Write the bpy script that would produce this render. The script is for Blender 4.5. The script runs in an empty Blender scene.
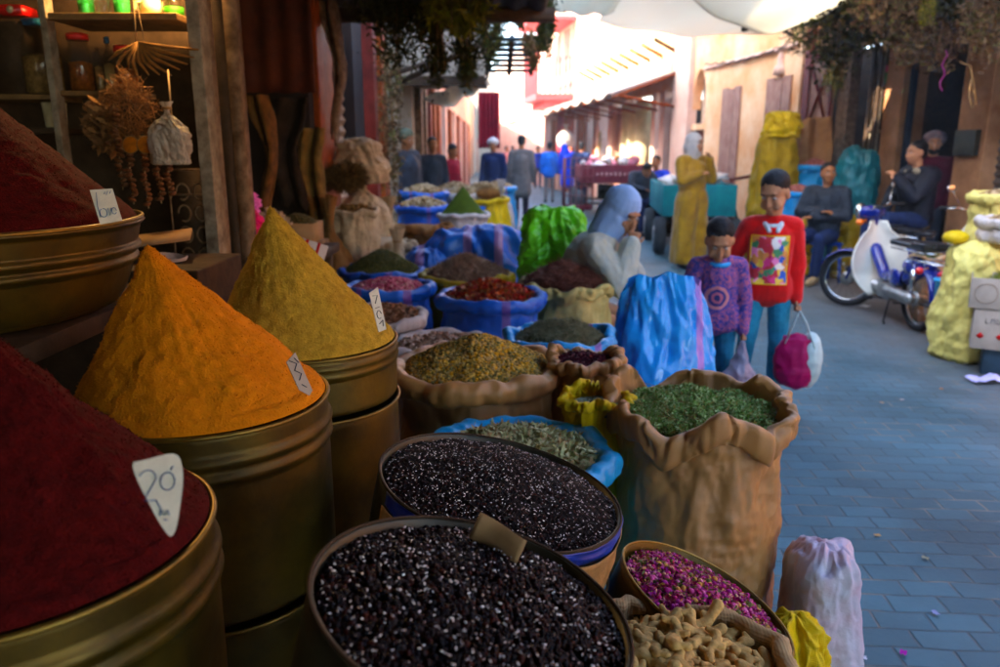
SKY, SUN, EXPO, BULB, HAZE = .15, 2.2, 3.65, 2.8, .003
import bpy, math, random
import numpy as np
from mathutils import Vector, Matrix, noise, Euler
random.seed(7); RNG = np.random.default_rng(11)
C = bpy.context.scene.collection
SC = bpy.context.scene
PI = math.pi; R = math.radians
TH = math.atan(183.5/763); CT, ST = math.cos(TH), math.sin(TH)
CAMZ = 1.47

def at(px, py, d):
    """world point seen at photograph pixel (px, py), d metres deep"""
    x = (px-500)/763*d; v = (333.5-py)/763
    return Vector((x, d*(CT+v*ST), CAMZ+d*(-ST+v*CT)))

# ------------------------------------------------------------------ materials
MATS = {}
def vivid(c, k=1.3):
    l = .3*c[0]+.59*c[1]+.11*c[2]; return tuple(min(.92, max(.0015, l+(v-l)*k)) for v in c)
def mat(name, col, rough=.8, metal=0, var=.25, vscale=12, bump=.3, bscale=60, col2=None, coat=0, spec=None,
        weave=0, trans=0, stripe=None, sheen=0, bdist=.004, wavex=None, detail=6, crease=0):
    if name in MATS: return MATS[name]
    col = vivid(col); col2 = vivid(col2) if col2 else None
    if spec is None: spec = .5 if (rough < .46 or metal) else .18
    m = bpy.data.materials.new(name); m.use_nodes = True; MATS[name] = m
    nt = m.node_tree; N = nt.nodes; L = nt.links; b = N['Principled BSDF']
    tc = N.new('ShaderNodeTexCoord')
    n1 = N.new('ShaderNodeTexNoise'); n1.inputs['Scale'].default_value = vscale; n1.inputs['Detail'].default_value = detail
    n1.inputs['Roughness'].default_value = .65
    L.new(tc.outputs['Object'], n1.inputs['Vector'])
    cr = N.new('ShaderNodeValToRGB'); cr.color_ramp.elements[0].position = .33; cr.color_ramp.elements[1].position = .67
    c2 = col2 or tuple(min(1, c*(1+var)) for c in col)
    c1 = col if col2 else tuple(c*(1-var) for c in col)
    cr.color_ramp.elements[0].color = (*c1, 1); cr.color_ramp.elements[1].color = (*c2, 1)
    L.new(n1.outputs['Fac'], cr.inputs['Fac'])
    out = cr.outputs['Color']
    if stripe:      # stripe = (colour, x0, x1): a woven band down the sack, on object x
        sx = N.new('ShaderNodeSeparateXYZ'); L.new(tc.outputs['Object'], sx.inputs[0])
        for (c, x0, x1) in stripe:
            g = N.new('ShaderNodeMath'); g.operation = 'COMPARE'; g.inputs[1].default_value = (x0+x1)/2; g.inputs[2].default_value = abs(x1-x0)/2
            L.new(sx.outputs['X'], g.inputs[0])
            mx = N.new('ShaderNodeMixRGB'); mx.inputs[2].default_value = (*c, 1)
            L.new(g.outputs[0], mx.inputs[0]); L.new(out, mx.inputs[1]); out = mx.outputs[0]
    L.new(out, b.inputs['Base Color'])
    b.inputs['Metallic'].default_value = metal
    rr = N.new('ShaderNodeMapRange'); rr.inputs[3].default_value = max(.05, rough-.12); rr.inputs[4].default_value = min(1, rough+.12)
    n3 = N.new('ShaderNodeTexNoise'); n3.inputs['Scale'].default_value = vscale*2.3; L.new(tc.outputs['Object'], n3.inputs['Vector'])
    L.new(n3.outputs['Fac'], rr.inputs[0]); L.new(rr.outputs[0], b.inputs['Roughness'])
    if coat: b.inputs['Coat Weight'].default_value = coat; b.inputs['Coat Roughness'].default_value = .15
    if spec is not None: b.inputs['Specular IOR Level'].default_value = spec
    if sheen: b.inputs['Sheen Weight'].default_value = sheen
    if trans: b.inputs['Transmission Weight'].default_value = trans
    if bump or weave:
        n2 = N.new('ShaderNodeTexNoise'); n2.inputs['Scale'].default_value = bscale; n2.inputs['Detail'].default_value = 5
        L.new(tc.outputs['Object'], n2.inputs['Vector'])
        bp = N.new('ShaderNodeBump'); bp.inputs['Strength'].default_value = bump; bp.inputs['Distance'].default_value = bdist
        h = n2.outputs['Fac']
        if crease:
            n5 = N.new('ShaderNodeTexNoise'); n5.noise_type = 'RIDGED_MULTIFRACTAL'; n5.inputs['Scale'].default_value = crease; n5.inputs['Detail'].default_value = 3; n5.inputs['Distortion'].default_value = .6
            mq = N.new('ShaderNodeMapping'); mq.inputs['Scale'].default_value = (.8, .8, 2.6); mq.inputs['Rotation'].default_value = (.25, .3, 0); L.new(tc.outputs['Object'], mq.inputs[0]); L.new(mq.outputs[0], n5.inputs['Vector']); bq = N.new('ShaderNodeBump'); bq.inputs['Strength'].default_value = .4; bq.inputs['Distance'].default_value = .012; bq.invert = True
            L.new(n5.outputs['Fac'], bq.inputs['Height']); L.new(bq.outputs['Normal'], bp.inputs['Normal'])
        if weave:
            ws = []
            for ax in ('X', 'Z'):
                w = N.new('ShaderNodeTexWave'); w.bands_direction = ax; w.inputs['Scale'].default_value = weave
                w.inputs['Distortion'].default_value = .6; L.new(tc.outputs['Object'], w.inputs['Vector']); ws.append(w)
            a = N.new('ShaderNodeMath'); a.operation = 'ADD'; L.new(ws[0].outputs['Fac'], a.inputs[0]); L.new(ws[1].outputs['Fac'], a.inputs[1])
            k = N.new('ShaderNodeMath'); k.operation = 'MULTIPLY_ADD'; k.inputs[1].default_value = .28
            L.new(a.outputs[0], k.inputs[0]); L.new(h, k.inputs[2]); h = k.outputs[0]
        L.new(h, bp.inputs['Height']); L.new(bp.outputs['Normal'], b.inputs['Normal'])
    return m

def grain(name, cols, rough=.6, spec=.2, coat=0, bump=0):
    """each loose piece (mesh island) takes its own colour from the list"""
    if name in MATS: return MATS[name]
    m = bpy.data.materials.new(name); m.use_nodes = True; MATS[name] = m
    cols = [vivid(c) for c in cols]
    nt = m.node_tree; N = nt.nodes; L = nt.links; b = N['Principled BSDF']
    g = N.new('ShaderNodeNewGeometry'); cr = N.new('ShaderNodeValToRGB'); cr.color_ramp.interpolation = 'CONSTANT'
    el = cr.color_ramp.elements
    while len(el) < len(cols): el.new(.5)
    for i, c in enumerate(cols): el[i].position = i/len(cols)
    for i, c in enumerate(cols): el[i].color = (*c, 1)
    L.new(g.outputs['Random Per Island'], cr.inputs['Fac'])
    tc = N.new('ShaderNodeTexCoord'); n = N.new('ShaderNodeTexNoise'); n.inputs['Scale'].default_value = 150
    L.new(tc.outputs['Object'], n.inputs['Vector'])
    hs = N.new('ShaderNodeHueSaturation'); mr = N.new('ShaderNodeMapRange'); mr.inputs[3].default_value = .6; mr.inputs[4].default_value = 1.4
    L.new(n.outputs['Fac'], mr.inputs[0]); L.new(mr.outputs[0], hs.inputs['Value']); L.new(cr.outputs['Color'], hs.inputs['Color'])
    L.new(hs.outputs[0], b.inputs['Base Color']); b.inputs['Roughness'].default_value = rough
    b.inputs['Specular IOR Level'].default_value = spec; b.inputs['Coat Weight'].default_value = coat
    return m

def glass(name, col, rough=.1, alpha=.35, trans=1):
    if name in MATS: return MATS[name]
    m = bpy.data.materials.new(name); m.use_nodes = True; MATS[name] = m
    b = m.node_tree.nodes['Principled BSDF']; b.inputs['Base Color'].default_value = (*col, 1)
    b.inputs['Roughness'].default_value = rough; b.inputs['Transmission Weight'].default_value = trans
    b.inputs['Alpha'].default_value = alpha
    return m

# ------------------------------------------------------------------ tagging
def T(o, label=None, cat=None, group=None, kind=None):
    if label: o['label'] = label
    if cat: o['category'] = cat
    if group: o['group'] = group
    if kind: o['kind'] = kind
    return o
def E(name, loc, label, cat, group=None, rz=0, rot=None):
    o = bpy.data.objects.new(name, None); C.objects.link(o); o.location = loc
    o.rotation_euler = rot if rot else (0, 0, rz); o.empty_display_size = .1
    return T(o, label, cat, group)
def kids(o): return [c for c in bpy.data.objects if c.parent == o]
def dup(o, loc, rz=None, label=None, scale=None):
    def cp(a, par):
        c = a.copy(); C.objects.link(c)
        if par: c.parent = par
        for k in kids(a): cp(k, c)
        return c
    c = cp(o, None); c.location = loc
    if rz is not None: c.rotation_euler = (0, 0, rz)
    if scale: c.scale = (scale,)*3
    if label: c['label'] = label
    return c

# ------------------------------------------------------------------ geometry collector
def rotm(rx=0, ry=0, rz=0): return np.array(Euler((rx, ry, rz)).to_matrix())
def frame(d):
    d = np.asarray(d, float); d = d/(np.linalg.norm(d)+1e-12)
    a = np.array([0, 0, 1.]) if abs(d[2]) < .9 else np.array([1., 0, 0])
    u = np.cross(a, d); u /= np.linalg.norm(u); return u, np.cross(d, u), d
class G:
    def __init__(s): s.v = []; s.f = []; s.n = 0; s.mi = []
    def add(s, v, f, mi=0, M=None):
        v = np.asarray(v, float)
        if M is not None: v = v@np.asarray(M)[:3, :3].T + np.asarray(M)[:3, 3]
        s.v.append(v)
        if isinstance(f, np.ndarray):
            s.f.append(f+s.n); s.mi.append(np.full(len(f), mi))
        else:
            by = {}
            for q in f: by.setdefault(len(q), []).append(q)
            for q in by.values(): s.f.append(np.array(q)+s.n); s.mi.append(np.full(len(q), mi))
        s.n += len(v); return s
    def box(s, c, sz, rot=None, mi=0, taper=1):
        x, y, z = [k/2 for k in sz]
        v = np.array([[-x, -y, -z], [x, -y, -z], [x, y, -z], [-x, y, -z], [-x*taper, -y*taper, z], [x*taper, -y*taper, z], [x*taper, y*taper, z], [-x*taper, y*taper, z]])
        if rot is not None: v = v@rot.T
        return s.add(v+np.array(c), np.array([[0, 3, 2, 1], [4, 5, 6, 7], [0, 1, 5, 4], [1, 2, 6, 5], [2, 3, 7, 6], [3, 0, 4, 7]]), mi)
    def b2(s, a, b, mi=0):
        a = np.array(a, float); b = np.array(b, float); return s.box((a+b)/2, np.abs(b-a), mi=mi)
    def tube(s, pts, r, n=8, mi=0, cap=True, closed=False, flat=1):
        P = np.array([tuple(p) for p in pts], float); k = len(P)
        rr = np.full(k, r) if np.isscalar(r) else np.array(r, float)
        V = []; u0 = None
        for i in range(k):
            d = (P[(i+1) % k]-P[i-1]) if closed else (P[min(i+1, k-1)]-P[max(i-1, 0)])
            d = d/(np.linalg.norm(d)+1e-12)
            if u0 is None: u, w, _ = frame(d)
            else:
                u = u0-d*np.dot(u0, d); u /= np.linalg.norm(u)+1e-12; w = np.cross(d, u)
            u0 = u; a = np.arange(n)*2*PI/n
            V.append(P[i]+rr[i]*(np.outer(np.cos(a), u)+flat*np.outer(np.sin(a), w)))
        V = np.concatenate(V); F = []
        for i in range(k if closed else k-1):
            j = (i+1) % k
            for q in range(n): F.append((i*n+q, i*n+(q+1) % n, j*n+(q+1) % n, j*n+q))
        if cap and not closed: F.append(tuple(range(n))[::-1]); F.append(tuple((k-1)*n+q for q in range(n)))
        return s.add(V, F, mi)
    def lathe(s, prof, n=48, c=(0, 0, 0), mi=0, M=None, capb=True, capt=False):
        prof = np.array(prof, float); k = len(prof); a = np.arange(n)*2*PI/n
        V = np.concatenate([np.stack([p[0]*np.cos(a), p[0]*np.sin(a), np.full(n, p[1])], 1) for p in prof])+np.array(c)
        F = []
        for i in range(k-1):
            for q in range(n): F.append((i*n+q, i*n+(q+1) % n, (i+1)*n+(q+1) % n, (i+1)*n+q))
        if capb: F.append(tuple(range(n))[::-1])
        if capt: F.append(tuple((k-1)*n+q for q in range(n)))
        return s.add(V, F, mi, M)
    def grid(s, fn, nu, nv, mi=0, wrap=False, M=None):
        V = np.array([fn(i/(nu if wrap else nu-1), j/(nv-1)) for j in range(nv) for i in range(nu)], float); F = []
        for j in range(nv-1):
            for i in range(nu if wrap else nu-1):
                i2 = (i+1) % nu; F.append((j*nu+i, j*nu+i2, (j+1)*nu+i2, (j+1)*nu+i))
        return s.add(V, F, mi, M)
    def ell(s, c, r, rot=None, nu=14, nv=9, mi=0):
        r = np.array([r]*3 if np.isscalar(r) else r, float)
        th = np.linspace(0, PI, nv); a = np.arange(nu)*2*PI/nu
        V = [[0, 0, 1]]+[[math.sin(t)*math.cos(b), math.sin(t)*math.sin(b), math.cos(t)] for t in th[1:-1] for b in a]+[[0, 0, -1]]
        V = np.array(V)*r
        if rot is not None: V = V@rot.T
        F = []; m = nv-2
        for q in range(nu): F.append((0, 1+q, 1+(q+1) % nu)); F.append((1+m*nu, 1+(m-1)*nu+(q+1) % nu, 1+(m-1)*nu+q))
        for i in range(m-1):
            for q in range(nu): F.append((1+i*nu+q, 1+(i+1)*nu+q, 1+(i+1)*nu+(q+1) % nu, 1+i*nu+(q+1) % nu))
        return s.add(V+np.array(tuple(c)), F, mi)
    def cap(s, p, q, r0, r1, n=12):
        p = np.array(tuple(p), float); q = np.array(tuple(q), float); u, w, d = frame(q-p); V = [p-d*r0]
        a = np.arange(n)*2*PI/n; ring = np.outer(np.cos(a), u)+np.outer(np.sin(a), w); rows = []
        for t in (-60, -30, 0): rows.append(p+d*r0*math.sin(R(t))+ring*r0*math.cos(R(t)))
        for t in (0, 30, 60): rows.append(q+d*r1*math.sin(R(t))+ring*r1*math.cos(R(t)))
        V = np.concatenate([np.array(V)]+rows+[np.array([q+d*r1])]); F = []; m = len(rows)
        for k in range(n): F.append((0, 1+(k+1) % n, 1+k)); F.append((1+m*n, 1+(m-1)*n+k, 1+(m-1)*n+(k+1) % n))
        for i in range(m-1):
            for k in range(n): F.append((1+i*n+k, 1+i*n+(k+1) % n, 1+(i+1)*n+(k+1) % n, 1+(i+1)*n+k))
        return s.add(V, F)
    def scatter(s, tv, tf, pos, scale, tilt=.5, mi=0, rots=None):
        n = len(pos); sc = np.asarray(scale, float)
        if sc.ndim == 1: sc = sc[:, None]*np.ones((1, 3))
        if rots is None:
            yaw = RNG.uniform(0, 2*PI, n); t = RNG.normal(0, tilt, n); u = RNG.normal(0, tilt, n)
            cz, sz, cx, sx, cy, sy = np.cos(yaw), np.sin(yaw), np.cos(t), np.sin(t), np.cos(u), np.sin(u)
            Z = np.zeros(n); O = np.ones(n)
            A = np.stack([cz, -sz, Z, sz, cz, Z, Z, Z, O], 1).reshape(n, 3, 3)
            B = np.stack([O, Z, Z, Z, cx, -sx, Z, sx, cx], 1).reshape(n, 3, 3)
            D = np.stack([cy, Z, sy, Z, O, Z, -sy, Z, cy], 1).reshape(n, 3, 3)
            rots = D@B@A
        V = np.einsum('nij,nkj->nki', rots, tv[None]*sc[:, None, :])+np.asarray(pos)[:, None, :]
        F = tf[None]+(np.arange(n)*len(tv))[:, None, None]
        return s.add(V.reshape(-1, 3), F.reshape(-1, tf.shape[1]), mi)
    def mesh(s, name, mats, smooth=True, uv=None):
        me = bpy.data.meshes.new(name); V = np.concatenate(s.v)
        me.vertices.add(len(V)); me.vertices.foreach_set('co', V.astype(np.float32).ravel())
        tot = np.concatenate([np.full(len(f), f.shape[1]) for f in s.f]).astype(np.int32)
        lo = np.concatenate([f.ravel() for f in s.f]).astype(np.int32)
        me.loops.add(len(lo)); me.loops.foreach_set('vertex_index', lo)
        st = np.concatenate([[0], np.cumsum(tot)[:-1]]).astype(np.int32)
        me.polygons.add(len(tot)); me.polygons.foreach_set('loop_start', st); me.polygons.foreach_set('loop_total', tot)
        me.polygons.foreach_set('material_index', np.concatenate(s.mi).astype(np.int32))
        if not isinstance(mats, (list, tuple)): mats = [mats]
        for m in mats: me.materials.append(m)
        me.update(calc_edges=True); me.validate()
        me.polygons.foreach_set('use_smooth', np.full(len(me.polygons), smooth))
        return me
    def obj(s, name, mats, parent=None, smooth=True, bevel=0, auto=None, loc=None):
        o = bpy.data.objects.new(name, s.mesh(name, mats, smooth)); C.objects.link(o)
        if parent: o.parent = parent
        if loc is not None: o.location = loc
        if bevel:
            b = o.modifiers.new('b', 'BEVEL'); b.width = bevel; b.segments = 2; b.limit_method = 'ANGLE'
        return o

def fb(x, y, z, o=4): return noise.fractal(Vector((x, y, z)), 1.0, 2.1, o)

# templates for loose goods
def tmpl_ball(nu=8, nv=6):
    g = G(); g.ell((0, 0, 0), 1, nu=nu, nv=nv); 
    V = np.concatenate(g.v); F = []
    for f in g.f:
        for q in f: F.append(tuple(q) if len(q) == 3 else (q[0], q[1], q[2])); 
        if f.shape[1] == 4:
            for q in f: F.append((q[0], q[2], q[3]))
    return V, np.array(F)
BALL = tmpl_ball(); SBALL = tmpl_ball(6, 4)
LEAF = (np.array([[-1, 0, 0], [-.35, .38, .12], [-.35, -.38, .16], [.4, .33, .1], [.4, -.33, .05], [1, 0, .25]], float),
        np.array([[0, 2, 1], [1, 2, 4], [1, 4, 3], [3, 4, 5]]))
PETAL = (np.array([[-1, -.5, .3], [-1, .5, .35], [0, -.8, -.05], [0, .8, 0], [1, -.55, .5], [1, .6, .3]], float),
         np.array([[0, 2, 3], [0, 3, 1], [2, 4, 5], [2, 5, 3]]))
STICK = (np.array([[-1, .05, 0], [-1, -.05, 0], [0, .06, .15], [0, -.06, .15], [1, .04, 0], [1, -.04, 0], [-1, 0, .07], [0, 0, .22], [1, 0, .05]], float),
         np.array([[0, 1, 3], [0, 3, 2], [2, 3, 5], [2, 5, 4], [0, 2, 7], [0, 7, 6], [2, 4, 8], [2, 8, 7], [1, 6, 7], [1, 7, 3], [3, 7, 8], [3, 8, 5]]))

def bev(o, w=.004):
    b = o.modifiers.new('b', 'BEVEL'); b.width = w; b.segments = 2; b.limit_method = 'ANGLE'; return o

# remeshed soft bodies (people, knotted sacks)
def blob(g, voxel, name, mats, parent=None, smooth=4, wr=0, wscale=14, seed=0, fn=None):
    me = g.mesh(name+'_src', [], True); o = bpy.data.objects.new(name+'_src', me); C.objects.link(o)
    m = o.modifiers.new('r', 'REMESH'); m.mode = 'VOXEL'; m.voxel_size = voxel; m.use_smooth_shade = True
    if smooth:
        q = o.modifiers.new('s', 'SMOOTH'); q.iterations = smooth; q.factor = .5
    dg = bpy.context.evaluated_depsgraph_get(); dg.update()
    ne = bpy.data.meshes.new_from_object(o.evaluated_get(dg)); ne.name = name
    bpy.data.objects.remove(o); bpy.data.meshes.remove(me)
    if wr or fn:
        n = len(ne.vertices); co = np.empty(n*3, np.float32); ne.vertices.foreach_get('co', co); co = co.reshape(-1, 3).astype(float)
        no = np.empty(n*3, np.float32); ne.vertices.foreach_get('normal', no); no = no.reshape(-1, 3)
        if wr:
            d = np.array([noise.ridged_multi_fractal(Vector((p[0]*wscale+seed, p[1]*wscale, p[2]*wscale*.7)), 1, 2, 3, 1, 2)-1.2 for p in co])
            co = co+no*(d*wr)[:, None]
        if fn: co = fn(co, no)
        ne.vertices.foreach_set('co', co.astype(np.float32).ravel()); ne.update()
    ne.materials.clear()
    for k in (mats if isinstance(mats, (list, tuple)) else [mats]): ne.materials.append(k)
    ne.polygons.foreach_set('use_smooth', np.full(len(ne.polygons), True))
    ob = bpy.data.objects.new(name, ne); C.objects.link(ob)
    if parent: ob.parent = parent
    return ob
# ================================================================== palette
tan_pp = mat('woven_tan', (.38, .2, .095), .40, var=.07, vscale=3, bump=.3, bscale=25, weave=115, crease=3.5, spec=.6)
burlap = mat('burlap', (.36, .25, .15), .9, var=.2, vscale=8, bump=.4, bscale=30, weave=60, crease=6)
burlap_pale = mat('burlap_pale', (.48, .36, .24), .9, var=.2, vscale=8, bump=.4, bscale=30, weave=60, crease=6)
burlap_brown = mat('burlap_brown', (.2, .1, .045), .9, var=.25, vscale=8, bump=.4, bscale=30, weave=60, crease=6)
white_pp = mat('woven_white', (.52, .46, .42), .6, var=.15, vscale=7, bump=.3, bscale=30, weave=75, crease=7)
cream_pp = mat('woven_cream', (.52, .43, .2), .6, var=.2, vscale=7, bump=.3, bscale=30, weave=75, crease=7)
yellow_pp = mat('woven_yellow', (.6, .42, .09), .5, var=.18, vscale=7, bump=.3, bscale=30, weave=75, crease=7)
ochre_pp = mat('woven_ochre', (.36, .24, .05), .6, var=.2, vscale=7, bump=.3, bscale=30, weave=75, crease=7)
ly_pp = mat('woven_pale_yellow', (.68, .58, .25), .5, var=.12, vscale=7, bump=.3, bscale=30, weave=75, crease=7)
blue_pp = mat('woven_blue', (.01, .09, .38), .4, var=.3, vscale=6, bump=.3, bscale=30, weave=75, crease=7, stripe=[((.13, .06, .3), .06, .1)])
blue_pp2 = mat('woven_blue_two_bands', (.012, .11, .42), .4, var=.3, vscale=6, bump=.3, bscale=30, weave=75, crease=7, stripe=[((.2, .07, .28), .11, .15), ((.2, .07, .28), -.14, -.11)])
lblue_pp = mat('woven_light_blue', (.05, .28, .58), .38, var=.25, vscale=6, bump=.3, bscale=30, crease=7, stripe=[((.3, .12, .4), .11, .135)])
cyan_pp = mat('woven_cyan', (.03, .25, .47), .38, var=.25, vscale=6, bump=.3, bscale=30, crease=8)
teal_pp = mat('woven_teal', (.01, .13, .15), .45, var=.3, vscale=6, bump=.3, bscale=30)
tin = mat('lacquered_tin', (.032, .021, .006), .46, metal=.6, col2=(.12, .076, .02), vscale=7, bump=.25, bscale=60, bdist=.003, detail=12)
tin_edge = mat('worn_tin_edge', (.2, .13, .045), .4, metal=.7, var=.3, vscale=20, bump=.1)
dtin = mat('dark_tin', (.05, .045, .03), .45, metal=.6, var=.4, vscale=9, bump=.15)
wood_d = mat('dark_wood', (.045, .028, .018), .8, var=.4, vscale=14, bump=.5, bscale=30)
wood_m = mat('worn_wood', (.2, .12, .06), .75, var=.35, vscale=14, bump=.5, bscale=30)
wood_p = mat('peeling_wood', (.08, .045, .025), .8, col2=(.27, .18, .12), vscale=18, bump=.6, bscale=40)
white_w = mat('chipped_white_paint', (.13, .10, .07), .7, col2=(.34, .29, .22), vscale=22, bump=.4, bscale=60)
card = mat('cardboard', (.34, .22, .13), .85, var=.15, vscale=10, bump=.15)
card_p = mat('grey_cardboard', (.36, .3, .25), .85, var=.12, vscale=10, bump=.15)
paper = mat('paper_card', (.62, .58, .48), .7, var=.12, vscale=30, bump=.1)
ink = mat('blue_ink', (.02, .07, .22), .6, var=.1)
ink_k = mat('dark_ink', (.03, .03, .05), .6, var=.1)
skin = mat('skin_tan', (.32, .15, .085), .5, var=.1, vscale=20, bump=.1, bscale=90)
skin_l = mat('skin_light', (.42, .22, .14), .5, var=.1, vscale=20, bump=.1, bscale=90)
hair_k = mat('black_hair', (.012, .01, .01), .6, var=.4, vscale=90, bump=.8, bscale=220)
black = mat('black_rubber', (.015, .015, .016), .7, var=.3, vscale=20, bump=.2)
chrome = mat('chrome', (.6, .6, .6), .15, metal=1, var=.1, bump=0)
alu = mat('dull_aluminium', (.35, .35, .34), .4, metal=.9, var=.25, vscale=25, bump=.2)
mblue = mat('moped_blue_paint', (.008, .018, .17), .25, var=.2, vscale=8, bump=0, coat=.7)
mwhite = mat('moped_cream_plastic', (.68, .66, .58), .35, var=.07, vscale=6, bump=.03, coat=.3)
red_lens = mat('red_lens', (.55, .01, .01), .2, var=.1, bump=0, coat=.5)
gwhite = mat('eye_white', (.35, .3, .27), .3, var=.02, bump=0)
gdark = mat('eye_dark', (.02, .012, .01), .2, var=.02, bump=0)
plast_pink = mat('orange_plaster', (.72, .36, .19), .9, col2=(.88, .62, .42), vscale=1.6, bump=.6, bscale=9, bdist=.02, detail=12)
plast_rose = mat('rose_plaster', (.6, .36, .28), .9, col2=(.76, .56, .45), vscale=1.4, bump=.5, bscale=9, bdist=.02, detail=12)
plast_dirty = mat('dirty_plaster', (.22, .1, .05), .9, col2=(.5, .28, .17), vscale=2.2, bump=.6, bscale=9, bdist=.02, detail=12)
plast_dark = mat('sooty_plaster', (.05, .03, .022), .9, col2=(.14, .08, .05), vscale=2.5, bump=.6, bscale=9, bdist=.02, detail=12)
plast_beige = mat('beige_plaster', (.32, .25, .2), .9, col2=(.42, .35, .28), vscale=2, bump=.4, bscale=9, bdist=.01)
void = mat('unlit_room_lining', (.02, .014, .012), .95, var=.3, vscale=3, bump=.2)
mauve = mat('mauve_door_paint', (.26, .13, .10), .7, col2=(.4, .25, .19), vscale=6, bump=.4, bscale=30)
oxblood = mat('oxblood_paint', (.13, .025, .02), .6, var=.4, vscale=6, bump=.4, bscale=30)
orange_w = mat('orange_painted_post', (.22, .055, .02), .6, var=.35, vscale=8, bump=.4, bscale=30)
rust = mat('rusty_red_sheet', (.05, .011, .008), .7, col2=(.12, .03, .016), vscale=5, bump=.4, bscale=20)
shutter_m = mat('grey_shutter', (.13, .1, .085), .6, var=.3, vscale=6, bump=.2)
canvas_w = None

# ------------------------------------------------------------------ sacks
def sack(x, y, h, r, m, label, group='open sacks of spices and dried goods', seed=1, t=.022, fold=.02, z0=0, bulge=1.04, nu=150, tilt=(0, 0),
         inner=None, name='sack', rimvar=.012, pleat=0, body_r=.93, rz=0, sq=0, lipd=1.6):
    e = E(name, (x, y, z0), label, 'sack', group, rot=(tilt[0], tilt[1], rz))
    H = h-z0; rr = random.Random(seed); so = seed*7.3
    # profile: (radius factor, height, roll offset radial, roll offset z)
    prof = []
    nb = 90 if nu > 250 else 56 if nu > 140 else 26
    for i in range(nb):
        q = i/(nb-1); z = q*(H-t*2.2)
        k = body_r*(1-.10*max(0, 1-q*9)) + (bulge-body_r)*math.sin(PI*min(1, q*1.05))**.8
        if q > .8: k = k*(1-(q-.8)/.2)+.955*((q-.8)/.2)
        prof.append((k, z, 0, 0))
    rim = []
    for i in range(17):
        a = R(-118+i*(298/16)); rim.append((1.0, H-t, t*math.cos(a), t*lipd*math.sin(a) if math.sin(a) < 0 else t*math.sin(a)))
    inn = [(.94, H-t*2.2, 0, 0), (.88, H-t*2.2-.05, 0, 0), (.82, H-t*2.2-.12, 0, 0)]
    rows = prof+rim+inn; nb2 = len(prof)
    def P(u, row, ri):
        a = u*2*PI; ca, sa = math.cos(a), math.sin(a); k, z, dr, dz = row
        q = z/H if H else 0
        w = 0
        if sq: 
            n4 = (abs(ca)**(2+sq)+abs(sa)**(2+sq))**(-1/(2+sq)); k *= n4
        top = min(1, max(0, (q-.55)/.45))
        f = fb(ca*2.2+so, sa*2.2, z*5, 3)
        w += f*fold*(1.0+.5*top)
        w += fb(ca*4+so, sa*4, z*7+9, 3)*fold*.2*(.3+top)
        w -= abs(fb(ca*7+so, sa*7, z*1.2+4, 3))*fold*.35*top**3
        w -= abs(fb(ca*1.3+so+z*2, sa*1.3, z*17+3, 4))*fold*(.38-.1*top)     # sagging horizontal creases
        if ri >= nb2 and ri < nb2+17:
            g = 1+.28*fb(ca*3+so+5, sa*3, 2, 3); dr *= g; dz *= g
            if pleat:
                pl = fb(ca*2.3+so+31, sa*2.3, 4+dz*6, 2); cz = math.exp(-(pl/.05)**2); dr -= pleat*cz*.75; dz -= pleat*cz*.25-pleat*.35*fb(ca*2.4+so+11, sa*2.4, 7, 2)
            cc = abs(fb(ca*4+so+2, sa*4, dz*22, 3)); dr -= cc*t*.35
        if ri >= nb2-3:
            lift = rimvar*2*fb(ca*1.5+so+3, sa*1.5, 1, 2)
            z = z+lift*min(1, (ri-nb2+4)/4)
        # small crinkles
        w += fb(ca*13+so, sa*13, z*34+ri*.2, 3)*fold*.22
        rad = k*r+dr+w
        return (rad*ca, rad*sa, max(.002, z+dz))
    def part(a, b, nm):
        g = G(); rs = rows[a:b]
        V = [P(i/nu, rs[j], a+j) for j in range(len(rs)) for i in range(nu)]
        F = [(j*nu+i, j*nu+(i+1) % nu, (j+1)*nu+(i+1) % nu, (j+1)*nu+i) for j in range(len(rs)-1) for i in range(nu)]
        if a == 0: F.append(tuple(range(nu))[::-1])
        g.add(np.array(V), F); return g.obj(nm, m, e)
    part(0, nb2+1, 'body'); part(nb2, len(rows), 'rolled_rim')
    return e

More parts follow.
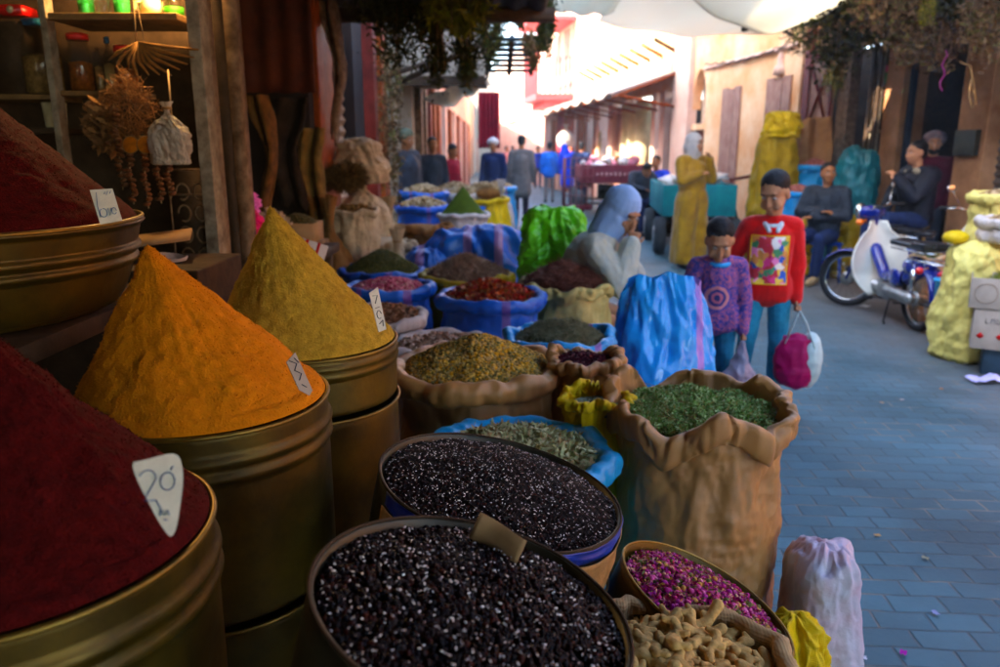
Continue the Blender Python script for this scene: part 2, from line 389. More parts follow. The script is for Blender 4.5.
def closed_sack(c, size, m, label, seed=1, group=None, voxel=.012, knot=True, wr=.006, name='closed_sack', cat='sack', lean=0, wscale=10, rz=0, neck=None):
    """a full sack with soft corners and a gathered neck; c is the middle of its base"""
    e = E(name, c, label, cat, group, rz=rz); w, d, h = size; nu, nv = (150, 90) if voxel < .013 else (100, 60)
    ht = h*(1.12 if knot else 1.0); am = min(.035, wr*2.4)+.002; so = seed*4.7
    def f(u, v):
        a = u*2*PI; ca, sa = math.cos(a), math.sin(a); q = v
        if knot:
            qq = q*1.12
            if qq < .9: k = (1-max(0, (qq-.45)/.45)**2.6*.82); z = qq*h
            elif qq < 1.0: k = .18-.04*math.sin((qq-.9)/.1*PI); z = qq*h
            else: k = .16+.16*(qq-1)/.12*(1+.5*fb(ca*3, sa*3, 1, 2)); z = qq*h
        else:
            t = min(1, q/.78); z = h*(.80*t if q < .78 else .80+.2*math.sin((q-.78)/.22*PI/2)); k = 1 if q < .78 else max(.0, math.cos((q-.78)/.22*PI/2))**.62
            k *= 1-.10*t*t
        k *= min(1, .86+q*4)*(1+.10*math.sin(PI*min(1, q*1.5))**2)
        n4 = (abs(ca)**2.7+abs(sa)**2.7)**(-1/2.7)
        big = 1+.13*fb(ca*1.1+so, sa*1.1, z/h*1.6, 2)
        kk = min(1, k*1.1); ca_, sa_ = ca, sa; ca, sa = ca*kk, sa*kk; cr1 = abs(fb(ca*2.2+so+z/h*1.5, sa*2.2, z/w*1.1, 4)); cr2 = abs(fb(ca*1.4+so, sa*1.4+z/h*2, z/w*2.6+7, 4)); ra = fb(ca*6+so, sa*6, z/h*1.2, 2)*(.25+.9*max(0, q-.6)); ca, sa = ca_, sa_
        amp = am*(1 if not knot or q < .8 else .3); rr_ = -cr1*amp*1.5-cr2*amp*1.5+ra*amp*.35
        x = (w/2*k*big*n4+rr_*min(1, k*3))*ca+lean*q*q*w; y = (d/2*k*big*n4+rr_*min(1, k*3))*sa
        zz = z+.07*h*q*fb(ca*k*1.2+so, sa*k*1.2, 2, 3)*(1 if not knot else .3)-(.10*h*cr1*max(0, q-.7)*2 if not knot else 0)
        return (x, y, max(0.001, zz))
    g = G(); g.grid(f, nu, nv, wrap=True); g.f.append(np.array([list(range(nu))[::-1]])); g.mi.append(np.array([0]))
    o = g.obj('body', m, e)
    if knot:
        k = G(); k.tube([(lean+math.cos(a)*w*.085, math.sin(a)*w*.085, h*1.01) for a in np.linspace(0, 2*PI, 17)[:-1]], .005, 6, closed=True); k.obj('tie', wood_m, e)
    return e

# ------------------------------------------------------------------ heaps
def heap(x, y, z, r, hh, base, label, name='spice_heap', cat='spice heap', layers=(), seed=1, p=1.6, apex=(0, 0), n=64, nr=22, bumpy=.006, group='heaps of spices and dried goods',
         roll=0, pitch=0, conc=False, dip=0):
    """mound with loose pieces; layers = (template, material, count, size, size spread, tilt)"""
    so = seed*5.1
    def S(px_, py_):
        q = min(1, math.hypot(px_, py_)/r); k = 1-q
        f = (1-q**p) if not conc else k**p
        return hh*f+bumpy*fb(px_*14+so, py_*14, 1, 3)-dip*(1-q*q)
    g = G(); V = []; F = []
    for j in range(nr+1):
        for i in range(n):
            q = j/nr; a = i*2*PI/n; X = r*q*math.cos(a)+apex[0]*(1-q); Y = r*q*math.sin(a)+apex[1]*(1-q)
            V.append((X, Y, S(r*q*math.cos(a), r*q*math.sin(a))-(.004 if j < nr else .012)))
    for j in range(nr):
        for i in range(n): F.append((j*n+i, (j+1)*n+i, (j+1)*n+(i+1) % n, j*n+(i+1) % n))
    g.add(np.array(V), F, 0); ms = [base]
    for li, (tp, m, cnt, size, spread, tilt, *lift) in enumerate(layers):
        q = np.sqrt(RNG.uniform(0, 1, cnt)); a = RNG.uniform(0, 2*PI, cnt)
        bx = r*q*np.cos(a)*.985; by = r*q*np.sin(a)*.985
        zz = np.array([S(u, v) for u, v in zip(bx, by)])
        sz = np.array(size)*(1 if np.isscalar(size) else 1)
        zz = zz+RNG.uniform(-.35, .55, cnt)*(size if np.isscalar(size) else size[0])+(lift[0] if lift else 0)
        pos = np.stack([bx+apex[0]*(1-q), by+apex[1]*(1-q), zz], 1)
        s = (size if np.isscalar(size) else np.array(size)[None, :])*RNG.uniform(1-spread, 1+spread, cnt)[:, None]*np.ones((1, 3))
        g.scatter(tp[0], tp[1], pos, s, tilt, mi=li+1); ms.append(m)
    o = g.obj(name, ms); o.location = (x, y, z); o.rotation_euler = (pitch, roll, 0)
    return T(o, label, cat, group)

def cone_heap(x, y, z, r, hh, m, label, apex=(0, 0), seed=1, p=1.0, group='pointed powder heaps in tins', edge=None):
    so = seed*3.7; n, nr = 220, 110; V = []; F = []
    for j in range(nr+1):
        q = (j/nr)
        for i in range(n):
            a = i*2*PI/n; ca, sa = math.cos(a), math.sin(a)
            X = r*q*ca+apex[0]*(1-q)**1.05; Y = r*q*sa+apex[1]*(1-q)
            h = hh*(1-q)**p*(1-.12*math.exp(-(1-q)*0)*0)
            h += hh*.035*math.sin(PI*q)*fb(ca*1.3+so, sa*1.3, q*1.2, 3)
            lump = fb(X*19+so, Y*19, h*19, 5)*.0042*min(1, q*6) + fb(X*80+so, Y*80, h*60, 3)*.0016
            edgef = min(1, (1-q)*14)
            rill = abs(fb(ca*9+so, sa*9, q*1.5, 3))*.0035*math.sin(PI*q)
            h2 = h+(lump-rill)*edgef
            if q > .93: h2 += .004*math.sin((q-.93)/.07*PI)
            s = 1+(lump*.6)/max(r*q, .03)*edgef if q > .03 else 1
            V.append((X*s, Y*s, h2))
    for j in range(nr):
        for i in range(n): F.append((j*n+i, (j+1)*n+i, (j+1)*n+(i+1) % n, j*n+(i+1) % n))
    g = G().add(np.array(V), F); A = np.array(V); pick = RNG.integers(n*3, len(V), 5200)
    g.scatter(SBALL[0], SBALL[1], A[pick]+RNG.normal(0, .0012, (5200, 3)), np.ones((5200, 3))*RNG.uniform(.0005, .0014, (5200, 1)), .8)
    o = g.obj('powder_heap', m); o.location = (x, y, z)
    return T(o, label, 'spice heap', group)

def drum(x, y, z1, r, h, label, rings=(.055, .082), group='round spice tins', lower=False, m=None, rb=None, rw=.007):
    """open ribbed tin: body and a beaded rim"""
    z0 = z1-h; e = E('spice_tin', (x, y, z0), label, 'tin', group); prof = [((rb or r)*.985, 0), ((rb or r), .006), ((rb or r), .012)]
    def rad(z): 
        return r if not rb else rb+(r-rb)*min(1, z/h*1.0)**.45
    zs = np.linspace(.014, h-.014, 60)
    for z in zs:
        k = rad(z)
        for q in rings:
            d = abs((h-z)-q); 
            if d < .012: k += rw*math.cos(d/.012*PI/2)
        prof.append((k, z))
    d = .003*0
    g = G(); g.lathe(prof+[(r-.003, h-.006), (r-.006, h-.03)], 96)
    V = g.v[0]
    for i in range(len(V)):
        a = math.atan2(V[i][1], V[i][0]); k = 1+.010*fb(math.cos(a)*1.5+x*9, math.sin(a)*1.5, V[i][2]*4, 4)
        V[i][0] *= k; V[i][1] *= k
    g.obj('body', m or tin, e)
    k = G(); k.tube([((r+.001)*math.cos(a), (r+.001)*math.sin(a), h-.008+.0015*math.sin(3*a)) for a in np.linspace(0, 2*PI, 97)[:-1]], .0042, 8, closed=True)
    k.obj('rim_bead', tin_edge, e)
    return e

# ---- tins: top tins with powder, older tins under them
D = dict(d1=(-.565, .80, 1.045, .22), d2=(-.54, 1.325, 1.04, .22), d3=(-.475, 1.80, 1.03, .22))
red_p = mat('paprika_powder', (.05, .0025, .0015), .95, var=.35, vscale=70, bump=.9, bscale=260, bdist=.004, spec=.1)
org_p = mat('orange_powder', (.56, .215, .024), .95, var=.14, vscale=40, bump=.9, bscale=240, bdist=.003, spec=.1)
olv_p = mat('cumin_powder', (.45, .29, .09), .95, var=.2, vscale=50, bump=1, bscale=220, bdist=.004, spec=.1)
drum(*D['d1'][:3], .22, .36, 'brass coloured ribbed tin under the dark red heap with the 20 tag')
drum(*D['d2'][:3], .22, .345, 'brass coloured ribbed tin under the bright orange powder cone')
drum(*D['d3'][:3], .22, .14, 'shallow ribbed tin under the olive green powder cone', rings=(.03, .048), rw=.005)
for k, hh, lb in (('d1', .36, 'lower tin stacked beneath the tin of dark red powder with the 20 tag'), ('d2', .345, 'lower tin stacked beneath the tin of orange powder'), ('d3', .14, 'tall lower tin beneath the shallow tin of olive powder')):
    x, y, z, r = D[k]; drum(x, y, z-hh-.004, r*1.01, z-hh-.004, lb, rings=(), rw=0)
cone_heap(-.565, .80, 1.042, .2165, .25, red_p, 'dark red paprika heap carrying the tag that reads 20', apex=(-.03, .03), seed=3)
cone_heap(-.54, 1.325, 1.037, .2165, .272, org_p, 'bright orange powder cone in the middle tin', apex=(-.082, .02), seed=5, p=.97)
cone_heap(-.475, 1.80, 1.027, .2165, .318, olv_p, 'olive green powder cone in the tin behind the orange one', apex=(-.062, .0), seed=8, p=1.0)
drum(-1.16, 1.58, 1.335, .385, .2, 'wide gold pan with three ribs under the far dark red heap', rings=(.012, .07, .095), rb=.30, rw=.009, group=None)
cone_heap(-1.16, 1.58, 1.328, .375, .40, red_p, 'dark red paprika heap on the wide gold pan with the small white tag', apex=(-.05, .0), seed=12, p=.96)
g = G(); g.box((0, 0, -.02), (.95, .85, .04)); 
e = E('stall_bench', (-1.33, 1.62, 1.128), 'dark wooden bench under the wide gold pan', 'bench')
g.obj('top', wood_d, e, bevel=.003)
for sx, sy in ((-1, -1), (1, -1), (-1, 1), (1, 1)): G().box((sx*.42, sy*.36, -.585), (.06, .06, 1.085)).obj('leg', wood_d, e)

# ---- handwritten price tags pushed into the powder
def tag_plate(p, outline, rot, strokes, label, m=paper, inkm=ink, th=.0016, w=.0016):
    e = E('price_tag', p, label, 'price tag', 'handwritten price tags', rot=rot)
    n = len(outline); V = [(a, -th/2, b) for a, b in outline]+[(a, th/2, b) for a, b in outline]
    F = [tuple(range(n)), tuple(range(n, 2*n))[::-1]]+[(i, i+n, (i+1) % n+n, (i+1) % n) for i in range(n)]
    G().add(np.array(V), F).obj('plate', m, e, smooth=False)
    g = G()
    for s in strokes: g.tube([(a, -th/2-.0006, b) for a, b in s], w, 6, flat=.35)
    g.obj('handwriting', inkm, e)
    return e
def arc(cx, cy, rx, ry, a0, a1, n=12): return [(cx+rx*math.cos(R(a0+(a1-a0)*i/n)), cy+ry*math.sin(R(a0+(a1-a0)*i/n))) for i in range(n+1)]
def rnd(pts, n=3):       # soften an outline
    for _ in range(n):
        q = []
        for i in range(len(pts)):
            a, b = pts[i], pts[(i+1) % len(pts)]
            q += [(a[0]*.78+b[0]*.22, a[1]*.78+b[1]*.22), (a[0]*.22+b[0]*.78, a[1]*.22+b[1]*.78)]
        pts = q
    return pts
_s = [arc(-.0125, .022, .0085, .009, 160, -10)+[(-.012, .007), (-.016, -.001), (-.004, -.001)], arc(.008, .018, .0075, .0095, 0, 360, 16),
       [(-.004, -.001), (.001, -.010), (.0, -.018)], [(.0, -.018), (.003, -.012), (.005, -.018), (.008, -.012), (.010, -.018)], [(.011, .03), (.014, .034)], [(.004, -.022), (.008, -.023)]]
s20 = [[(a*.84+.0015, b*.88+.001) for a, b in q] for q in _s]
tag_plate(at(158, 500, .72)+Vector((0, 0, .0)), rnd([(-.026, .036), (-.012, .038), (.018, .045), (.023, .02), (.016, -.032), (.008, -.036)], 2), (R(-22), R(6), R(24)), s20, 'pear shaped white tag reading 20 in the nearest dark red heap', w=.0014)
sDH = [[(-.012, .026), (-.014, .0), (-.012, -.02)], arc(-.006, -.012, .006, .008, 90, -250), [(.002, -.004), (.004, -.018), (.008, -.004)], [(.0, .022), (.002, .026), (.004, .02), (.007, .027)], [(.01, .022), (.012, .027)], arc(.012, -.01, .004, .006, 0, 330)]
tag_plate(at(106, 206, 1.42), [(-.022, .031), (.016, .031), (.023, -.029), (-.015, -.033)], (R(-8), R(-3), R(28)), sDH, 'small white tag in the far dark red heap above the gold pan')
s3 = [[(-.006, .03), (.004, .02), (-.004, .012), (.005, .002), (-.003, -.006)], [(.004, .03), (.008, .02)], [(-.002, -.014), (.004, -.022)]]
tag_plate(at(299, 376, 1.22), [(-.011, .030), (.010, .037), (.012, -.032), (.003, -.037), (-.01, -.02)], (R(-12), R(-14), R(52)), s3, 'narrow white tag in the orange powder cone', m=card_p, inkm=ink_k)
tag_plate(at(378, 311, 1.66), [(-.013, .044), (.013, .05), (.011, -.045), (-.011, -.045)], (R(-6), R(-8), R(48)), [[(-.007, .036), (.006, .034), (-.004, .018)], [(-.006, .008), (.006, .008)], arc(0, -.008, .006, .009, 0, 300), [(-.005, -.028), (.006, -.022), (.004, -.036)]], 'narrow white tag in the olive powder cone', m=paper, inkm=ink_k)

# ---- the tilted bins of black seeds and the tin of rosebuds
def bin_(c, r, h, roll, label, m, rimm, seed=1, cat='basket', band=None, name='seed_basket', taper=.93, rt=.004):
    """c = middle of the mouth, tipped towards the street by roll"""
    e = E(name, c, label, cat, None, rot=(0, roll, 0)); g = G(); prof = [(r*taper*.98, -h)]
    for z in np.linspace(-h+.004, 0, 14): prof.append((r*(taper+(1-taper)*(1+z/h)), z))
    prof += [(r-.005, .0), (r-.006, -.03)]
    g.lathe(prof, 90); V = g.v[0]
    for i in range(len(V)):
        a = math.atan2(V[i][1], V[i][0]); k = 1+.012*fb(math.cos(a)*1.2+seed, math.sin(a)*1.2, V[i][2]*3, 2); V[i][0] *= k; V[i][1] *= k
    g.obj('body', m, e)
    k = G(); k.tube([((r)*(1+.012*fb(math.cos(a)*1.2+seed, math.sin(a)*1.2, 0, 2))*math.cos(a), r*(1+.012*fb(math.cos(a)*1.2+seed, math.sin(a)*1.2, 0, 2))*math.sin(a), .001) for a in np.linspace(0, 2*PI, 91)[:-1]], rt, 8, closed=True)
    k.obj('rim', rimm, e)
    if band: 
        for (z0, z1, bm, nm, a0, a1, off) in band:
            b = G(); b.grid(lambda u, v: ((r*(taper+(1-taper)*(1+(z0+(z1-z0)*v)/h))+off+.004*fb(u*9, v*3, seed, 3))*math.cos(R(a0+(a1-a0)*u)), (r*(taper+(1-taper)*(1+(z0+(z1-z0)*v)/h))+off+.004*fb(u*9, v*3, seed, 3))*math.sin(R(a0+(a1-a0)*u)), z0+(z1-z0)*v+.006*fb(u*7, v, seed+4, 2)*(1-v)), 70, 10)
            o = b.obj(nm, bm, e); s = o.modifiers.new('s', 'SOLIDIFY'); s.thickness = .002
    return e
bean_m = grain('black_seed', [(.003, .002, .003), (.004, .002, .003), (.008, .003, .003), (.003, .003, .004), (.028, .008, .006), (.004, .003, .004), (.006, .004, .005), (.01, .004, .004), (.004, .004, .006), (.008, .004, .005), (.02, .006, .005), (.004, .003, .004), (.006, .004, .005), (.006, .003, .003), (.02, .015, .016)], .08, .08, .0)
glint = grain('cream_glint', [(.75, .7, .7), (.5, .46, .47), (.85, .8, .8), (.35, .3, .3)], .35)  # cream slivers painted as highlights on the black seeds
bean_d = mat('seed_shadow', (.003, .002, .002), .7, var=.2)
pbrown = mat('crumpled_brown_paper', (.3, .17, .085), .7, var=.25, vscale=14, bump=.9, bscale=18, bdist=.012)
bluepl = mat('blue_plastic_band', (.015, .03, .2), .35, var=.2)
B1 = (-.029, .735, .995, .176); B2 = (.003, 1.318, .862, .229); RO = (.385, 1.27, .655, .17)
bin_(B1[:3], .176, .5, R(14), 'round dark bin of large black seeds at the front of the stall', dtin, wood_d, 2, rt=.0022, taper=.96)
bin_(B2[:3], .229, .45, R(13), 'round bin of smaller black seeds wrapped in brown paper below a blue band', dtin, wood_d, 5, rt=.0022, taper=.95,
     band=[(-.028, -.003, bluepl, 'blue_band', -150, 20, .002), (-.12, -.029, pbrown, 'paper_wrap', -150, 25, .007), (-.135, -.125, wood_m, 'cane_hoop', -170, 40, .012)])
heap(B1[0], B1[1], B1[2]-.012, .171, .02, bean_d, 'large glossy black seeds heaped in the front bin', 'seed_heap', 'seeds', roll=R(14), seed=2, p=2,
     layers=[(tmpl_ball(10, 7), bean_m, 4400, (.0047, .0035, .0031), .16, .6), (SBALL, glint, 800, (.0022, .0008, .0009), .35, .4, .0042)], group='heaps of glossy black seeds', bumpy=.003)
heap(B2[0], B2[1], B2[2]-.012, .223, .03, bean_d, 'small glossy black seeds heaped in the second bin behind', 'seed_heap', 'seeds', roll=R(13), seed=4, p=2,
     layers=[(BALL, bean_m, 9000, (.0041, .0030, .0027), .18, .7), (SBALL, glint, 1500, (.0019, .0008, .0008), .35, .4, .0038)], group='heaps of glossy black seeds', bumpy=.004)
# scraps of cardboard tucked at the edge of the front bin
e = G().grid(lambda u, v: (u*.07, .004*math.sin(u*5)+.002, v*.035), 12, 4).obj('cardboard_scrap', card, loc=at(468, 538, .95)); e.rotation_euler = (R(-20), R(17), R(-30))
s = e.modifiers.new('s', 'SOLIDIFY'); s.thickness = .002; T(e, 'plain cardboard strip wedged between the two bins of black seeds', 'cardboard scrap')
e = E('cardboard_scrap', at(395, 668, .80), 'cardboard flap with red stripes at the lower edge of the front seed bin', 'cardboard scrap', rot=(R(-35), R(20), R(-25)))
G().box((.03, 0, .0), (.075, .002, .05)).obj('flap', card, e)
for k in (-.008, .006): G().box((.0, -.0016, k), (.03, .0012, .004)).obj('red_stripe', mat('red_print', (.35, .02, .02), .7), e)
bin_(RO[:3], .17, .22, R(24), 'oval tin of pink dried rosebuds leaning to the street', tin, tin_edge, 7, cat='tin', name='rose_tin', taper=.97, rt=.003)
rose_m = grain('dried_rose', [(.38, .03, .16), (.28, .015, .14), (.5, .1, .25), (.36, .02, .09), (.55, .3, .22), (.46, .26, .1), (.12, .12, .04), (.6, .2, .34), (.3, .02, .2)], .6, .3)
heap(RO[0], RO[1], RO[2]-.016, .163, .03, mat('rose_base', (.12, .015, .05), .9), 'magenta dried rosebuds and petals heaped in the oval tin', 'rosebud_heap', 'dried rosebuds', roll=R(24), seed=9, p=2,
     layers=[(PETAL, rose_m, 5200, (.0046, .0036, .0046), .4, .9), (BALL, rose_m, 420, (.006, .0048, .0048), .25, .9), (LEAF, grain('rose_sepals', [(.1, .12, .04), (.4, .3, .12)], .7), 700, (.006, .004, .004), .3, .9)], bumpy=.008)

# ---- ginger sack
sack(.285, 1.03, .70, .165, burlap, 'open burlap sack full of ginger roots at the front corner', seed=4, t=.014, fold=.015)
gm = mat('ginger_skin', (.5, .33, .16), .8, var=.3, vscale=40, bump=.6, bscale=90)
def ginger(seed):
    rr = random.Random(seed); g = G(); p = Vector((-.02, 0, 0)); d = Vector((1, 0, 0))
    for k in range(4):
        q = p+Vector((rr.uniform(.009, .016), rr.uniform(-.008, .008), rr.uniform(-.002, .004))); g.cap(p, q, rr.uniform(.006, .009), rr.uniform(.006, .0095), 8)
        if rr.random() < .55:
            s = rr.choice((-1, 1)); g.cap(q, q+Vector((.004, s*.013, .002)), .006, .005, 8)
        p = q
    o = blob(g, .0018, 'ginger_root', gm, smooth=3, wr=.0006, wscale=160, seed=seed)
    return T(o, 'knobbly dried ginger root in the burlap sack below the rosebud tin', 'ginger root', 'ginger roots in the burlap sack')
gp = [ginger(s) for s in range(5)]; used = set(); rr = random.Random(5); k = 0
for lay in range(3):
    for i in range(46):
        a = rr.uniform(0, 2*PI); q = math.sqrt(rr.random())*.138
        src = gp[k % 5]; o = src if k < 5 else src.copy()
        if k >= 5: C.objects.link(o)
        o.location = (.285+q*math.cos(a), 1.03+q*math.sin(a), .655+lay*.011+.035*(1-(q/.15)**2)); o.rotation_euler = (rr.uniform(-.5, .5), rr.uniform(-.4, .4), rr.uniform(0, 6.28)); s = rr.uniform(1.0, 1.45); o.scale = (s, s, s); k += 1
G().ell((0, 0, 0), (.15, .15, .03)).obj('ginger_bed', gm, loc=(.285, 1.03, .64)); T(bpy.data.objects['ginger_bed'], 'packed ginger filling the burlap sack under the top roots', 'ginger', kind='stuff')

# ---- the open sacks, near to far
sack(.548, 2.01, .805, .245, tan_pp, 'big tan woven sack of crumbled green mint with a loosely folded mouth', seed=13, t=.015, fold=.015, rimvar=.045, pleat=.022, body_r=.86, bulge=.98, nu=300, lipd=4.4)
mint = grain('mint_crumb', [(.17, .28, .09), (.24, .38, .14), (.38, .5, .26), (.12, .2, .06), (.44, .5, .28), (.3, .25, .1)], .7, .3)
mbase = mat('mint_base', (.05, .075, .025), .9)
heap(.548, 2.01, .765, .215, .035, mbase, 'crumbled green mint leaves in the big tan sack', 'herb_heap', 'dried herbs', seed=3, p=1.7,
     layers=[(LEAF, mint, 14000, (.0072, .0048, .006), .45, .9), (STICK, grain('mint_stalk', [(.25, .17, .08), (.16, .1, .04)]), 140, (.03, .012, .012), .5, .3)], bumpy=.018)
sack(-.07, 2.44, .795, .272, tan_pp, 'wide tan sack of yellow camomile with a thick rolled edge', seed=21, t=.03, fold=.016, rimvar=.012, body_r=.95, bulge=1.0, nu=200, lipd=1.5)
heap(-.07, 2.44, .77, .245, .10, mat('camomile_base', (.11, .08, .02), .9), 'yellow camomile flower heads heaped in the wide tan sack', 'flower_heap', 'dried flowers', seed=5, p=1.25,
     layers=[(SBALL, grain('camomile', [(.5, .27, .03), (.36, .22, .07), (.24, .17, .07), (.55, .36, .14), (.15, .12, .05), (.38, .26, .13)], .8, .2), 9000, (.0062, .0058, .0055), .4, .7), (PETAL, grain('camomile_leaf', [(.25, .2, .1), (.14, .15, .05)]), 3000, (.006, .005, .005), .4, .9)], bumpy=.012)
sack(.047, 1.855, .725, .232, cyan_pp, 'light blue plastic sack of long dried verbena leaves behind the black seeds', seed=31, t=.03, fold=.013, rimvar=.01, lipd=1.4, nu=180)
heap(.047, 1.855, .70, .20, .045, mat('verbena_base', (.08, .08, .04), .9), 'long grey green dried verbena leaves in the light blue sack', 'herb_heap', 'dried herbs', seed=6,
     layers=[(LEAF, grain('verbena', [(.28, .28, .14), (.38, .38, .22), (.2, .21, .1), (.48, .46, .3), (.34, .24, .13)], .65, .3), 4200, (.017, .010, .013), .4, .45), (STICK, grain('verb_stalk', [(.2, .12, .06)]), 60, (.03, .012, .012), .4, .3)], bumpy=.014)
sack(.275, 2.37, .835, .112, tan_pp, 'small tan sack of dark purple hibiscus beside the camomile', seed=33, t=.016, fold=.014, pleat=.03, sq=1.2, rimvar=.015)
heap(.275, 2.37, .80, .1, .02, mat('hibiscus_base', (.03, .004, .01), .9), 'dark purple dried hibiscus in the small tan sack', 'flower_heap', 'dried flowers', seed=7,
     layers=[(PETAL, grain('hibiscus', [(.06, .008, .02), (.1, .012, .03), (.04, .005, .015), (.14, .03, .04)], .5, .4), 2200, (.009, .007, .008), .4, .9)], bumpy=.01)
sack(.27, 2.06, .80, .09, yellow_pp, 'small yellow sack of grey lavender seed squeezed beside the mint sack', seed=35, t=.012, fold=.02, pleat=.03, rimvar=.015)
heap(.28, 2.065, .765, .075, .012, mat('lavender_base', (.15, .16, .13), .9), 'fine grey green seed in the small yellow sack', 'seed_heap', 'seeds', seed=8,
     layers=[(SBALL, grain('lav', [(.2, .22, .17), (.28, .3, .25), (.14, .16, .1)]), 2200, (.0035, .0025, .0025), .3, .8)], bumpy=.006)
sack(.235, 2.86, .785, .2, lblue_pp, 'light blue sack with purple band holding grey green herbs', seed=37, t=.02, fold=.016)
heap(.235, 2.86, .76, .175, .075, mat('thyme_base', (.1, .1, .06), .9), 'grey green dried thyme heaped in the light blue banded sack', 'herb_heap', 'dried herbs', seed=9,
     layers=[(STICK, grain('thyme', [(.16, .17, .1), (.24, .25, .17), (.12, .12, .07), (.3, .26, .17)]), 5000, (.012, .01, .01), .5, .6)], bumpy=.01)
sack(-.24, 3.17, .672, .238, white_pp, 'white sack of pale peanut shells left of the camomile', seed=39, t=.026, fold=.016)
heap(-.24, 3.17, .65, .20, .03, mat('shell_base', (.28, .18, .12), .9), 'pale pinkish shells in the white sack behind the camomile', 'spice_heap', 'spice heap', seed=10,
     layers=[(PETAL, grain('shells', [(.5, .34, .25), (.4, .25, .17), (.58, .45, .36)]), 1500, (.014, .01, .012), .4, .6)], bumpy=.01)
sack(-.05, 3.83, .768, .262, blue_pp, 'deep blue sack with purple band full of red dried chillies', seed=41, t=.03, fold=.014, lipd=1.3)
heap(-.05, 3.83, .745, .22, .07, mat('chilli_base', (.1, .015, .01), .9), 'red and rust dried chilli pieces in the deep blue sack', 'spice_heap', 'spice heap', seed=11,
     layers=[(PETAL, grain('chilli', [(.35, .03, .015), (.22, .02, .012), (.42, .1, .04), (.3, .14, .07), (.14, .02, .01)], .45, .4), 3200, (.014, .01, .012), .4, .8)], bumpy=.012)
sack(.36, 4.2, .765, .26, cream_pp, 'cream sack of reddish brown root twigs near the green bag', seed=43, t=.022, fold=.018, rimvar=.03, pleat=.03, lipd=2)
heap(.36, 4.2, .75, .22, .10, mat('twig_base', (.08, .035, .025), .9), 'tangled reddish brown root twigs in the cream sack', 'twig_heap', 'dried roots', seed=12, p=1.4,
     layers=[(STICK, grain('madder', [(.2, .08, .06), (.14, .05, .035), (.28, .14, .1), (.1, .04, .03)]), 3200, (.035, .02, .03), .4, .45)], bumpy=.02)
sack(-.2, 4.6, .745, .278, ochre_pp, 'mustard yellow sack of pale brown bark pieces', seed=45, t=.026, fold=.012, lipd=1.5)
heap(-.2, 4.6, .73, .24, .12, mat('bark_base', (.15, .09, .06), .9), 'pale brown bark chips piled in the mustard yellow sack', 'bark_heap', 'spice heap', seed=13, p=1.2,
     layers=[(STICK, grain('bark', [(.34, .2, .13), (.26, .15, .1), (.42, .28, .2), (.2, .11, .08)]), 2600, (.024, .03, .03), .4, .8)], bumpy=.02)
sack(-.56, 3.55, .72, .2, white_pp, 'white sack of brown bark curls behind the olive powder cone', seed=47, t=.024, fold=.015)
heap(-.56, 3.55, .70, .17, .04, mat('curl_base', (.12, .06, .04), .9), 'brown bark curls in the white sack behind the olive powder', 'bark_heap', 'spice heap', seed=14,
     layers=[(PETAL, grain('curls', [(.28, .14, .09), (.2, .1, .06), (.36, .22, .15)]), 1500, (.016, .01, .014), .4, .8)], bumpy=.015)
sack(-.62, 4.18, .745, .235, blue_pp2, 'blue sack with two purple bands holding pale pink rosebuds', seed=49, t=.026, fold=.014)
heap(-.62, 4.18, .72, .2, .055, mat('bud_base', (.25, .05, .07), .9), 'pale pink dried rosebuds in the double banded blue sack', 'rosebud_heap', 'dried rosebuds', seed=15,
     layers=[(SBALL, grain('buds', [(.5, .14, .18), (.4, .08, .12), (.55, .28, .25), (.3, .06, .08)]), 1600, (.012, .009, .009), .35, .8)], bumpy=.01)
sack(-.76, 4.9, .73, .27, blue_pp, 'blue sack heaped with dark olive green herb against the left wall', seed=51, t=.026, fold=.014)
heap(-.76, 4.9, .72, .235, .13, mat('olive_base', (.05, .05, .015), .95, bump=.9, bscale=120), 'dark olive green ground herb heaped in a blue sack', 'herb_heap', 'dried herbs', seed=16, p=1.3,
     layers=[(SBALL, grain('oherb', [(.08, .075, .02), (.05, .05, .015), (.12, .1, .03)]), 2600, (.006, .004, .004), .4, .8)], bumpy=.008)
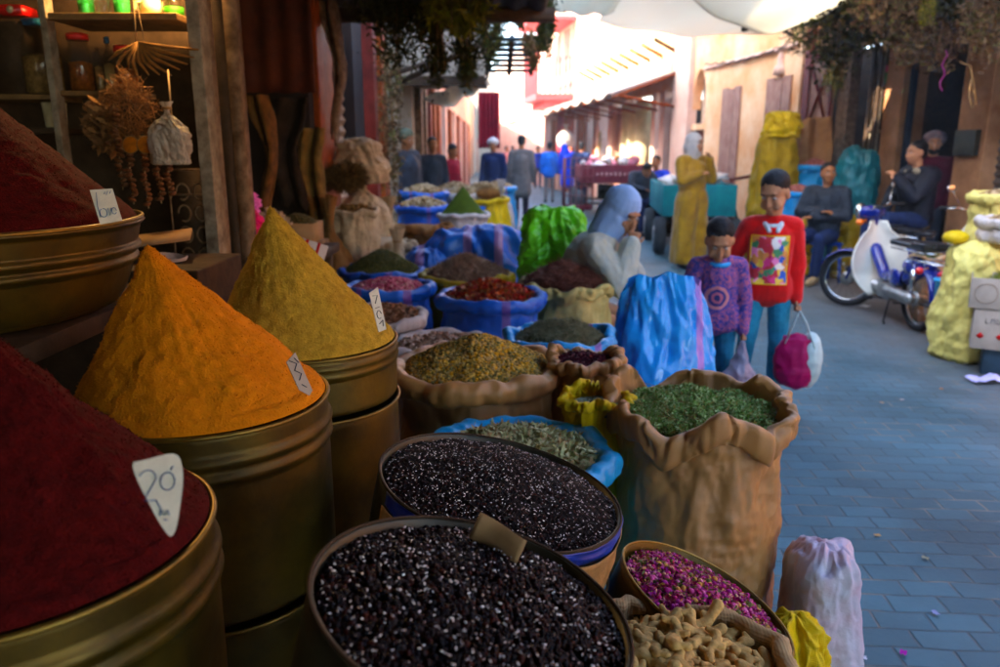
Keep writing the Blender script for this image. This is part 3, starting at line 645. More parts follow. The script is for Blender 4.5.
# ---- big bags beside the customers
def fn_flat(co, no): co[:, 2] = np.maximum(co[:, 2], .0); return co
bag_b = mat('blue_poly_bag', (.02, .22, .62), .2, var=.35, vscale=5, bump=.5, bscale=12, bdist=.01, crease=4, col2=(.1, .4, .8), stripe=[((.35, .2, .62), .13, .165)])
def upright_bag(loc, w, d, h, m, label, seed, lean=.0, rz=0, top=.75, name='plastic_sack', group=None, fold=.035, cat='sack', open_top=True):
    """tall soft bag, mouth pinched together at the top"""
    e = E(name, loc, label, cat, group, rz=rz); nu, nv = 140, 70
    def f(u, v):
        a = u*2*PI; z = h*v; q = v
        k = (1-.12*max(0, 1-q*12))*(1+.06*math.sin(PI*q)); kx = k*(1-(1-top)*max(0, q-.6)/.4); ky = k*(1-.88*max(0, (q-.55)/.45)**1.3)
        w1 = fb(math.cos(a)*1.4+seed, math.sin(a)*1.4, z*2.5, 3)*fold-abs(fb(math.cos(a)*2.2+z*2.5+seed, math.sin(a)*2.2-z*1.5, z*3.5, 4))*fold*1.3-abs(fb(math.cos(a)*3.5+seed-z*3, math.sin(a)*3.5, z*1.5, 3))*fold*.35
        cx = (w/2*kx+w1)*math.cos(a)*(1 if abs(math.cos(a)) < .95 else 1); cy = (d/2*ky+w1)*math.sin(a)
        zz = z*(1+.05*fb(math.cos(a)*1.3+seed, 0, 3, 2))+(.05*(.5-abs(u*2-1))*0)
        return (cx+lean*q*q, cy, max(.0, zz-.25*h*max(0, q-.85)*(abs(math.cos(a))**4)))
    g = G(); g.grid(f, nu, nv, wrap=True); g.f.append(np.array([list(range(nu))[::-1]])); g.mi.append(np.array([0]))
    g.obj('body', m, e)
    return e
upright_bag((.715, 3.27, 0), .47, .34, .94, bag_b, 'tall bright blue plastic sack standing in front of the smaller boy', 3, top=.72, fold=.03)
green_m = mat('lime_plastic', (.22, .62, .02), .35, var=.2, vscale=5, bump=.5, bscale=14, bdist=.008, crease=5)
p = at(553, 230, 4.75)
closed_sack((p.x, p.y, .02), (.46, .38, .52), green_m, 'lime green carrier bag bulging beside the woman in the pale blue headscarf', seed=9, name='green_bag', cat='bag', knot=False, wr=.016, wscale=8, voxel=.01)
bpy.data.objects['green_bag'].location.z = .62
G().b2((p.x-.22, p.y-.2, 0), (p.x+.22, p.y+.2, .615)).obj('wooden_box', wood_d, bevel=.01); T(bpy.data.objects['wooden_box'], 'dark box under the lime green bag', 'box')
# ---- closed and odd sacks around
closed_sack((.845, 1.80, 0), (.2, .22, .49), mat('white_film_red_print', (.46, .48, .56), .35, crease=5, col2=(.5, .36, .43), vscale=7, bump=.9, bscale=45, detail=2), 'white plastic sack with faint red print on the paving at the mint sack', seed=3, knot=False, voxel=.006, wr=.0012, wscale=12)
closed_sack((.70, 1.60, 0), (.2, .2, .40), yellow_pp, 'low yellow sack between the rose tin and the white plastic sack', seed=5, knot=False, voxel=.006, wr=.008, wscale=16)
blue_t = mat('blue_tarp', (.01, .12, .42), .35, var=.35, vscale=4, bump=.5, bscale=12, bdist=.01, stripe=[((.3, .16, .35), .13, .19), ((.3, .16, .35), -.09, -.03)])
closed_sack((-.17, 5.62, 0), (.86, .7, .93), blue_t, 'large crumpled blue sack folded shut behind the bark chips', seed=7, knot=False, wr=.022, wscale=6, voxel=.014)
closed_sack((-.5, 5.45, 0), (.5, .5, .80), blue_t, 'smaller folded blue sack left of the big crumpled one', seed=8, knot=False, wr=.016, wscale=7, voxel=.014)
sack(-.68, 6.4, .86, .27, burlap_brown, 'brown burlap sack with a slumped open mouth', seed=61, t=.03, fold=.03, rimvar=.03)
sack(-.93, 5.75, .82, .26, burlap_pale, 'pale burlap sack half folded below the upright one', seed=62, t=.03, fold=.04, rimvar=.04, pleat=.05)
G().ell((0, 0, 0), (.24, .24, .05)).obj('burlap_stuffing', burlap_pale, loc=(-.93, 5.75, .78)); T(bpy.data.objects['burlap_stuffing'], 'loose burlap stuffed into the pale folded sack', 'cloth')
G().ell((0, 0, 0), (.25, .25, .05)).obj('dark_grain', burlap_brown, loc=(-.68, 6.4, .82)); T(bpy.data.objects['dark_grain'], 'brown goods filling the slumped brown sack', 'goods')
# raised pale sack of brown chips
p = at(354, 208, 5.2)
sack(p.x, p.y, p.z, .165, burlap_pale, 'pale burlap sack of brown chips raised against the left wall', seed=63, t=.018, fold=.02, z0=.72)
heap(p.x, p.y, p.z-.03, .14, .04, burlap_brown, 'rough brown chips in the raised pale burlap sack', 'spice_heap', 'spice heap', seed=20, layers=[(PETAL, grain('rawchips', [(.24, .12, .05), (.16, .08, .03), (.3, .16, .07)]), 700, (.014, .012, .012), .4, .9)], bumpy=.015)
e = E('wooden_crate', (p.x, p.y, 0), 'dark crate carrying the raised pale burlap sack', 'crate')
for k in range(5): G().b2((-.2, -.2, .02+k*.14), (.2, .2, .14+k*.14)).obj('board', wood_d, e, bevel=.004)
closed_sack((-1.06, 6.0, .72), (.42, .36, .5), burlap_pale, 'round pale sack stacked high against the left shutter', seed=64, voxel=.014, wr=.01, wscale=9)
closed_sack((-1.07, 6.0, 1.22), (.42, .36, .34), burlap_pale, 'crumpled pale sack topmost of the stack at the left shutter', seed=65, voxel=.014, knot=False, wr=.02, wscale=7)
closed_sack((-1.0, 6.0, 0), (.46, .42, .72), burlap_brown, 'brown sack at the foot of the stack by the left shutter', seed=66, voxel=.016, knot=False)
closed_sack((-1.12, 5.05, .0), (.36, .34, 1.05), burlap_brown, 'tall brown burlap sack at the foot of the orange pillar', seed=67, voxel=.014)
closed_sack((-.72, 5.35, 0), (.34, .32, .84), burlap_pale, 'pale tied burlap sack between the folded sack and the blue ones', seed=68, voxel=.014)
closed_sack((-1.0, 6.9, 0), (.5, .45, .95), burlap, 'tan burlap sack farther along below the red posts', seed=69, voxel=.016)
# dark fleece bundle hanging in front of the stack
def shag(name, label, cat, c, rad, m, n=900, size=(.03, .012, .012), mats2=None, core=True, group=None, rot=None, tpl=STICK, coremat=None):
    g = G(); 
    if core: g.ell((0, 0, 0), np.array(rad)*.82, nu=24, nv=16)
    d = RNG.normal(size=(n, 3)); d /= np.linalg.norm(d, axis=1)[:, None]
    rr_ = RNG.uniform(.75, 1.12, (n, 1))
    bl = np.array([fb(*(q*2.2+rad[0]*40), 2) for q in d])[:, None]
    g.scatter(tpl[0], tpl[1], d*rr_*(1+.35*bl)*np.array(rad), np.array(size)[None]*RNG.uniform(.6, 1.4, (n, 1)), 1.2, mi=1)
    o = g.obj(name, [coremat or m, m]); o.location = c
    if rot: o.rotation_euler = rot
    return T(o, label, cat, group)
fleece = grain('brown_fleece', [(.08, .045, .02), (.13, .075, .03), (.05, .03, .015), (.18, .11, .05)], .9, .1)
shag('fleece_bundle', 'brown shaggy bundle resting against the stacked pale sacks', 'bundle', at(345, 178, 5.5), (.13, .09, .07), fleece, 2600, size=(.05, .03, .03), coremat=fleece)
# sacks further along the left side
sack(-.37, 7.75, .86, .25, white_pp, 'grey white sack with a dark green cone on top', seed=70, t=.02, fold=.015, nu=90)
o = G().grid(lambda u, v: (.22*(1-v)*math.cos(u*2*PI), .22*(1-v)*math.sin(u*2*PI), .27*v+.006*fb(u*20, v*9, 1)), 40, 14, wrap=True).obj('powder_heap', mat('henna_powder', (.05, .07, .015), .95, bump=.9, bscale=120), loc=(-.37, 7.75, .85)); T(o, 'dark green powder cone on the grey white sack', 'spice heap')
sack(-.02, 8.9, .93, .22, yellow_pp, 'yellow sack with a white rolled mouth beside the man in the grey coat', seed=71, t=.02, fold=.02, nu=90, tilt=(.0, -.12))
shag('root_bundle', 'dark brown bundle spilling from the yellow sack', 'bundle', (-.13, 8.9, .98), (.17, .15, .09), fleece, 700, coremat=burlap_brown)
closed_sack((-.23, 8.35, 0), (.5, .5, .78), blue_t, 'blue sack between the green cone and the yellow sack', seed=72, voxel=.02, wr=.02, wscale=6)
sk = [(-.82, 8.3, .9, .3, blue_pp, 'blue sack piled with small packets at the left wall'), (-.45, 10.0, .93, .33, white_pp, 'broad white sack beside the shopkeepers on the left'), (-.95, 9.6, .98, .3, blue_pp2, 'blue sack of tan goods next to the man in the knitted cap'),
      (-.25, 11.6, .92, .3, cream_pp, 'cream sack in front of the man in the white cap'), (-.02, 12.6, .9, .28, lblue_pp, 'pale blue sack beyond the yellow one'), (-.7, 12.2, .9, .33, white_pp, 'white sack under the left awning')]
for i, (x, y, h, r, m, lb) in enumerate(sk):
    sack(x, y, h, r, m, lb, seed=80+i, t=.03, fold=.02, nu=70)
    heap(x, y, h-.02, r*.85, .09, burlap_brown, ['small packets piled in the blue sack at the left wall', 'tan goods heaped in the broad white sack near the shopkeepers', 'tan goods in the blue sack by the knitted cap man', 'brown goods in the cream sack before the white cap man', 'brown goods in the pale blue sack beyond the yellow one', 'tan goods in the white sack under the left awning'][i], 'goods_heap', 'goods heap', seed=90+i, layers=[(SBALL, grain('farg', [(.35, .25, .14), (.5, .38, .25), (.2, .12, .06)]), 350, (.022, .02, .016), .4, .9)], n=30, nr=8)
closed_sack((.02, 11.2, 0), (.4, .4, .95), white_pp, 'tall white sack beside the white capped man', seed=95, voxel=.025)
# things in the dark recess on the left
def bunch_bag(c, r, m, label, seed): return closed_sack(c, (r*2, r*1.8, r*2.1), m, label, seed=seed, voxel=.01, wr=.01, wscale=18, name='knotted_bag', cat='bag')
e = E('low_table', (-1.28, 3.55, 0), 'dark low table in the recess behind the olive powder', 'table')
G().box((0, 0, 1.0), (.95, .55, .04)).obj('top', wood_d, e)
for sx in (-1, 1):
    for sy in (-1, 1): G().box((sx*.42, sy*.22, .49), (.05, .05, .98)).obj('leg', wood_d, e)
bunch_bag(at(243, 236, 3.2)+Vector((0, 0, -.02)), .085, mat('pink_net', (.7, .05, .15), .5, var=.5, vscale=30, bump=.7), 'crimson plastic bag knotted in the recess', 4)
bunch_bag(at(247, 214, 3.4)+Vector((0, 0, 0.0)), .06, mat('pink_plastic', (.85, .2, .5), .4, var=.3, vscale=30), 'bright pink plastic bag behind the crimson one', 5)
shag('onion_bag', 'pale netted lump beside the pink bags', 'bag', at(272, 222, 3.6), (.07, .06, .055), grain('onion', [(.5, .35, .25), (.4, .28, .2)]), 300, size=(.012, .01, .01), tpl=PETAL)
e = E('seed_box', at(298, 222, 3.75), 'small cardboard box heaped with dark seeds in the recess', 'box')
g = G(); g.b2((-.1, -.1, -.09), (.1, -.094, .0)); g.b2((-.1, .094, -.09), (.1, .1, 0)); g.b2((-.1, -.094, -.09), (-.094, .094, 0)); g.b2((.094, -.094, -.09), (.1, .094, 0)); g.b2((-.094, -.094, -.09), (.094, .094, -.084)); g.obj('box', card, e)
heap(*(at(298, 222, 3.75)-Vector((0, 0, .01))), .094, .05, burlap_brown, 'dark seeds heaped in the small cardboard box', 'seed_heap', 'seeds', seed=25, layers=[(SBALL, grain('dkseed', [(.06, .05, .02), (.1, .07, .03)]), 900, (.006, .005, .005), .4, .9)])
G().box((0, 0, -.11), (.24, .24, .035)).obj('plank_stack', wood_m, loc=at(298, 222, 3.75)); T(bpy.data.objects['plank_stack'], 'short plank under the small seed box', 'plank')
e = E('striped_carton', at(309, 258, 3.3), 'white carton with red stripes leaning behind the olive powder', 'carton', rot=(R(-10), R(20), R(15)))
G().box((0, 0, 0), (.12, .12, .14)).obj('box', white_pp, e, bevel=.003)
for k in (-.03, .02): G().box((k, -.061, 0), (.012, .003, .141)).obj('stripe', mat('red_print', (.35, .02, .02), .7), e)

# ================================================================== RIGHT SIDE GOODS
p0 = (3.37, 5.35, 0)
closed_sack(p0, (.44, .4, .86), ly_pp, 'tall pale yellow sack standing on the paving beside the mopeds', seed=101, voxel=.012, knot=False, wr=.008, wscale=9)
o = G().ell((0, 0, 0), (.09, .07, .05)).obj('sack_corner', yellow_pp, loc=(3.22, 5.4, .87)); T(o, 'yellow knotted plastic lump on the tall pale yellow sack', 'plastic bundle')
sack(3.55, 5.3, 1.02, .2, white_pp, 'small white sack of grain standing on the tall pale yellow sack', seed=103, t=.03, fold=.02, z0=.84)
heap(3.55, 5.3, .995, .17, .05, burlap_brown, 'brown grain in the small white sack up on the yellow one', 'goods_heap', 'goods heap', seed=104, layers=[(SBALL, grain('farg', [(.35, .25, .14)]), 900, (.008, .007, .006), .4, .9)])
sack(3.72, 5.75, 1.16, .2, ly_pp, 'pale yellow sack with folded top behind the small white sack', seed=105, t=.03, fold=.03, z0=0)
heap(3.72, 5.75, 1.13, .17, .05, burlap_brown, 'brown goods in the pale yellow sack at the frame edge', 'goods_heap', 'goods heap', seed=106, layers=[(SBALL, grain('farg', [(.35, .25, .14)]), 500, (.012, .01, .009), .4, .9)])
sack(3.76, 6.65, .58, .13, burlap_pale, 'small pale burlap sack of dry herbs beside the moped seat', seed=107, t=.02, fold=.02)
heap(3.76, 6.65, .56, .11, .1, mbase, 'grey dry herbs in the small pale burlap sack', 'herb_heap', 'dried herbs', seed=108, layers=[(STICK, grain('gherb', [(.2, .16, .1), (.28, .22, .15), (.14, .12, .07)]), 700, (.022, .016, .016), .4, .9)])
e = E('plastic_tub', (3.36, 5.66, -.0), 'cyan blue plastic tub beside the tall yellow sack', 'tub'); g = G(); g.lathe([(.065, .0), (.07, .02), (.08, .5), (.09, .51), (.09, .53), (.075, .53), (.07, .45)], 40); g.obj('body', mat('cyan_tub', (.02, .3, .55), .35, var=.1, bump=0), e)
k = G(); k.tube([(.091*math.cos(a), .091*math.sin(a), .52) for a in np.linspace(0, 2*PI, 41)[:-1]], .008, 8, closed=True); k.obj('rim', MATS['cyan_tub'], e)
def carton(c, sz, label, rz, marks, openup=False):
    e = E('carton', c, label, 'carton', 'printed cardboard cartons', rz=rz); w, d, h = sz; g = G()
    for a, b in (((-w/2, -d/2, 0), (w/2, -d/2+.006, h)), ((-w/2, d/2-.006, 0), (w/2, d/2, h)), ((-w/2, -d/2+.006, 0), (-w/2+.006, d/2-.006, h)), ((w/2-.006, -d/2+.006, 0), (w/2, d/2-.006, h)), ((-w/2+.006, -d/2+.006, 0), (w/2-.006, d/2-.006, .006))): g.b2(a, b)
    g.obj('box', card_p, e, bevel=.0015)
    if not openup: G().b2((-w/2+.002, -d/2+.002, h), (w/2-.002, d/2-.002, h+.006)).obj('lid', card_p, e)
    marks(e, w, d, h); return e
def m1(e, w, d, h):
    for cx in (-.19, -.04):
        g = G(); g.tube([(cx+.065*math.cos(a), -d/2-.002, h/2+.065*math.sin(a)) for a in np.linspace(0, 2*PI, 33)[:-1]], .0025, 5, closed=True); g.obj('printed_ring', mat('faded_print', (.22, .16, .12), .8), e)
def m2(e, w, d, h):
    rp = mat('red_print', (.35, .02, .02), .7); bp_ = mat('dark_print', (.08, .06, .06), .8)
    for cx in (-.21, -.10, .06):
        G().box((cx, -d/2-.002, .09), (.032, .002, .032), rot=rotm(0, R(45), 0)).obj('red_diamond', rp, e)
    g = G(); x = -.19
    for k in range(7):
        g.box((x, -d/2-.002, .19), (.004, .002, .035)); g.box((x+.01, -d/2-.002, .19+(.014 if k % 2 else -.014)), (.016, .002, .005)); 
        if k % 3: g.box((x+.018, -d/2-.002, .19), (.004, .002, .03))
        x += .032
    g.obj('printing', bp_, e)
    G().box((.16, -d/2-.002, .2), (.07, .002, .03), rot=rotm(0, R(-12), 0)).obj('red_printing', rp, e)
G().box((0, 0, .09), (.44, .3, .18)).obj('blue_crate', mat('grey_blue_crate', (.03, .05, .07), .5), bevel=.01, loc=(3.5, 4.96, 0)).rotation_euler.z = R(-30); T(bpy.data.objects['blue_crate'], 'grey blue crate under the printed cartons', 'crate')
carton((3.45, 4.96, .184), (.52, .34, .26), 'lower grey carton with red diamonds at the frame edge', R(-30), m2)
carton((3.43, 4.96, .456), (.56, .34, .2), 'upper carton printed with two faded rings, moss heaped in it', R(-31), m1, True)
heap(3.43, 4.96, .61, .16, .13, mbase, 'yellow green moss heaped in the upper carton', 'herb_heap', 'dried herbs', seed=110, layers=[(STICK, grain('moss', [(.2, .22, .04), (.3, .3, .08), (.12, .14, .03)]), 2200, (.03, .02, .02), .4, .9)])
o = G().grid(lambda u, v: ((u-.5)*.2, (v-.5)*.12, .02+.02*fb(u*3, v*3, 5)+.02*u), 16, 12).obj('plastic_scrap', mat('lilac_plastic', (.55, .5, .75), .4, var=.15), loc=(3.15, 4.75, 0)); T(o, 'crumpled pale lilac plastic scrap on the paving by the cartons', 'litter')
s = o.modifiers.new('s', 'SOLIDIFY'); s.thickness = .002
# heap of sacks by the wall
closed_sack((3.62, 10.3, 0), (.62, .6, 1.75), ochre_pp, 'tall stack-high yellow sack leaning at the orange wall', seed=120, voxel=.03, wr=.02, wscale=5, knot=False)
closed_sack((3.66, 10.25, 1.62), (.5, .45, .34), yellow_pp, 'bright yellow crumpled sack crowning the tall yellow one', seed=121, voxel=.02, wr=.03, wscale=7, knot=False)
sack(3.74, 9.75, .98, .27, lblue_pp, 'light blue sack of pinkish grains beside the seated man', seed=122, t=.03, fold=.03, nu=80)
heap(3.74, 9.75, .96, .24, .08, mat('pinkgrain', (.35, .12, .1), .9, bump=.8), 'pinkish grains in the light blue sack left of the seated man', 'goods_heap', 'goods heap', seed=123, layers=[(SBALL, grain('pinkg', [(.4, .14, .12), (.3, .1, .08), (.5, .25, .2)]), 900, (.012, .01, .01), .4, .9)], n=36, nr=10)
sack(4.15, 10.35, 1.28, .3, cyan_pp, 'tall blue sack of red seeds against the folded door', seed=124, t=.03, fold=.03, nu=80)
heap(4.15, 10.35, 1.25, .26, .1, mat('pinkgrain', (.35, .12, .1), .9), 'red brown seeds in the tall blue sack by the folded door', 'goods_heap', 'goods heap', seed=125, layers=[(SBALL, MATS['pinkg'], 900, (.012, .01, .01), .4, .9)], n=36, nr=10)
closed_sack((3.85, 10.95, 0), (.45, .45, 1.55), lblue_pp, 'light blue closed sack behind the pinkish grains', seed=126, voxel=.03, wr=.015, wscale=6, knot=False)
e = E('draped_burlap', (3.98, 10.55, 0), 'brown burlap sheet draped over the top of the sacks', 'cloth')
o = G().grid(lambda u, v: ((u-.5)*.78, -.28+.5*v+.05*math.sin(u*19)*(1-v), 1.62+.28*math.sin(PI*min(1, v*1.2))*(.6+.4*u)-(.0 if v > .3 else (0.3-v)*2.4)*(1 if .35 < u < .95 else .25)+.04*fb(u*4, v*4, 8)), 50, 30).obj('sheet', mat('brown_cloth', (.28, .15, .08), .9, var=.3, vscale=4, bump=.4, bscale=20), e)
s = o.modifiers.new('s', 'SOLIDIFY'); s.thickness = .008
closed_sack((4.28, 9.35, .0), (.56, .46, 1.5), teal_pp, 'big teal plastic sack behind the man in the dark jacket', seed=130, voxel=.02, wr=.012, wscale=7, knot=False)
closed_sack((4.14, 8.9, 0), (.5, .36, .72), ochre_pp, 'mustard sack slumped beside the blue stool', seed=131, voxel=.02, wr=.015, wscale=6, knot=False)
closed_sack((3.62, 9.2, 0), (.26, .3, .72), yellow_pp, 'small yellow sack left of the seated man in the dark jacket', seed=132, voxel=.02, wr=.012, wscale=7, knot=False)

# ================================================================== MOPEDS
def tarc(c, r, a0, a1, n=16): return [(c[0], c[1]+r*math.cos(R(a0+(a1-a0)*i/n)), c[2]+r*math.sin(R(a0+(a1-a0)*i/n))) for i in range(n+1)]
def moped(loc, rz, steer, label):
    """heading +y; rear axle at y=0, front axle at y=1.12"""
    e = E('moped', loc, label, 'moped', 'parked blue mopeds', rz=rz)
    def wheel(nm, M, side=1):
        g = G(); g.tube([(0, .245*math.cos(a), .245*math.sin(a)) for a in np.linspace(0, 2*PI, 49)[:-1]], .03, 10, closed=True)
        w = g.obj(nm, black, e); w.matrix_local = M
        k = G(); k.tube([(0, .213*math.cos(a), .213*math.sin(a)) for a in np.linspace(0, 2*PI, 49)[:-1]], .011, 8, closed=True); k.obj('rim', chrome, w)
        k = G()
        for i in range(16):
            a = i*PI/8; k.tube([(.03*(-1)**i, .03*math.cos(a+.5), .03*math.sin(a+.5)), (0, .21*math.cos(a), .21*math.sin(a))], .0018, 4)
        k.obj('spokes', chrome, w)
        k = G(); k.tube([(-.045, 0, 0), (.045, 0, 0)], .045, 20); k.tube([(-.05, 0, 0), (-.02, 0, 0)], .062, 20); k.obj('hub', alu, w); return w
    wheel('rear_wheel', Matrix.Translation((0, 0, .275)))
    S = Matrix.Translation((0, .93, .6))@Matrix.Rotation(steer, 4, 'Z')
    def steerobj(o): o.matrix_local = S; return o
    w = wheel('front_wheel', S@Matrix.Translation((0, .19, -.325)))
    g = G()
    for sx in (-1, 1): g.tube([(sx*.055, .19, -.325), (sx*.055, .10, -.05), (sx*.045, .0, .18)], .016, 8)
    steerobj(g.obj('fork', mblue, e))
    g = G(); g.grid(lambda u, v: ((v-.5)*.12, .19+.285*math.cos(R(15+165*u))*(1-.04*(2*v-1)**2), -.325+.285*math.sin(R(15+165*u))*(1-.05*(2*v-1)**2)), 22, 7)
    o = steerobj(g.obj('front_fender', mblue, e)); m = o.modifiers.new('s', 'SOLIDIFY'); m.thickness = .004
    g = G(); g.ell((0, .06, .30), (.10, .11, .075)); g.box((0, -.0, .31), (.2, .1, .07)); g.cap((0, 0, .05), (0, .02, .27), .045, .06); steerobj(blob(g, .012, 'handlebar_shroud', mblue, e))
    g = G(); g.lathe([(.02, -.02), (.075, .0), (.08, .03), (.07, .045), (.0, .055)], 28, M=np.array(Matrix.Translation((0, .12, .31))@Matrix.Rotation(R(-90), 4, 'X')), capb=True); steerobj(g.obj('headlight', [chrome], e))
    g = G(); g.tube([(-.31, -.12, .37), (-.22, -.05, .38), (-.1, 0, .35), (.1, 0, .35), (.22, -.05, .38), (.31, -.12, .37)], .011, 8); steerobj(g.obj('handlebar', chrome, e))
    for sx in (-1, 1):
        g = G(); g.tube([(sx*.22, -.05, .38), (sx*.33, -.135, .372)], .017, 10); steerobj(g.obj('grip', black, e))
        g = G(); g.tube([(sx*.2, -.02, .385), (sx*.31, -.07, .37)], .006, 6); steerobj(g.obj('brake_lever', chrome, e))
        g = G(); g.ell((sx*.12, .1, .22), (.035, .035, .03)); g.tube([(sx*.06, .06, .24), (sx*.12, .1, .22)], .008, 6); steerobj(g.obj('indicator', mat('amber_lens', (.7, .2, .02), .2, bump=0), e))
    # leg shield: wide cream apron, sweeping down to the footrest
    def shield(u, v):
        a = (u-.5)*2; hw = (.11+.15*math.sin(PI*min(1, v*1.15))**.8)*(1 if v < .85 else 1-.3*(v-.85)/.15)
        return (a*hw, .80+.10*v-.10*(a*a)*(.4+.6*math.sin(PI*v))+.12*max(0, .25-v)*-3, .18+.66*v)
    o = G().grid(shield, 24, 24).obj('leg_shield', mwhite, e); m = o.modifiers.new('s', 'SOLIDIFY'); m.thickness = .012; m.offset = 0
    g = G(); g.cap((0, .86, .58), (0, .62, .36), .06, .055); g.cap((0, .62, .36), (0, .2, .42), .055, .06); g.cap((0, .2, .42), (0, -.12, .56), .07, .045); g.ell((0, .12, .52), (.085, .17, .09)); blob(g, .012, 'frame', mblue, e)
    # rear fender and side panels
    o = G().grid(lambda u, v: ((v-.5)*.15, .295*math.cos(R(10+170*u))*(1-.05*(2*v-1)**2), .275+.295*math.sin(R(10+170*u))*(1-.06*(2*v-1)**2)), 26, 7).obj('rear_fender', mblue, e); m = o.modifiers.new('s', 'SOLIDIFY'); m.thickness = .005
    for sx in (-1, 1):
        g = G(); g.ell((sx*.07, .32, .40), (.02, .10, .08)); g.obj('side_cover', mblue, e)
        g = G(); g.tube([(sx*.085, 0, .275), (sx*.085, -.02, .57)], .013, 8); g.obj('shock_absorber', mblue, e)
        g = G(); g.tube([(sx*.085, -.005, .34), (sx*.085, -.018, .52)], .019, 10); g.obj('spring', chrome, e)
    g = G(); g.box((0, .14, .70), (.2, .56, .05)); g.box((0, -.06, .72), (.22, .22, .05)); g.ell((0, .38, .70), (.08, .1, .035)); blob(g, .012, 'seat', mat('seat_vinyl', (.012, .012, .014), .3, var=.2, bump=.1), e)
    g = G(); g.tube([(-.1, .38, .655), (-.11, -.1, .665), (0, -.19, .665), (.11, -.1, .665), (.1, .38, .655)], .008, 8); g.obj('seat_rail', chrome, e)
    g = G(); g.tube([(-.09, .1, .6), (-.1, -.16, .6), (-.1, -.34, .6), (.1, -.34, .6), (.1, -.16, .6), (.09, .1, .6)], .007, 6)
    for k in range(4): g.tube([(-.1, -.12-.07*k, .6), (.1, -.12-.07*k, .6)], .004, 6)
    g.obj('rack', chrome, e)
    g = G(); g.ell((0, -.31, .52), (.055, .03, .035)); g.obj('tail_light', red_lens, e)
    g = G(); g.box((0, -.315, .43), (.12, .006, .09), rot=rotm(R(-15))); g.obj('number_plate', mat('plate_grey', (.3, .3, .28), .5), e)
    for sx in (-1, 1):
        g = G(); g.ell((sx*.15, -.22, .54), (.033, .03, .03)); o = g.obj('rear_indicator', red_lens, e); g = G(); g.tube([(sx*.07, -.2, .56), (sx*.14, -.22, .545)], .007, 6); g.obj('stalk', chrome, e)
    # engine, chain case, exhaust, stand
    g = G(); g.cap((0, .62, .26), (0, .42, .27), .07, .085); g.box((-.06, .45, .26), (.07, .24, .13)); g.cap((.0, .66, .25), (0, .8, .24), .055, .05); blob(g, .01, 'engine', alu, e, smooth=2)
    g = G()
    for k in range(6): g.tube([(0, .67+k*.02, .245), (0, .675+k*.02, .245)], .068, 16)
    g.obj('cylinder_fins', alu, e)
    g = G(); g.cap((-.085, .0, .275), (-.085, .38, .275), .055, .05); g.box((-.085, .2, .275), (.03, .4, .09)); blob(g, .01, 'chain_case', alu, e, smooth=2)
    g = G(); g.cap((.09, .62, .17), (.11, -.2, .24), .02, .035); g.obj('exhaust', chrome, e)
    g = G(); g.tube([(-.06, .38, .2), (-.13, .3, .02), (-.15, .24, .012)], .009, 8); g.tube([(.06, .38, .2), (.13, .3, .02), (.15, .24, .012)], .009, 8); g.obj('stand', black, e)
    g = G(); g.tube([(-.2, .5, .19), (.2, .5, .19)], .009, 8); g.tube([(-.24, .5, .19), (-.16, .5, .19)], .016, 8); g.tube([(.24, .5, .19), (.16, .5, .19)], .016, 8); g.obj('footrest', black, e)
    g = G(); g.ell((.34, -.02, .55), (.045, .008, .03)); g.tube([(.2, -.04, .39), (.33, -.02, .54)], .004, 6); steerobj(g.obj('mirror', chrome, e))
    return e
moped((3.47, 6.2, 0), R(-1), R(48), 'blue moped with cream leg shield parked in the street, rear towards us')
moped((3.92, 7.62, 0), R(-161), R(-5), 'second blue moped facing us, its round headlamp beside the yellow sacks')

# ================================================================== CARTS
def cart(loc, rz, w, l, z0, z1, m, label, load, wr=.265, slope=0, wheels4=True):
    e = E('cart', loc, label, 'cart', 'street carts', rz=rz)
    for nm, a, b in (('end_panel', (-w/2, 0, z0), (w/2, .03, z1)), ('end_panel', (-w/2, l-.03, z0), (w/2, l, z1)), ('side_panel', (-w/2, .033, z0), (-w/2+.03, l-.033, z1)), ('side_panel', (w/2-.03, .033, z0), (w/2, l-.033, z1)), ('floor_panel', (-w/2+.033, .033, z0), (w/2-.033, l-.033, z0+.03))):
        G().b2(a, b).obj(nm, m, e, bevel=.004)
    g = G()
    for sx in (-1, 1): g.b2((sx*w*.36-.03, 0.05, z0-.1), (sx*w*.36+.03, l-.05, z0-.003))
    g.obj('chassis', dtin, e)
    ys = (.12, l-.4) if wheels4 else (l*.5,)
    for y in ys:
        G().tube([(-w/2, y, wr), (w/2, y, wr)], .025, 8).obj('axle', dtin, e)
        G().b2((-.2, y-.04, wr), (.2, y+.04, z0-.1)).obj('bracket', dtin, e)
        for sx in (-1, 1):
            g = G(); g.lathe([(.09, -.08), (wr*.62, -.085), (wr*.9, -.075), (wr, -.045), (wr, .045), (wr*.9, .075), (wr*.62, .085), (.09, .08)], 32, M=np.array(Matrix.Translation((sx*(w/2+.02), y, wr))@Matrix.Rotation(PI/2, 4, 'Y')), capt=True)
            t = g.obj('wheel', mat('dusty_tyre', (.05, .055, .06), .85, var=.2), e); g = G(); g.lathe([(.02, -.09), (wr*.5, -.088), (wr*.52, -.07)], 24, M=np.array(Matrix.Translation((sx*(w/2+.02), y, wr))@Matrix.Rotation(PI/2 if sx < 0 else -PI/2, 4, 'Y'))); g.obj('hub', alu, t)
    return e
tealp = mat('teal_cart_paint', (.01, .17, .2), .6, col2=(.03, .28, .3), vscale=5, bump=.3, bscale=20)
cart((2.83, 10.95, 0), R(-6), 1.02, 2.2, .55, .99, tealp, 'teal cart on car wheels behind the woman in the yellow robe', None)
e = E('plastic_sheets', (2.95, 11.6, 1.0), 'white sheets and scrap piled on the teal cart', 'load'); g = G()
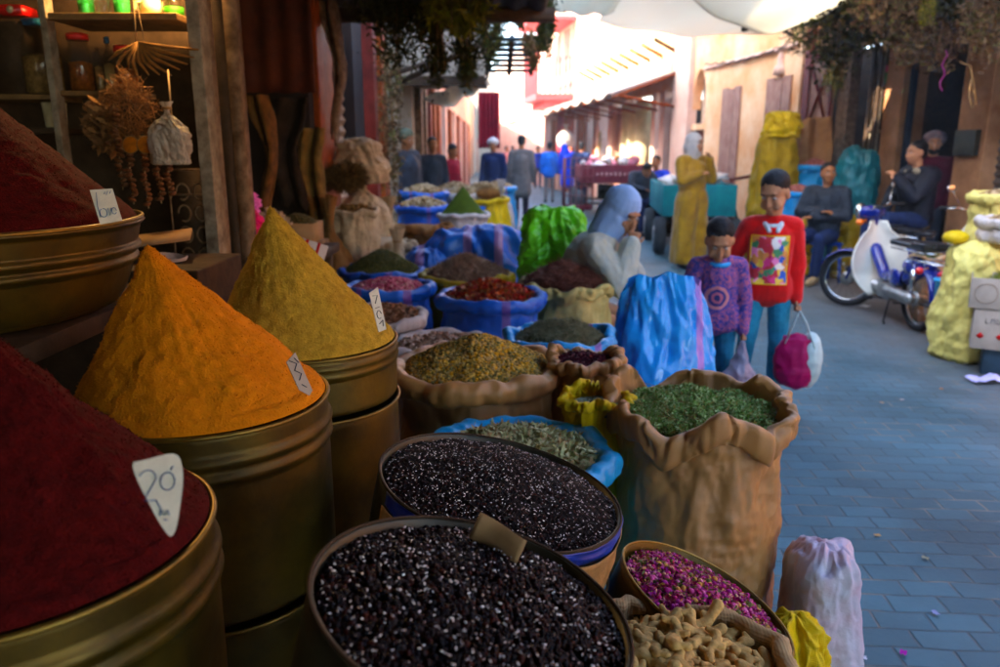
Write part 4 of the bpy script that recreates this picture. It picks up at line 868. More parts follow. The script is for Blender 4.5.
for i in range(14): g.box((random.uniform(-.35, .35), random.uniform(-.4, .6), random.uniform(.0, .1)), (.4, .3, .03), rot=rotm(random.uniform(-.3, .3), random.uniform(-.3, .3), random.uniform(0, 3)))
g.obj('sheets', mat('white_sheet', (.75, .72, .68), .6, var=.1), e)
redp = mat('red_cart_paint', (.11, .02, .03), .6, var=.3, vscale=5)
e = cart((2.55, 17.2, 0), R(-2), 1.5, 2.4, .75, 1.15, redp, 'dark red cart stacked with wares in front of the far shops', None, wr=.3)
fl = mat('faded_letters', (.45, .3, .28), .7)
for i in range(9): G().box((-.4+i*.1, -.012, .95), (.045, .006, .07 if i % 3 else .05)).obj('faded_letter', fl, e)
e2 = E('market_wares', (2.55, 17.6, 1.0), 'jumbled white and pink wares on the dark red cart', 'load')
for j, m in enumerate((MATS['white_sheet'], mat('pinkware', (.6, .25, .3), .7), burlap_brown)):
    for i in range(12): G().ell((random.uniform(-.6, .6), random.uniform(-.2, 1.2), random.uniform(.05, .25)), (random.uniform(.06, .14),)*2+(random.uniform(.05, .12),), nu=10, nv=6).obj('ware', m, e2)
g = G()
e = E('wire_cage', (1.72, 16.9, 0), 'brown wire cage trolley at the end of the red cart', 'trolley')
for k in range(6): g.tube([(-.3+k*.12, 0, .25), (-.3+k*.12, 0, 1.3)], .012, 5)
for k in range(6): g.tube([(-.3, 0, .3+k*.2), (.3, 0, .3+k*.2)], .012, 5)
for k in range(5): g.tube([(-.3, .1+k*.12, .25), (-.3, .1+k*.12, 1.3)], .012, 5)
g.obj('cage', mat('brown_wire', (.15, .06, .06), .6), e)
G().b2((-.3, 0, .2), (.3, .6, .28)).obj('base', redp, e)
e = E('bicycle_scrap', (3.55, 11.8, 0), 'jumble of parked cycles and metal behind the red sweater boy', 'cycles')
for j in range(2):
    y = j*.55; g = G()
    for cy in (0, .95): g.tube([(j*.15, y+cy+.31*math.cos(a), .33+.31*math.sin(a)) for a in np.linspace(0, 2*PI, 33)[:-1]], .018, 6, closed=True)
    g.obj('wheels', black, e)
    g = G(); g.tube([(j*.15, y, .33), (j*.15, y+.3, .85), (j*.15, y+.8, .8), (j*.15, y+.95, .33)], .02, 6); g.tube([(j*.15, y+.3, .85), (j*.15, y+.45, .35), (j*.15, y+.8, .8)], .02, 6); g.tube([(j*.15-.3, y+.02, 1.08), (j*.15, y+.1, 1.02), (j*.15+.3, y+.02, 1.08)], .015, 6); g.tube([(j*.15, y+.1, 1.02), (j*.15, y+.05, .6)], .02, 6)
    g.obj('frame', oxblood, e); g = G(); g.ell((j*.15, y+.75, .93), (.09, .16, .04)); g.obj('saddle', black, e)
e = E('stool', (3.68, 8.72, 0), 'blue plastic stool under the man in the dark jacket', 'stool'); sb = mat('stool_blue', (.01, .04, .2), .4, bump=0)
G().box((0, 0, .44), (.34, .34, .03)).obj('seat', sb, e, bevel=.01)
for sx in (-1, 1):
    for sy in (-1, 1): G().tube([(sx*.17, sy*.17, 0), (sx*.14, sy*.14, .425)], [.024, .02], 8).obj('leg', sb, e)
e = E('bar_stool', (4.40, 8.2, 0), 'tall stool under the man in the fur trimmed coat', 'stool')
G().lathe([(.16, .66), (.17, .67), (.17, .69), (.0, .695)], 28).obj('seat', wood_m, e)
for a in range(4): G().tube([(.18*math.cos(a*PI/2+.7), .18*math.sin(a*PI/2+.7), 0), (.13*math.cos(a*PI/2+.7), .13*math.sin(a*PI/2+.7), .66)], .016, 8).obj('leg', wood_m, e)
# ================================================================== SETTING
def paver_mat():
    m = bpy.data.materials.new('pavers'); m.use_nodes = True; nt = m.node_tree; N = nt.nodes; L = nt.links; b = N['Principled BSDF']
    tc = N.new('ShaderNodeTexCoord'); mp = N.new('ShaderNodeMapping'); mp.inputs['Rotation'].default_value = (0, 0, R(4)); L.new(tc.outputs['Object'], mp.inputs[0])
    wn = N.new('ShaderNodeTexNoise'); wn.inputs['Scale'].default_value = 5; L.new(mp.outputs[0], wn.inputs['Vector'])
    mx = N.new('ShaderNodeMixRGB'); mx.blend_type = 'LINEAR_LIGHT'; mx.inputs[0].default_value = .012; L.new(mp.outputs[0], mx.inputs[1]); L.new(wn.outputs['Color'], mx.inputs[2])
    br = N.new('ShaderNodeTexBrick'); br.inputs['Scale'].default_value = 1; br.inputs['Brick Width'].default_value = .175; br.inputs['Row Height'].default_value = .096
    br.inputs['Mortar Size'].default_value = .006; br.inputs['Mortar Smooth'].default_value = .6; br.inputs['Bias'].default_value = 0
    br.inputs['Color1'].default_value = (.03, .088, .112, 1); br.inputs['Color2'].default_value = (.044, .124, .155, 1); br.inputs['Mortar'].default_value = (.032, .066, .078, 1)
    L.new(mx.outputs[0], br.inputs['Vector'])
    n = N.new('ShaderNodeTexNoise'); n.inputs['Scale'].default_value = 1.3; n.inputs['Detail'].default_value = 9; L.new(tc.outputs['Object'], n.inputs['Vector'])
    mr = N.new('ShaderNodeMapRange'); mr.inputs[1].default_value = .3; mr.inputs[2].default_value = .7; mr.inputs[3].default_value = .6; mr.inputs[4].default_value = 1.35; L.new(n.outputs['Fac'], mr.inputs[0])
    hs = N.new('ShaderNodeHueSaturation'); L.new(mr.outputs[0], hs.inputs['Value']); L.new(br.outputs['Color'], hs.inputs['Color'])
    # sandy grit in some of the joints
    n2 = N.new('ShaderNodeTexNoise'); n2.inputs['Scale'].default_value = 3.2; n2.inputs['Detail'].default_value = 8; L.new(tc.outputs['Object'], n2.inputs['Vector'])
    m2 = N.new('ShaderNodeMapRange'); m2.inputs[1].default_value = .5; m2.inputs[2].default_value = .62; L.new(n2.outputs['Fac'], m2.inputs[0])
    mu = N.new('ShaderNodeMath'); mu.operation = 'MULTIPLY'; L.new(br.outputs['Fac'], mu.inputs[0]); L.new(m2.outputs[0], mu.inputs[1])
    m3 = N.new('ShaderNodeMixRGB'); m3.inputs[2].default_value = (.2, .17, .13, 1); L.new(mu.outputs[0], m3.inputs[0]); L.new(hs.outputs[0], m3.inputs[1]); 
    # reddish trodden dust towards the shops
    sx = N.new('ShaderNodeSeparateXYZ'); L.new(tc.outputs['Object'], sx.inputs[0]); wx = N.new('ShaderNodeMath'); wx.operation = 'MULTIPLY_ADD'; wx.inputs[1].default_value = 1.6; wx.inputs[2].default_value = -.8; L.new(n.outputs['Fac'], wx.inputs[0])
    ad = N.new('ShaderNodeMath'); ad.operation = 'ADD'; L.new(sx.outputs['X'], ad.inputs[0]); L.new(wx.outputs[0], ad.inputs[1])
    m4 = N.new('ShaderNodeMapRange'); m4.inputs[1].default_value = 2.4; m4.inputs[2].default_value = 3.9; m4.inputs[4].default_value = .7; L.new(ad.outputs[0], m4.inputs[0])
    m5 = N.new('ShaderNodeMixRGB'); m5.inputs[2].default_value = (.17, .10, .07, 1); L.new(m4.outputs[0], m5.inputs[0]); L.new(m3.outputs[0], m5.inputs[1])
    L.new(m5.outputs[0], b.inputs['Base Color'])
    b.inputs['Roughness'].default_value = .62
    n4 = N.new('ShaderNodeTexNoise'); n4.inputs['Scale'].default_value = 45; n4.inputs['Detail'].default_value = 6; L.new(tc.outputs['Object'], n4.inputs['Vector'])
    a1 = N.new('ShaderNodeMath'); a1.operation = 'MULTIPLY_ADD'; a1.inputs[1].default_value = -.8; L.new(br.outputs['Fac'], a1.inputs[0])
    a0 = N.new('ShaderNodeMath'); a0.operation = 'MULTIPLY'; a0.inputs[1].default_value = .5; L.new(n4.outputs['Fac'], a0.inputs[0]); L.new(a0.outputs[0], a1.inputs[2])
    a2 = N.new('ShaderNodeMath'); a2.operation = 'MULTIPLY_ADD'; a2.inputs[1].default_value = .8; L.new(n.outputs['Fac'], a2.inputs[0]); L.new(a1.outputs[0], a2.inputs[2])
    bp = N.new('ShaderNodeBump'); bp.inputs['Strength'].default_value = .7; bp.inputs['Distance'].default_value = .008; L.new(a2.outputs[0], bp.inputs['Height']); L.new(bp.outputs[0], b.inputs['Normal'])
    return m
g = G(); g.add(np.array([(-60, -20, 0), (60, -20, 0), (60, 130, 0), (-60, 130, 0)]), np.array([[0, 1, 2, 3]]))
T(g.obj('ground', paver_mat()), 'blue grey paved street', 'street', kind='structure')
# small litter and petals on the paving
for i, (px, py, c) in enumerate([(877, 537, (.5, .3, .15)), (903, 655, (.4, .05, .3)), (882, 404, (.45, .3, .2)), (902, 401, (.5, .4, .35)), (941, 390, (.45, .2, .1)), (935, 615, (.3, .3, .45)), (862, 660, (.6, .6, .65)), (865, 307, (.65, .68, .7)), (760, 470, (.4, .3, .2)), (925, 560, (.35, .3, .2))]):
    v = (333.5-py)/763; d = CAMZ/(ST-v*CT); q = at(px, py, d); q.z = .004
    s = .012 if i != 7 else .05
    o = G().grid(lambda u, w: ((u-.5)*s*2, (w-.5)*s*1.5, .006*fb(u*3+i, w*3, 1)+.006), 5, 5).obj('litter', mat('litter%d' % i, c, .8), loc=q); o.rotation_euler.z = i
    T(o, ['orange scrap of peel', 'magenta petal', 'tan paper scrap', 'pale paper fleck', 'small rust coloured scrap', 'violet grey wrapper scrap', 'white paper scrap', 'flattened clear plastic piece by the moped', 'brown crumb of bark', 'straw coloured crumb'][i]+' lying on the paving', 'litter')

# ---- right side wall frame
RO_ = np.array([5.204, 6.0]); U_ = np.array([-.131, 1])/math.hypot(.131, 1); N_ = np.array([-1, -.131])/math.hypot(.131, 1)
def W(s, n, z): p = RO_+U_*s+N_*n; return (p[0], p[1], z)
def PW(px, py=150, off=0):
    d = at(px, py, 1)-Vector((0, 0, CAMZ)); o = RO_+N_*off
    t = (o[0]*N_[0]+o[1]*N_[1])/(d.x*N_[0]+d.y*N_[1]); p = d*t
    return float(np.dot(np.array([p.x, p.y])-o, U_)), p.z+CAMZ
def S(px, py=150): return PW(px, py)[0]
def Z(px, py): return PW(px, py)[1]
RW = np.array([[U_[0], N_[0], 0], [U_[1], N_[1], 0], [0, 0, 1]])
def wb(g, s0, s1, z0, z1, n0, n1, mi=0):
    c = W((s0+s1)/2, (n0+n1)/2, (z0+z1)/2); return g.box(c, (abs(s1-s0), abs(n1-n0), abs(z1-z0)), rot=RW, mi=mi)
def wobj(name, s0, s1, z0, z1, n0, n1, m, parent=None, bevel=0): return wb(G(), s0, s1, z0, z1, n0, n1).obj(name, m, parent, smooth=False, bevel=bevel)
def rb(label, cat='building', name='shop_building'): return E(name, (0, 0, 0), label, cat)
# A: the dark doorway shop
A = rb('right hand shop with a dark open doorway between grubby orange pillars', name='shop_building')
sP0, sP1, sD, sQ = S(987), S(958), S(897), S(880)
wobj('wall', -9, sP0-1.35, 0, 4.6, -.3, 0, plast_dirty, A)
wobj('roller_shutter_frame', sP0-1.35, sP0-.01, 2.75, 4.6, -.3, 0, plast_dirty, A)
g = G(); g.grid(lambda u, v: W(sP0-1.34+u*1.33, -.12+.012*math.sin(v*2*PI*34), v*2.74), 2, 300); g.obj('roller_shutter', shutter_m, A)
wobj('pillar', sP0, sP1, 0, 4.6, -.35, .04, plast_dirty, A, .01)
wobj('meter_box', sP0+.06, sP1-.05, Z(972, 156), Z(972, 130), .04, .10, dtin, A, .005)
wobj('pillar', sD, sQ, 0, 4.6, -.3, .02, plast_dirty, A, .01)
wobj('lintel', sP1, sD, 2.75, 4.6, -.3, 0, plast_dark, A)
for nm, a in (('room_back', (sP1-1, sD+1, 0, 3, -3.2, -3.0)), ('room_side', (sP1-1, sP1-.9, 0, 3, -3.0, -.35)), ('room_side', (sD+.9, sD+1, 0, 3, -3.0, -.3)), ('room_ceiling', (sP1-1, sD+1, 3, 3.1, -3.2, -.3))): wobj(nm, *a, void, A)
e = E('door_frame', (0, 0, 0), 'narrow dark blue metal door frame in the dark doorway', 'door frame')
wobj('post', sD-.09, sD-.03, 0, 2.74, -.1, -.04, mat('dark_blue_frame', (.02, .03, .05), .5), e)
# B1: shelf shop with folded lattice doors
Bs = rb('small shop with shelves of pink and green packets and folded doors')
sR, sS, sTt, sV = S(868), S(843), S(832), S(800)
wobj('lintel', sQ, sV, Z(840, 48), 4.6, -.3, -.02, plast_dirty, Bs)
wobj('cream_post', sS, sTt, 0, Z(840, 48), -.15, .0, wood_p, Bs, .006)
for nm, a in (('room_back', (sQ, sV, 0, 2.9, -1.6, -1.5)), ('room_side', (sV-.1, sV, 0, 2.9, -1.5, -.3)), ('room_side', (sQ, sQ+.05, 0, 2.9, -1.5, -.3))): wobj(nm, *a, wood_d, Bs)
wobj('counter', sR, sS, 0, 1.0, -.5, -.3, wood_d, Bs)
pk = grain('packet', [(.5, .02, .1), (.35, .02, .2), (.02, .25, .05), (.5, .05, .05)], .4)
for k, yy in enumerate((85, 109, 130)):
    z = Z(855, yy); wobj('shelf', sR, sS-.02, z-.03, z, -.55, -.3, wood_m, Bs)
    if k < 2:
        for j in range(3):
            s0 = sR+.04+j*(sS-sR-.1)/3; h = Z(855, 66)-Z(855, 85)
            pe = E('packet_box', W(s0+.13, -.42, z+.003), 'pink and green box on the %s shelf, %s' % (('upper', 'lower')[k], ('beside the white door', 'middle of the row', 'by the cream post')[j]), 'box', 'pink and green packet boxes')
            G().box((0, 0, h*.3), (.2, .2, h*.6), rot=None).obj('green_base', mat('packet_green', (.02, .2, .05), .4), pe).rotation_euler.z = math.atan2(U_[1], U_[0])
            G().box((0, 0, h*.78), (.2, .2, h*.36)).obj('pink_top', mat('packet_pink', (.5, .02, .12), .4), pe).rotation_euler.z = math.atan2(U_[1], U_[0])
def lattice(s0, s1, z0, z1, n, m, fm, label):
    e = E('folded_door', (0, 0, 0), label, 'door'); wobj('panel', s0, s1, z0, z1, n, n+.03, m, e)
    fr = lambda a, b, c, d: wobj('rail', a, b, c, d, n+.032, n+.06, fm, e)
    fr(s0, s1, z1-.05, z1); fr(s0, s1, z0, z0+.05); fr(s0, s0+.05, z0+.05, z1-.05); fr(s1-.05, s1, z0+.05, z1-.05); zm = z0+(z1-z0)*.62; fr(s0+.05, s1-.05, zm-.025, zm+.025)
    for a, b in ((z0+.05, zm-.025), (zm+.025, z1-.05)):
        g = G(); g.tube([W(s0+.05, n+.05, a), W(s1-.05, n+.05, b)], .02, 4); g.tube([W(s1-.05, n+.05, a), W(s0+.05, n+.05, b)], .02, 4); g.obj('cross_brace', fm, e)
lattice(sQ+.04, S(868), .1, Z(876, 47), .02, white_w, wood_d, 'folded door with white panels and dark cross braces')
lattice(sTt+.04, S(806), .1, Z(818, 58), .02, mauve, oxblood, 'folded door with rose panels and oxblood cross braces')
wobj('jamb', S(806), sV, 0, 4.6, -.3, .05, oxblood, Bs)
# B2: the orange plaster wall with blocked doors
Bw = rb('long peeling orange plaster wall with two blocked doors and an arched niche')
sN0, sN1 = S(703), S(690)
zn0, zn1 = Z(697, 124), Z(697, 70); zd = Z(694, 130)
wobj('wall', sV, sN0, 0, 4.5, -.3, 0, plast_pink, Bw); wobj('wall', sN0, sN1, zn1, 4.5, -.3, 0, plast_pink, Bw); wobj('wall', sN0, sN1, zd, zn0, -.3, 0, plast_pink, Bw)
wobj('niche_back', sN0, sN1, zn0, zn1, -.3, -.2, mat('niche_lime', (.55, .42, .32), .9), Bw)
g = G(); sm = (sN0+sN1)/2; hw = (sN1-sN0)/2
for q in (-1, 1):   # spandrels make the arched top
    pts = [(q*hw, zn1), (0, zn1)]+[(q*hw*math.sin(a), zn1-.75+.75*math.cos(a)*1.0) for a in np.linspace(.05, PI/2, 8)]
    n = len(pts); V = [W(sm+a, -.001-.0, b) for a, b in pts]+[W(sm+a, -.18, b) for a, b in pts]
    g.add(np.array(V), [tuple(range(n)), tuple(range(n, 2*n))[::-1]]+[(i, i+n, (i+1) % n+n, (i+1) % n) for i in range(n)])
g.obj('niche_arch', plast_pink, Bw, smooth=False)
wobj('low_door', sN0, sN1, 0, zd, -.2, -.12, oxblood, Bw)
def bdoor(pxa, pxb, yt, label):
    s0, s1 = S(pxb), S(pxa); zt = Z((pxa+pxb)/2, yt); e = E('blocked_door', (0, 0, 0), label, 'door')
    n = 3; w = (s1-s0)/n
    for k in range(n): wobj('board', s0+k*w+.004, s0+(k+1)*w-.004, .05, zt-.03*(k % 2), .004, .03+.008*(k % 2), mauve, e, .004)
    return e
bdoor(720, 738, 88, 'narrow faded mauve boarded door in the orange wall, left of the taller pair')
bdoor(763, 787, 78, 'wide faded mauve double door in the orange wall, hung under a small hood')
wobj('pilaster', S(690)+.01, S(674), 0, 4.7, -.1, .10, plast_rose, Bw, .01)
wobj('pilaster', S(800)+.05, S(795), 0, 4.5, .0, .06, plast_pink, Bw, .01)
g = G(); zc = 2.98
g.grid(lambda u, v: W(sV+.1+(sN0-sV)*u, .015+.05*math.sin(PI*v)+.02*fb(u*30, v, 1, 2), zc+.08*(v-.5)+.02*fb(u*12, 0, 2, 2)), 160, 6); g.obj('string_course', plast_rose, Bw)
e = E('door_hood', W((S(763)+S(787))/2, .0, Z(775, 78)+.03), 'small plaster finial hood over the wide mauve door', 'ornament'); g = G(); g.lathe([(.13, 0), (.1, .12), (.06, .16), (.07, .25), (.03, .38), (.0, .5)], 16); g.obj('finial', plast_rose, e)
g = G(); pts = [W(S(800)-.2-(i/30)*(S(800)-S(690)), .09, Z(800, 40)*1.0+.05*math.sin(i)*0-.12*math.sin(PI*i/30)) for i in range(31)]
o = g.tube([W(sV+(sN0-sV)*i/30, .075, 3.06+.02*math.sin(i*2)-.1*math.sin(PI*i/30)) for i in range(31)], .012, 5).obj('cable', black); T(o, 'dark cable sagging along the orange plaster wall', 'cable')
# strut that holds the canvas
o = G().tube([W(S(800)-.1, .02, Z(800, 50)), W(S(800)+.4, .9, Z(800, 50)+.62)], .03, 6).obj('awning_strut', wood_d); T(o, 'dark strut slanting from the orange wall up to the white canvas', 'strut')
# C: shops with the long awning
Cc = rb('row of shops with grey shutters and cream columns under a long awning')
sC0, sC1 = S(674), S(596)
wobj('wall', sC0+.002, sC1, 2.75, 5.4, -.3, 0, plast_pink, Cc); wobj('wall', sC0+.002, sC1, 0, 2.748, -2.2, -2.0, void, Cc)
for a, b, m in ((674, 671, plast_rose), (664, 659, plast_rose), (655, 651, plast_rose), (624, 621, plast_rose), (612, 608, plast_rose), (599, 596, plast_rose)): wobj('pier', S(a)+.002, S(b), 0, 2.748, -.3, .03, m, Cc)
wobj('shutter', S(671), S(664), 0, 2.6, -.2, -.12, shutter_m, Cc); wobj('shutter', S(621), S(612), 0, 2.6, -.2, -.12, mauve, Cc)
for a, b in ((649, 642), (640, 634), (632, 627)):
    s0, s1 = S(a), S(b); g = G(); g.tube([W((s0+s1)/2, .05, 0), W((s0+s1)/2, .05, 2.6)], (s1-s0)*.42, 12); g.obj('cream_roll', mat('cream_cloth', (.55, .45, .28), .9, var=.2, vscale=4), Cc)
e = E('long_awning', (0, 0, 0), 'long dark slanting awning of reed and sheet over the right hand shops', 'awning')
s0, s1 = S(676), S(590)
g = G(); g.grid(lambda u, v: W(s0+(s1-s0)*u, .02+1.45*v, 3.12-.52*v+.05*math.sin(u*40)*v+.03*fb(u*9, v*3, 1)), 60, 8); o = g.obj('sheet', mat('awning_sheet', (.2, .15, .12), .8, col2=(.4, .34, .3), vscale=2), e); m = o.modifiers.new('s', 'SOLIDIFY'); m.thickness = .04
for k in range(7): s = s0+(s1-s0)*k/6; G().tube([W(s, .03, 2.35), W(s, 1.3, 2.58)], .035, 6).obj('bracket', orange_w, e); G().tube([W(s, .02, 3.05), W(s, 1.45, 2.54)], .03, 6).obj('rafter', orange_w, e)
for k in range(9): s = s0+.3+(s1-s0-.6)*k/8; G().tube([W(s, -.01, 3.5), W(s, .5, 3.75)], .05, 4).obj('beam_end', wood_m, Cc)
# D: balcony house and what follows
Dd = rb('tall pale pink house with a projecting red balcony far down the street')
sD0, sD1 = S(596)+.002, S(545)
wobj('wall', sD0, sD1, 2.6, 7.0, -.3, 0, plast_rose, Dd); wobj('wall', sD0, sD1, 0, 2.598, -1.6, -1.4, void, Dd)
for k in range(8):
    s = sD0+(sD1-sD0)*k/7.4; wobj('pier', s, s+.35, 0, 2.598, -.3, .02, plast_rose if k % 2 else orange_w, Dd)
for k in range(5):
    s = sD0+.8+(sD1-sD0)*k/5.2; wobj('window', s, s+.8, 4.1, 5.5, -.005, .03, mauve, Dd)
be = E('balcony', (0, 0, 0), 'red wooden balcony projecting from the pale pink house', 'balcony'); sb0, sb1 = S(573), S(557)
rd = mat('balcony_red', (.45, .10, .10), .7, var=.2)
wobj('floor', sb0, sb1, 3.1, 3.3, .0, 1.3, rd, be); wobj('lower_moulding', sb0+.15, sb1-.15, 2.85, 3.098, .0, 1.0, rd, be)
wobj('top_rail', sb0, sb1, 4.5, 4.6, 1.2, 1.3, rd, be); wobj('canopy', sb0-.2, sb1+.2, 5.6, 5.72, .0, 1.5, rd, be)
for k in range(14): s = sb0+(sb1-sb0-.06)*k/13; wobj('baluster', s, s+.06, 3.3, 4.5, 1.22, 1.28, rd, be)
for k in range(7): wobj('baluster', sb0, sb0+.06, 3.3, 4.5, .1+k*.17, .16+k*.17, rd, be)
for q in (sb0, sb1-.08): wobj('post', q, q+.08, 4.6, 5.6, 1.2, 1.28, rd, be)
e = E('far_awning', (0, 0, 0), 'dark sheet awning over the shops below the balcony', 'awning')
g = G(); g.grid(lambda u, v: W(sD0+.2+(sD1-sD0)*u, .02+1.5*v, 2.95-.45*v+.04*math.sin(u*50)*v), 40, 6); o = g.obj('sheet', MATS['awning_sheet'], e); m = o.modifiers.new('s', 'SOLIDIFY'); m.thickness = .04
for k, (pa, m, lb) in enumerate(((577, 'hang_red', 'dusty red hanging cloth by the far awning, nearer the balcony'), (588, 'hang_rose', 'dusty red hanging cloth beside the white bag of the far shops'))):
    s = S(pa); o = G().grid(lambda u, v: W(s+u*.8, .5+.06*math.sin(u*25), 2.7-1.6*v), 30, 10).obj('hanging_cloth', mat(m, (.35, .07+.05*k, .09), .9, var=.3, vscale=6)); T(o, lb, 'cloth'); q = o.modifiers.new('s', 'SOLIDIFY'); q.thickness = .02
closed_sack(W(S(591), .8, 1.55), (.5, .5, .6), white_pp, 'white stuffed bag hanging among the far red cloths', seed=140, voxel=.03)
ts = rb('last pale houses closing the street in the bright distance')
wobj('wall', sD1+.002, sD1+16, 0, 6.2, -.3, 0, plast_rose, ts)
G().b2((-9, 52, 0), (9, 53, 6.5)).obj('end_wall', plast_beige, ts, smooth=False)
for k in range(4): G().b2((-6+k*3.2, 51.9, .0 if k % 2 else 2.8), (-4.6+k*3.2, 51.99, 2.2 if k % 2 else 4.4)).obj('window', mauve, ts)

# ---- left side
LX = -1.3
def lb_(name, y0, y1, z0, z1, x0, x1, m, parent, bevel=0): return G().b2((x0, y0, z0), (x1, y1, z1)).obj(name, m, parent, smooth=False, bevel=bevel)
Lf = rb('dark left hand shop row with orange posts and a roller shutter')
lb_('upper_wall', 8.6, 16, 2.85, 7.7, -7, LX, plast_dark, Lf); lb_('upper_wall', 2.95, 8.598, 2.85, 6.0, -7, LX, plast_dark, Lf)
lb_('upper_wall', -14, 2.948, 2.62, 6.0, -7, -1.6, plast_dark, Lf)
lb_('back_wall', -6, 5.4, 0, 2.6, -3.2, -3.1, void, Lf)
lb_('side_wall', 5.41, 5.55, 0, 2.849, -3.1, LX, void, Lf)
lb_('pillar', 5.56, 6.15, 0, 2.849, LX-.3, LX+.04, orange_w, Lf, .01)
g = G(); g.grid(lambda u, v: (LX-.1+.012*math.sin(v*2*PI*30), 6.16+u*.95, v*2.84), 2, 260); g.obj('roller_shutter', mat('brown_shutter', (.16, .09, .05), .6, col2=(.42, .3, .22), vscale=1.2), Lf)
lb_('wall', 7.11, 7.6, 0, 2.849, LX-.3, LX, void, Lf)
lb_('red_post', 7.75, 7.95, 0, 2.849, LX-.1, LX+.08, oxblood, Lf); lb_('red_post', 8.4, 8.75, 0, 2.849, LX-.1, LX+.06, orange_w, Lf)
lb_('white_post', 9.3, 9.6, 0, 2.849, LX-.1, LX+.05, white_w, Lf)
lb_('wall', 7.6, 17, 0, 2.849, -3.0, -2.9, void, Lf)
for k, (y, m) in enumerate(((11.3, plast_beige), (12.6, wood_p), (13.4, wood_p), (14.3, oxblood), (15.2, orange_w))): lb_('post', y, y+.28, 0, 2.849, LX-.2, LX+.05, m, Lf)
Lo = rb('beige upper storey overhanging the left of the street beyond the hanging herbs', name='overhang')
lb_('wall', 10.6, 12.8, 2.42, 3.15, LX+.001, -.2, plast_beige, Lo); lb_('lintel', 10.55, 10.598, 2.3, 2.42, LX+.001, -.2, wood_d, Lo)
L2 = rb('lower left hand houses beyond the white awning')
lb_('wall', 17.01, 34, 2.5, 3.9, -6, LX, plast_rose, L2)
for k in range(9): lb_('pier', 17.01+k*2, 17.5+k*2, 0, 2.498, LX-.3, LX, plast_rose if k % 2 else orange_w, L2)
lb_('back_wall', 17.01, 34, 0, 2.498, -3, -2.9, void, L2); lb_('far_wall', 34.01, 52, 0, 4.2, -6, LX-.3, plast_beige, L2)
# near roof over the stall
g = G(); g.grid(lambda u, v: (-2.4+u*2.72, 5.3+v*.9, 2.54+.02*math.sin(u*2*PI*16)-.06*u), 130, 4)
o = g.obj('roof_eave', mat('stall_roof', (.05, .04, .035), .8)); T(o, 'dark corrugated eave strip past the stall roof', 'roof'); m = o.modifiers.new('s', 'SOLIDIFY'); m.thickness = .02
g = G(); g.grid(lambda u, v: (-2.4+u*3.8, -4.5+v*9.78, 2.54+.02*math.sin(u*2*PI*16)-.06*u), 130, 6)  # stall roof, widened out of view to shade the foreground
o = g.obj('roof_sheet', mat('stall_roof', (.05, .04, .035), .8)); o.name = 'stall_roof'; T(o, 'dark corrugated roof over the spice stall, widened unseen to shade it', 'roof'); m = o.modifiers.new('s', 'SOLIDIFY'); m.thickness = .02
e = E('roof_beam', (0, 0, 0), 'dark beam carrying the edge of the stall roof', 'beam'); G().b2((-1.3, 5.9, 2.38), (.4, 6.0, 2.47)).obj('beam', wood_d, e)
e = E('added_light_blocker', (0, 0, 0), 'added dark roof and wall behind the camera that block skylight', 'roof')  # unseen roof and wall added to cut light from behind
G().b2((-2.4, -14, 3.2), (6.5, -1.6, 3.3)).obj('blocker_slab', wood_d, e); G().b2((-2.4, -14.2, 0), (6.5, -14.01, 3.19)).obj('end_wall', plast_dark, e)
# slatted shade across the street on the left
e = E('slatted_shade', (0, 0, 0), 'dark blue grey slatted shade hanging over the left of the street', 'shade'); sl = mat('slat_grey', (.05, .07, .08), .6, var=.3)
for k in range(7):
    a = at(487, 40+k*5.2, 8.2+k*.25); b = at(541-k*1.5, 39+k*5.2, 8.2+k*.25); g = G(); c = (a+b)/2; g.box(c, ((b-a).length, .16, .03)); g.obj('slat', sl, e)
for px in (490, 512, 534):
    g = G(); g.tube([at(px, 37, 8.15), at(px-3, 74, 9.8)], .03, 6); g.obj('runner', wood_d, e)
g = G(); a = at(372, 95, 9.5); b = at(490, 40, 8.2); g.tube([a, b], .035, 6); g.tube([at(375, 80, 7.8), at(430, 62, 7.8)], .03, 6); g.obj('pole', wood_d, e)
e = E('white_awning', (0, 0, 0), 'pale cloth awning propped out from the left hand shops', 'awning'); q = [at(424, 99, 11), at(484, 66, 10.8), at(491, 83, 12.6), at(450, 107, 13.2)]
g = G(); g.grid(lambda u, v: tuple(q[0].lerp(q[1], u).lerp(q[3].lerp(q[2], u), v)+Vector((0, 0, .03*math.sin(u*14+v*3)-.05*math.sin(PI*v)))), 30, 14)
cv = bpy.data.materials.new('sunlit_canvas'); cv.use_nodes = True; nt = cv.node_tree; b = nt.nodes['Principled BSDF']; b.inputs['Base Color'].default_value = (.85, .78, .62, 1); b.inputs['Roughness'].default_value = .9
tr = nt.nodes.new('ShaderNodeBsdfTranslucent'); tr.inputs[0].default_value = (.92, .86, .72, 1); mx = nt.nodes.new('ShaderNodeMixShader'); mx.inputs[0].default_value = .5
tx = nt.nodes.new('ShaderNodeTexNoise'); tx.inputs['Scale'].default_value = 2; hs = nt.nodes.new('ShaderNodeMapRange'); hs.inputs[3].default_value = .35; hs.inputs[4].default_value = .65; nt.links.new(tx.outputs[0], hs.inputs[0]); nt.links.new(hs.outputs[0], mx.inputs[0])
nt.links.new(b.outputs[0], mx.inputs[1]); nt.links.new(tr.outputs[0], mx.inputs[2]); nt.links.new(mx.outputs[0], nt.nodes['Material Output'].inputs[0])
o = g.obj('cloth', cv, e); m = o.modifiers.new('s', 'SOLIDIFY'); m.thickness = .01
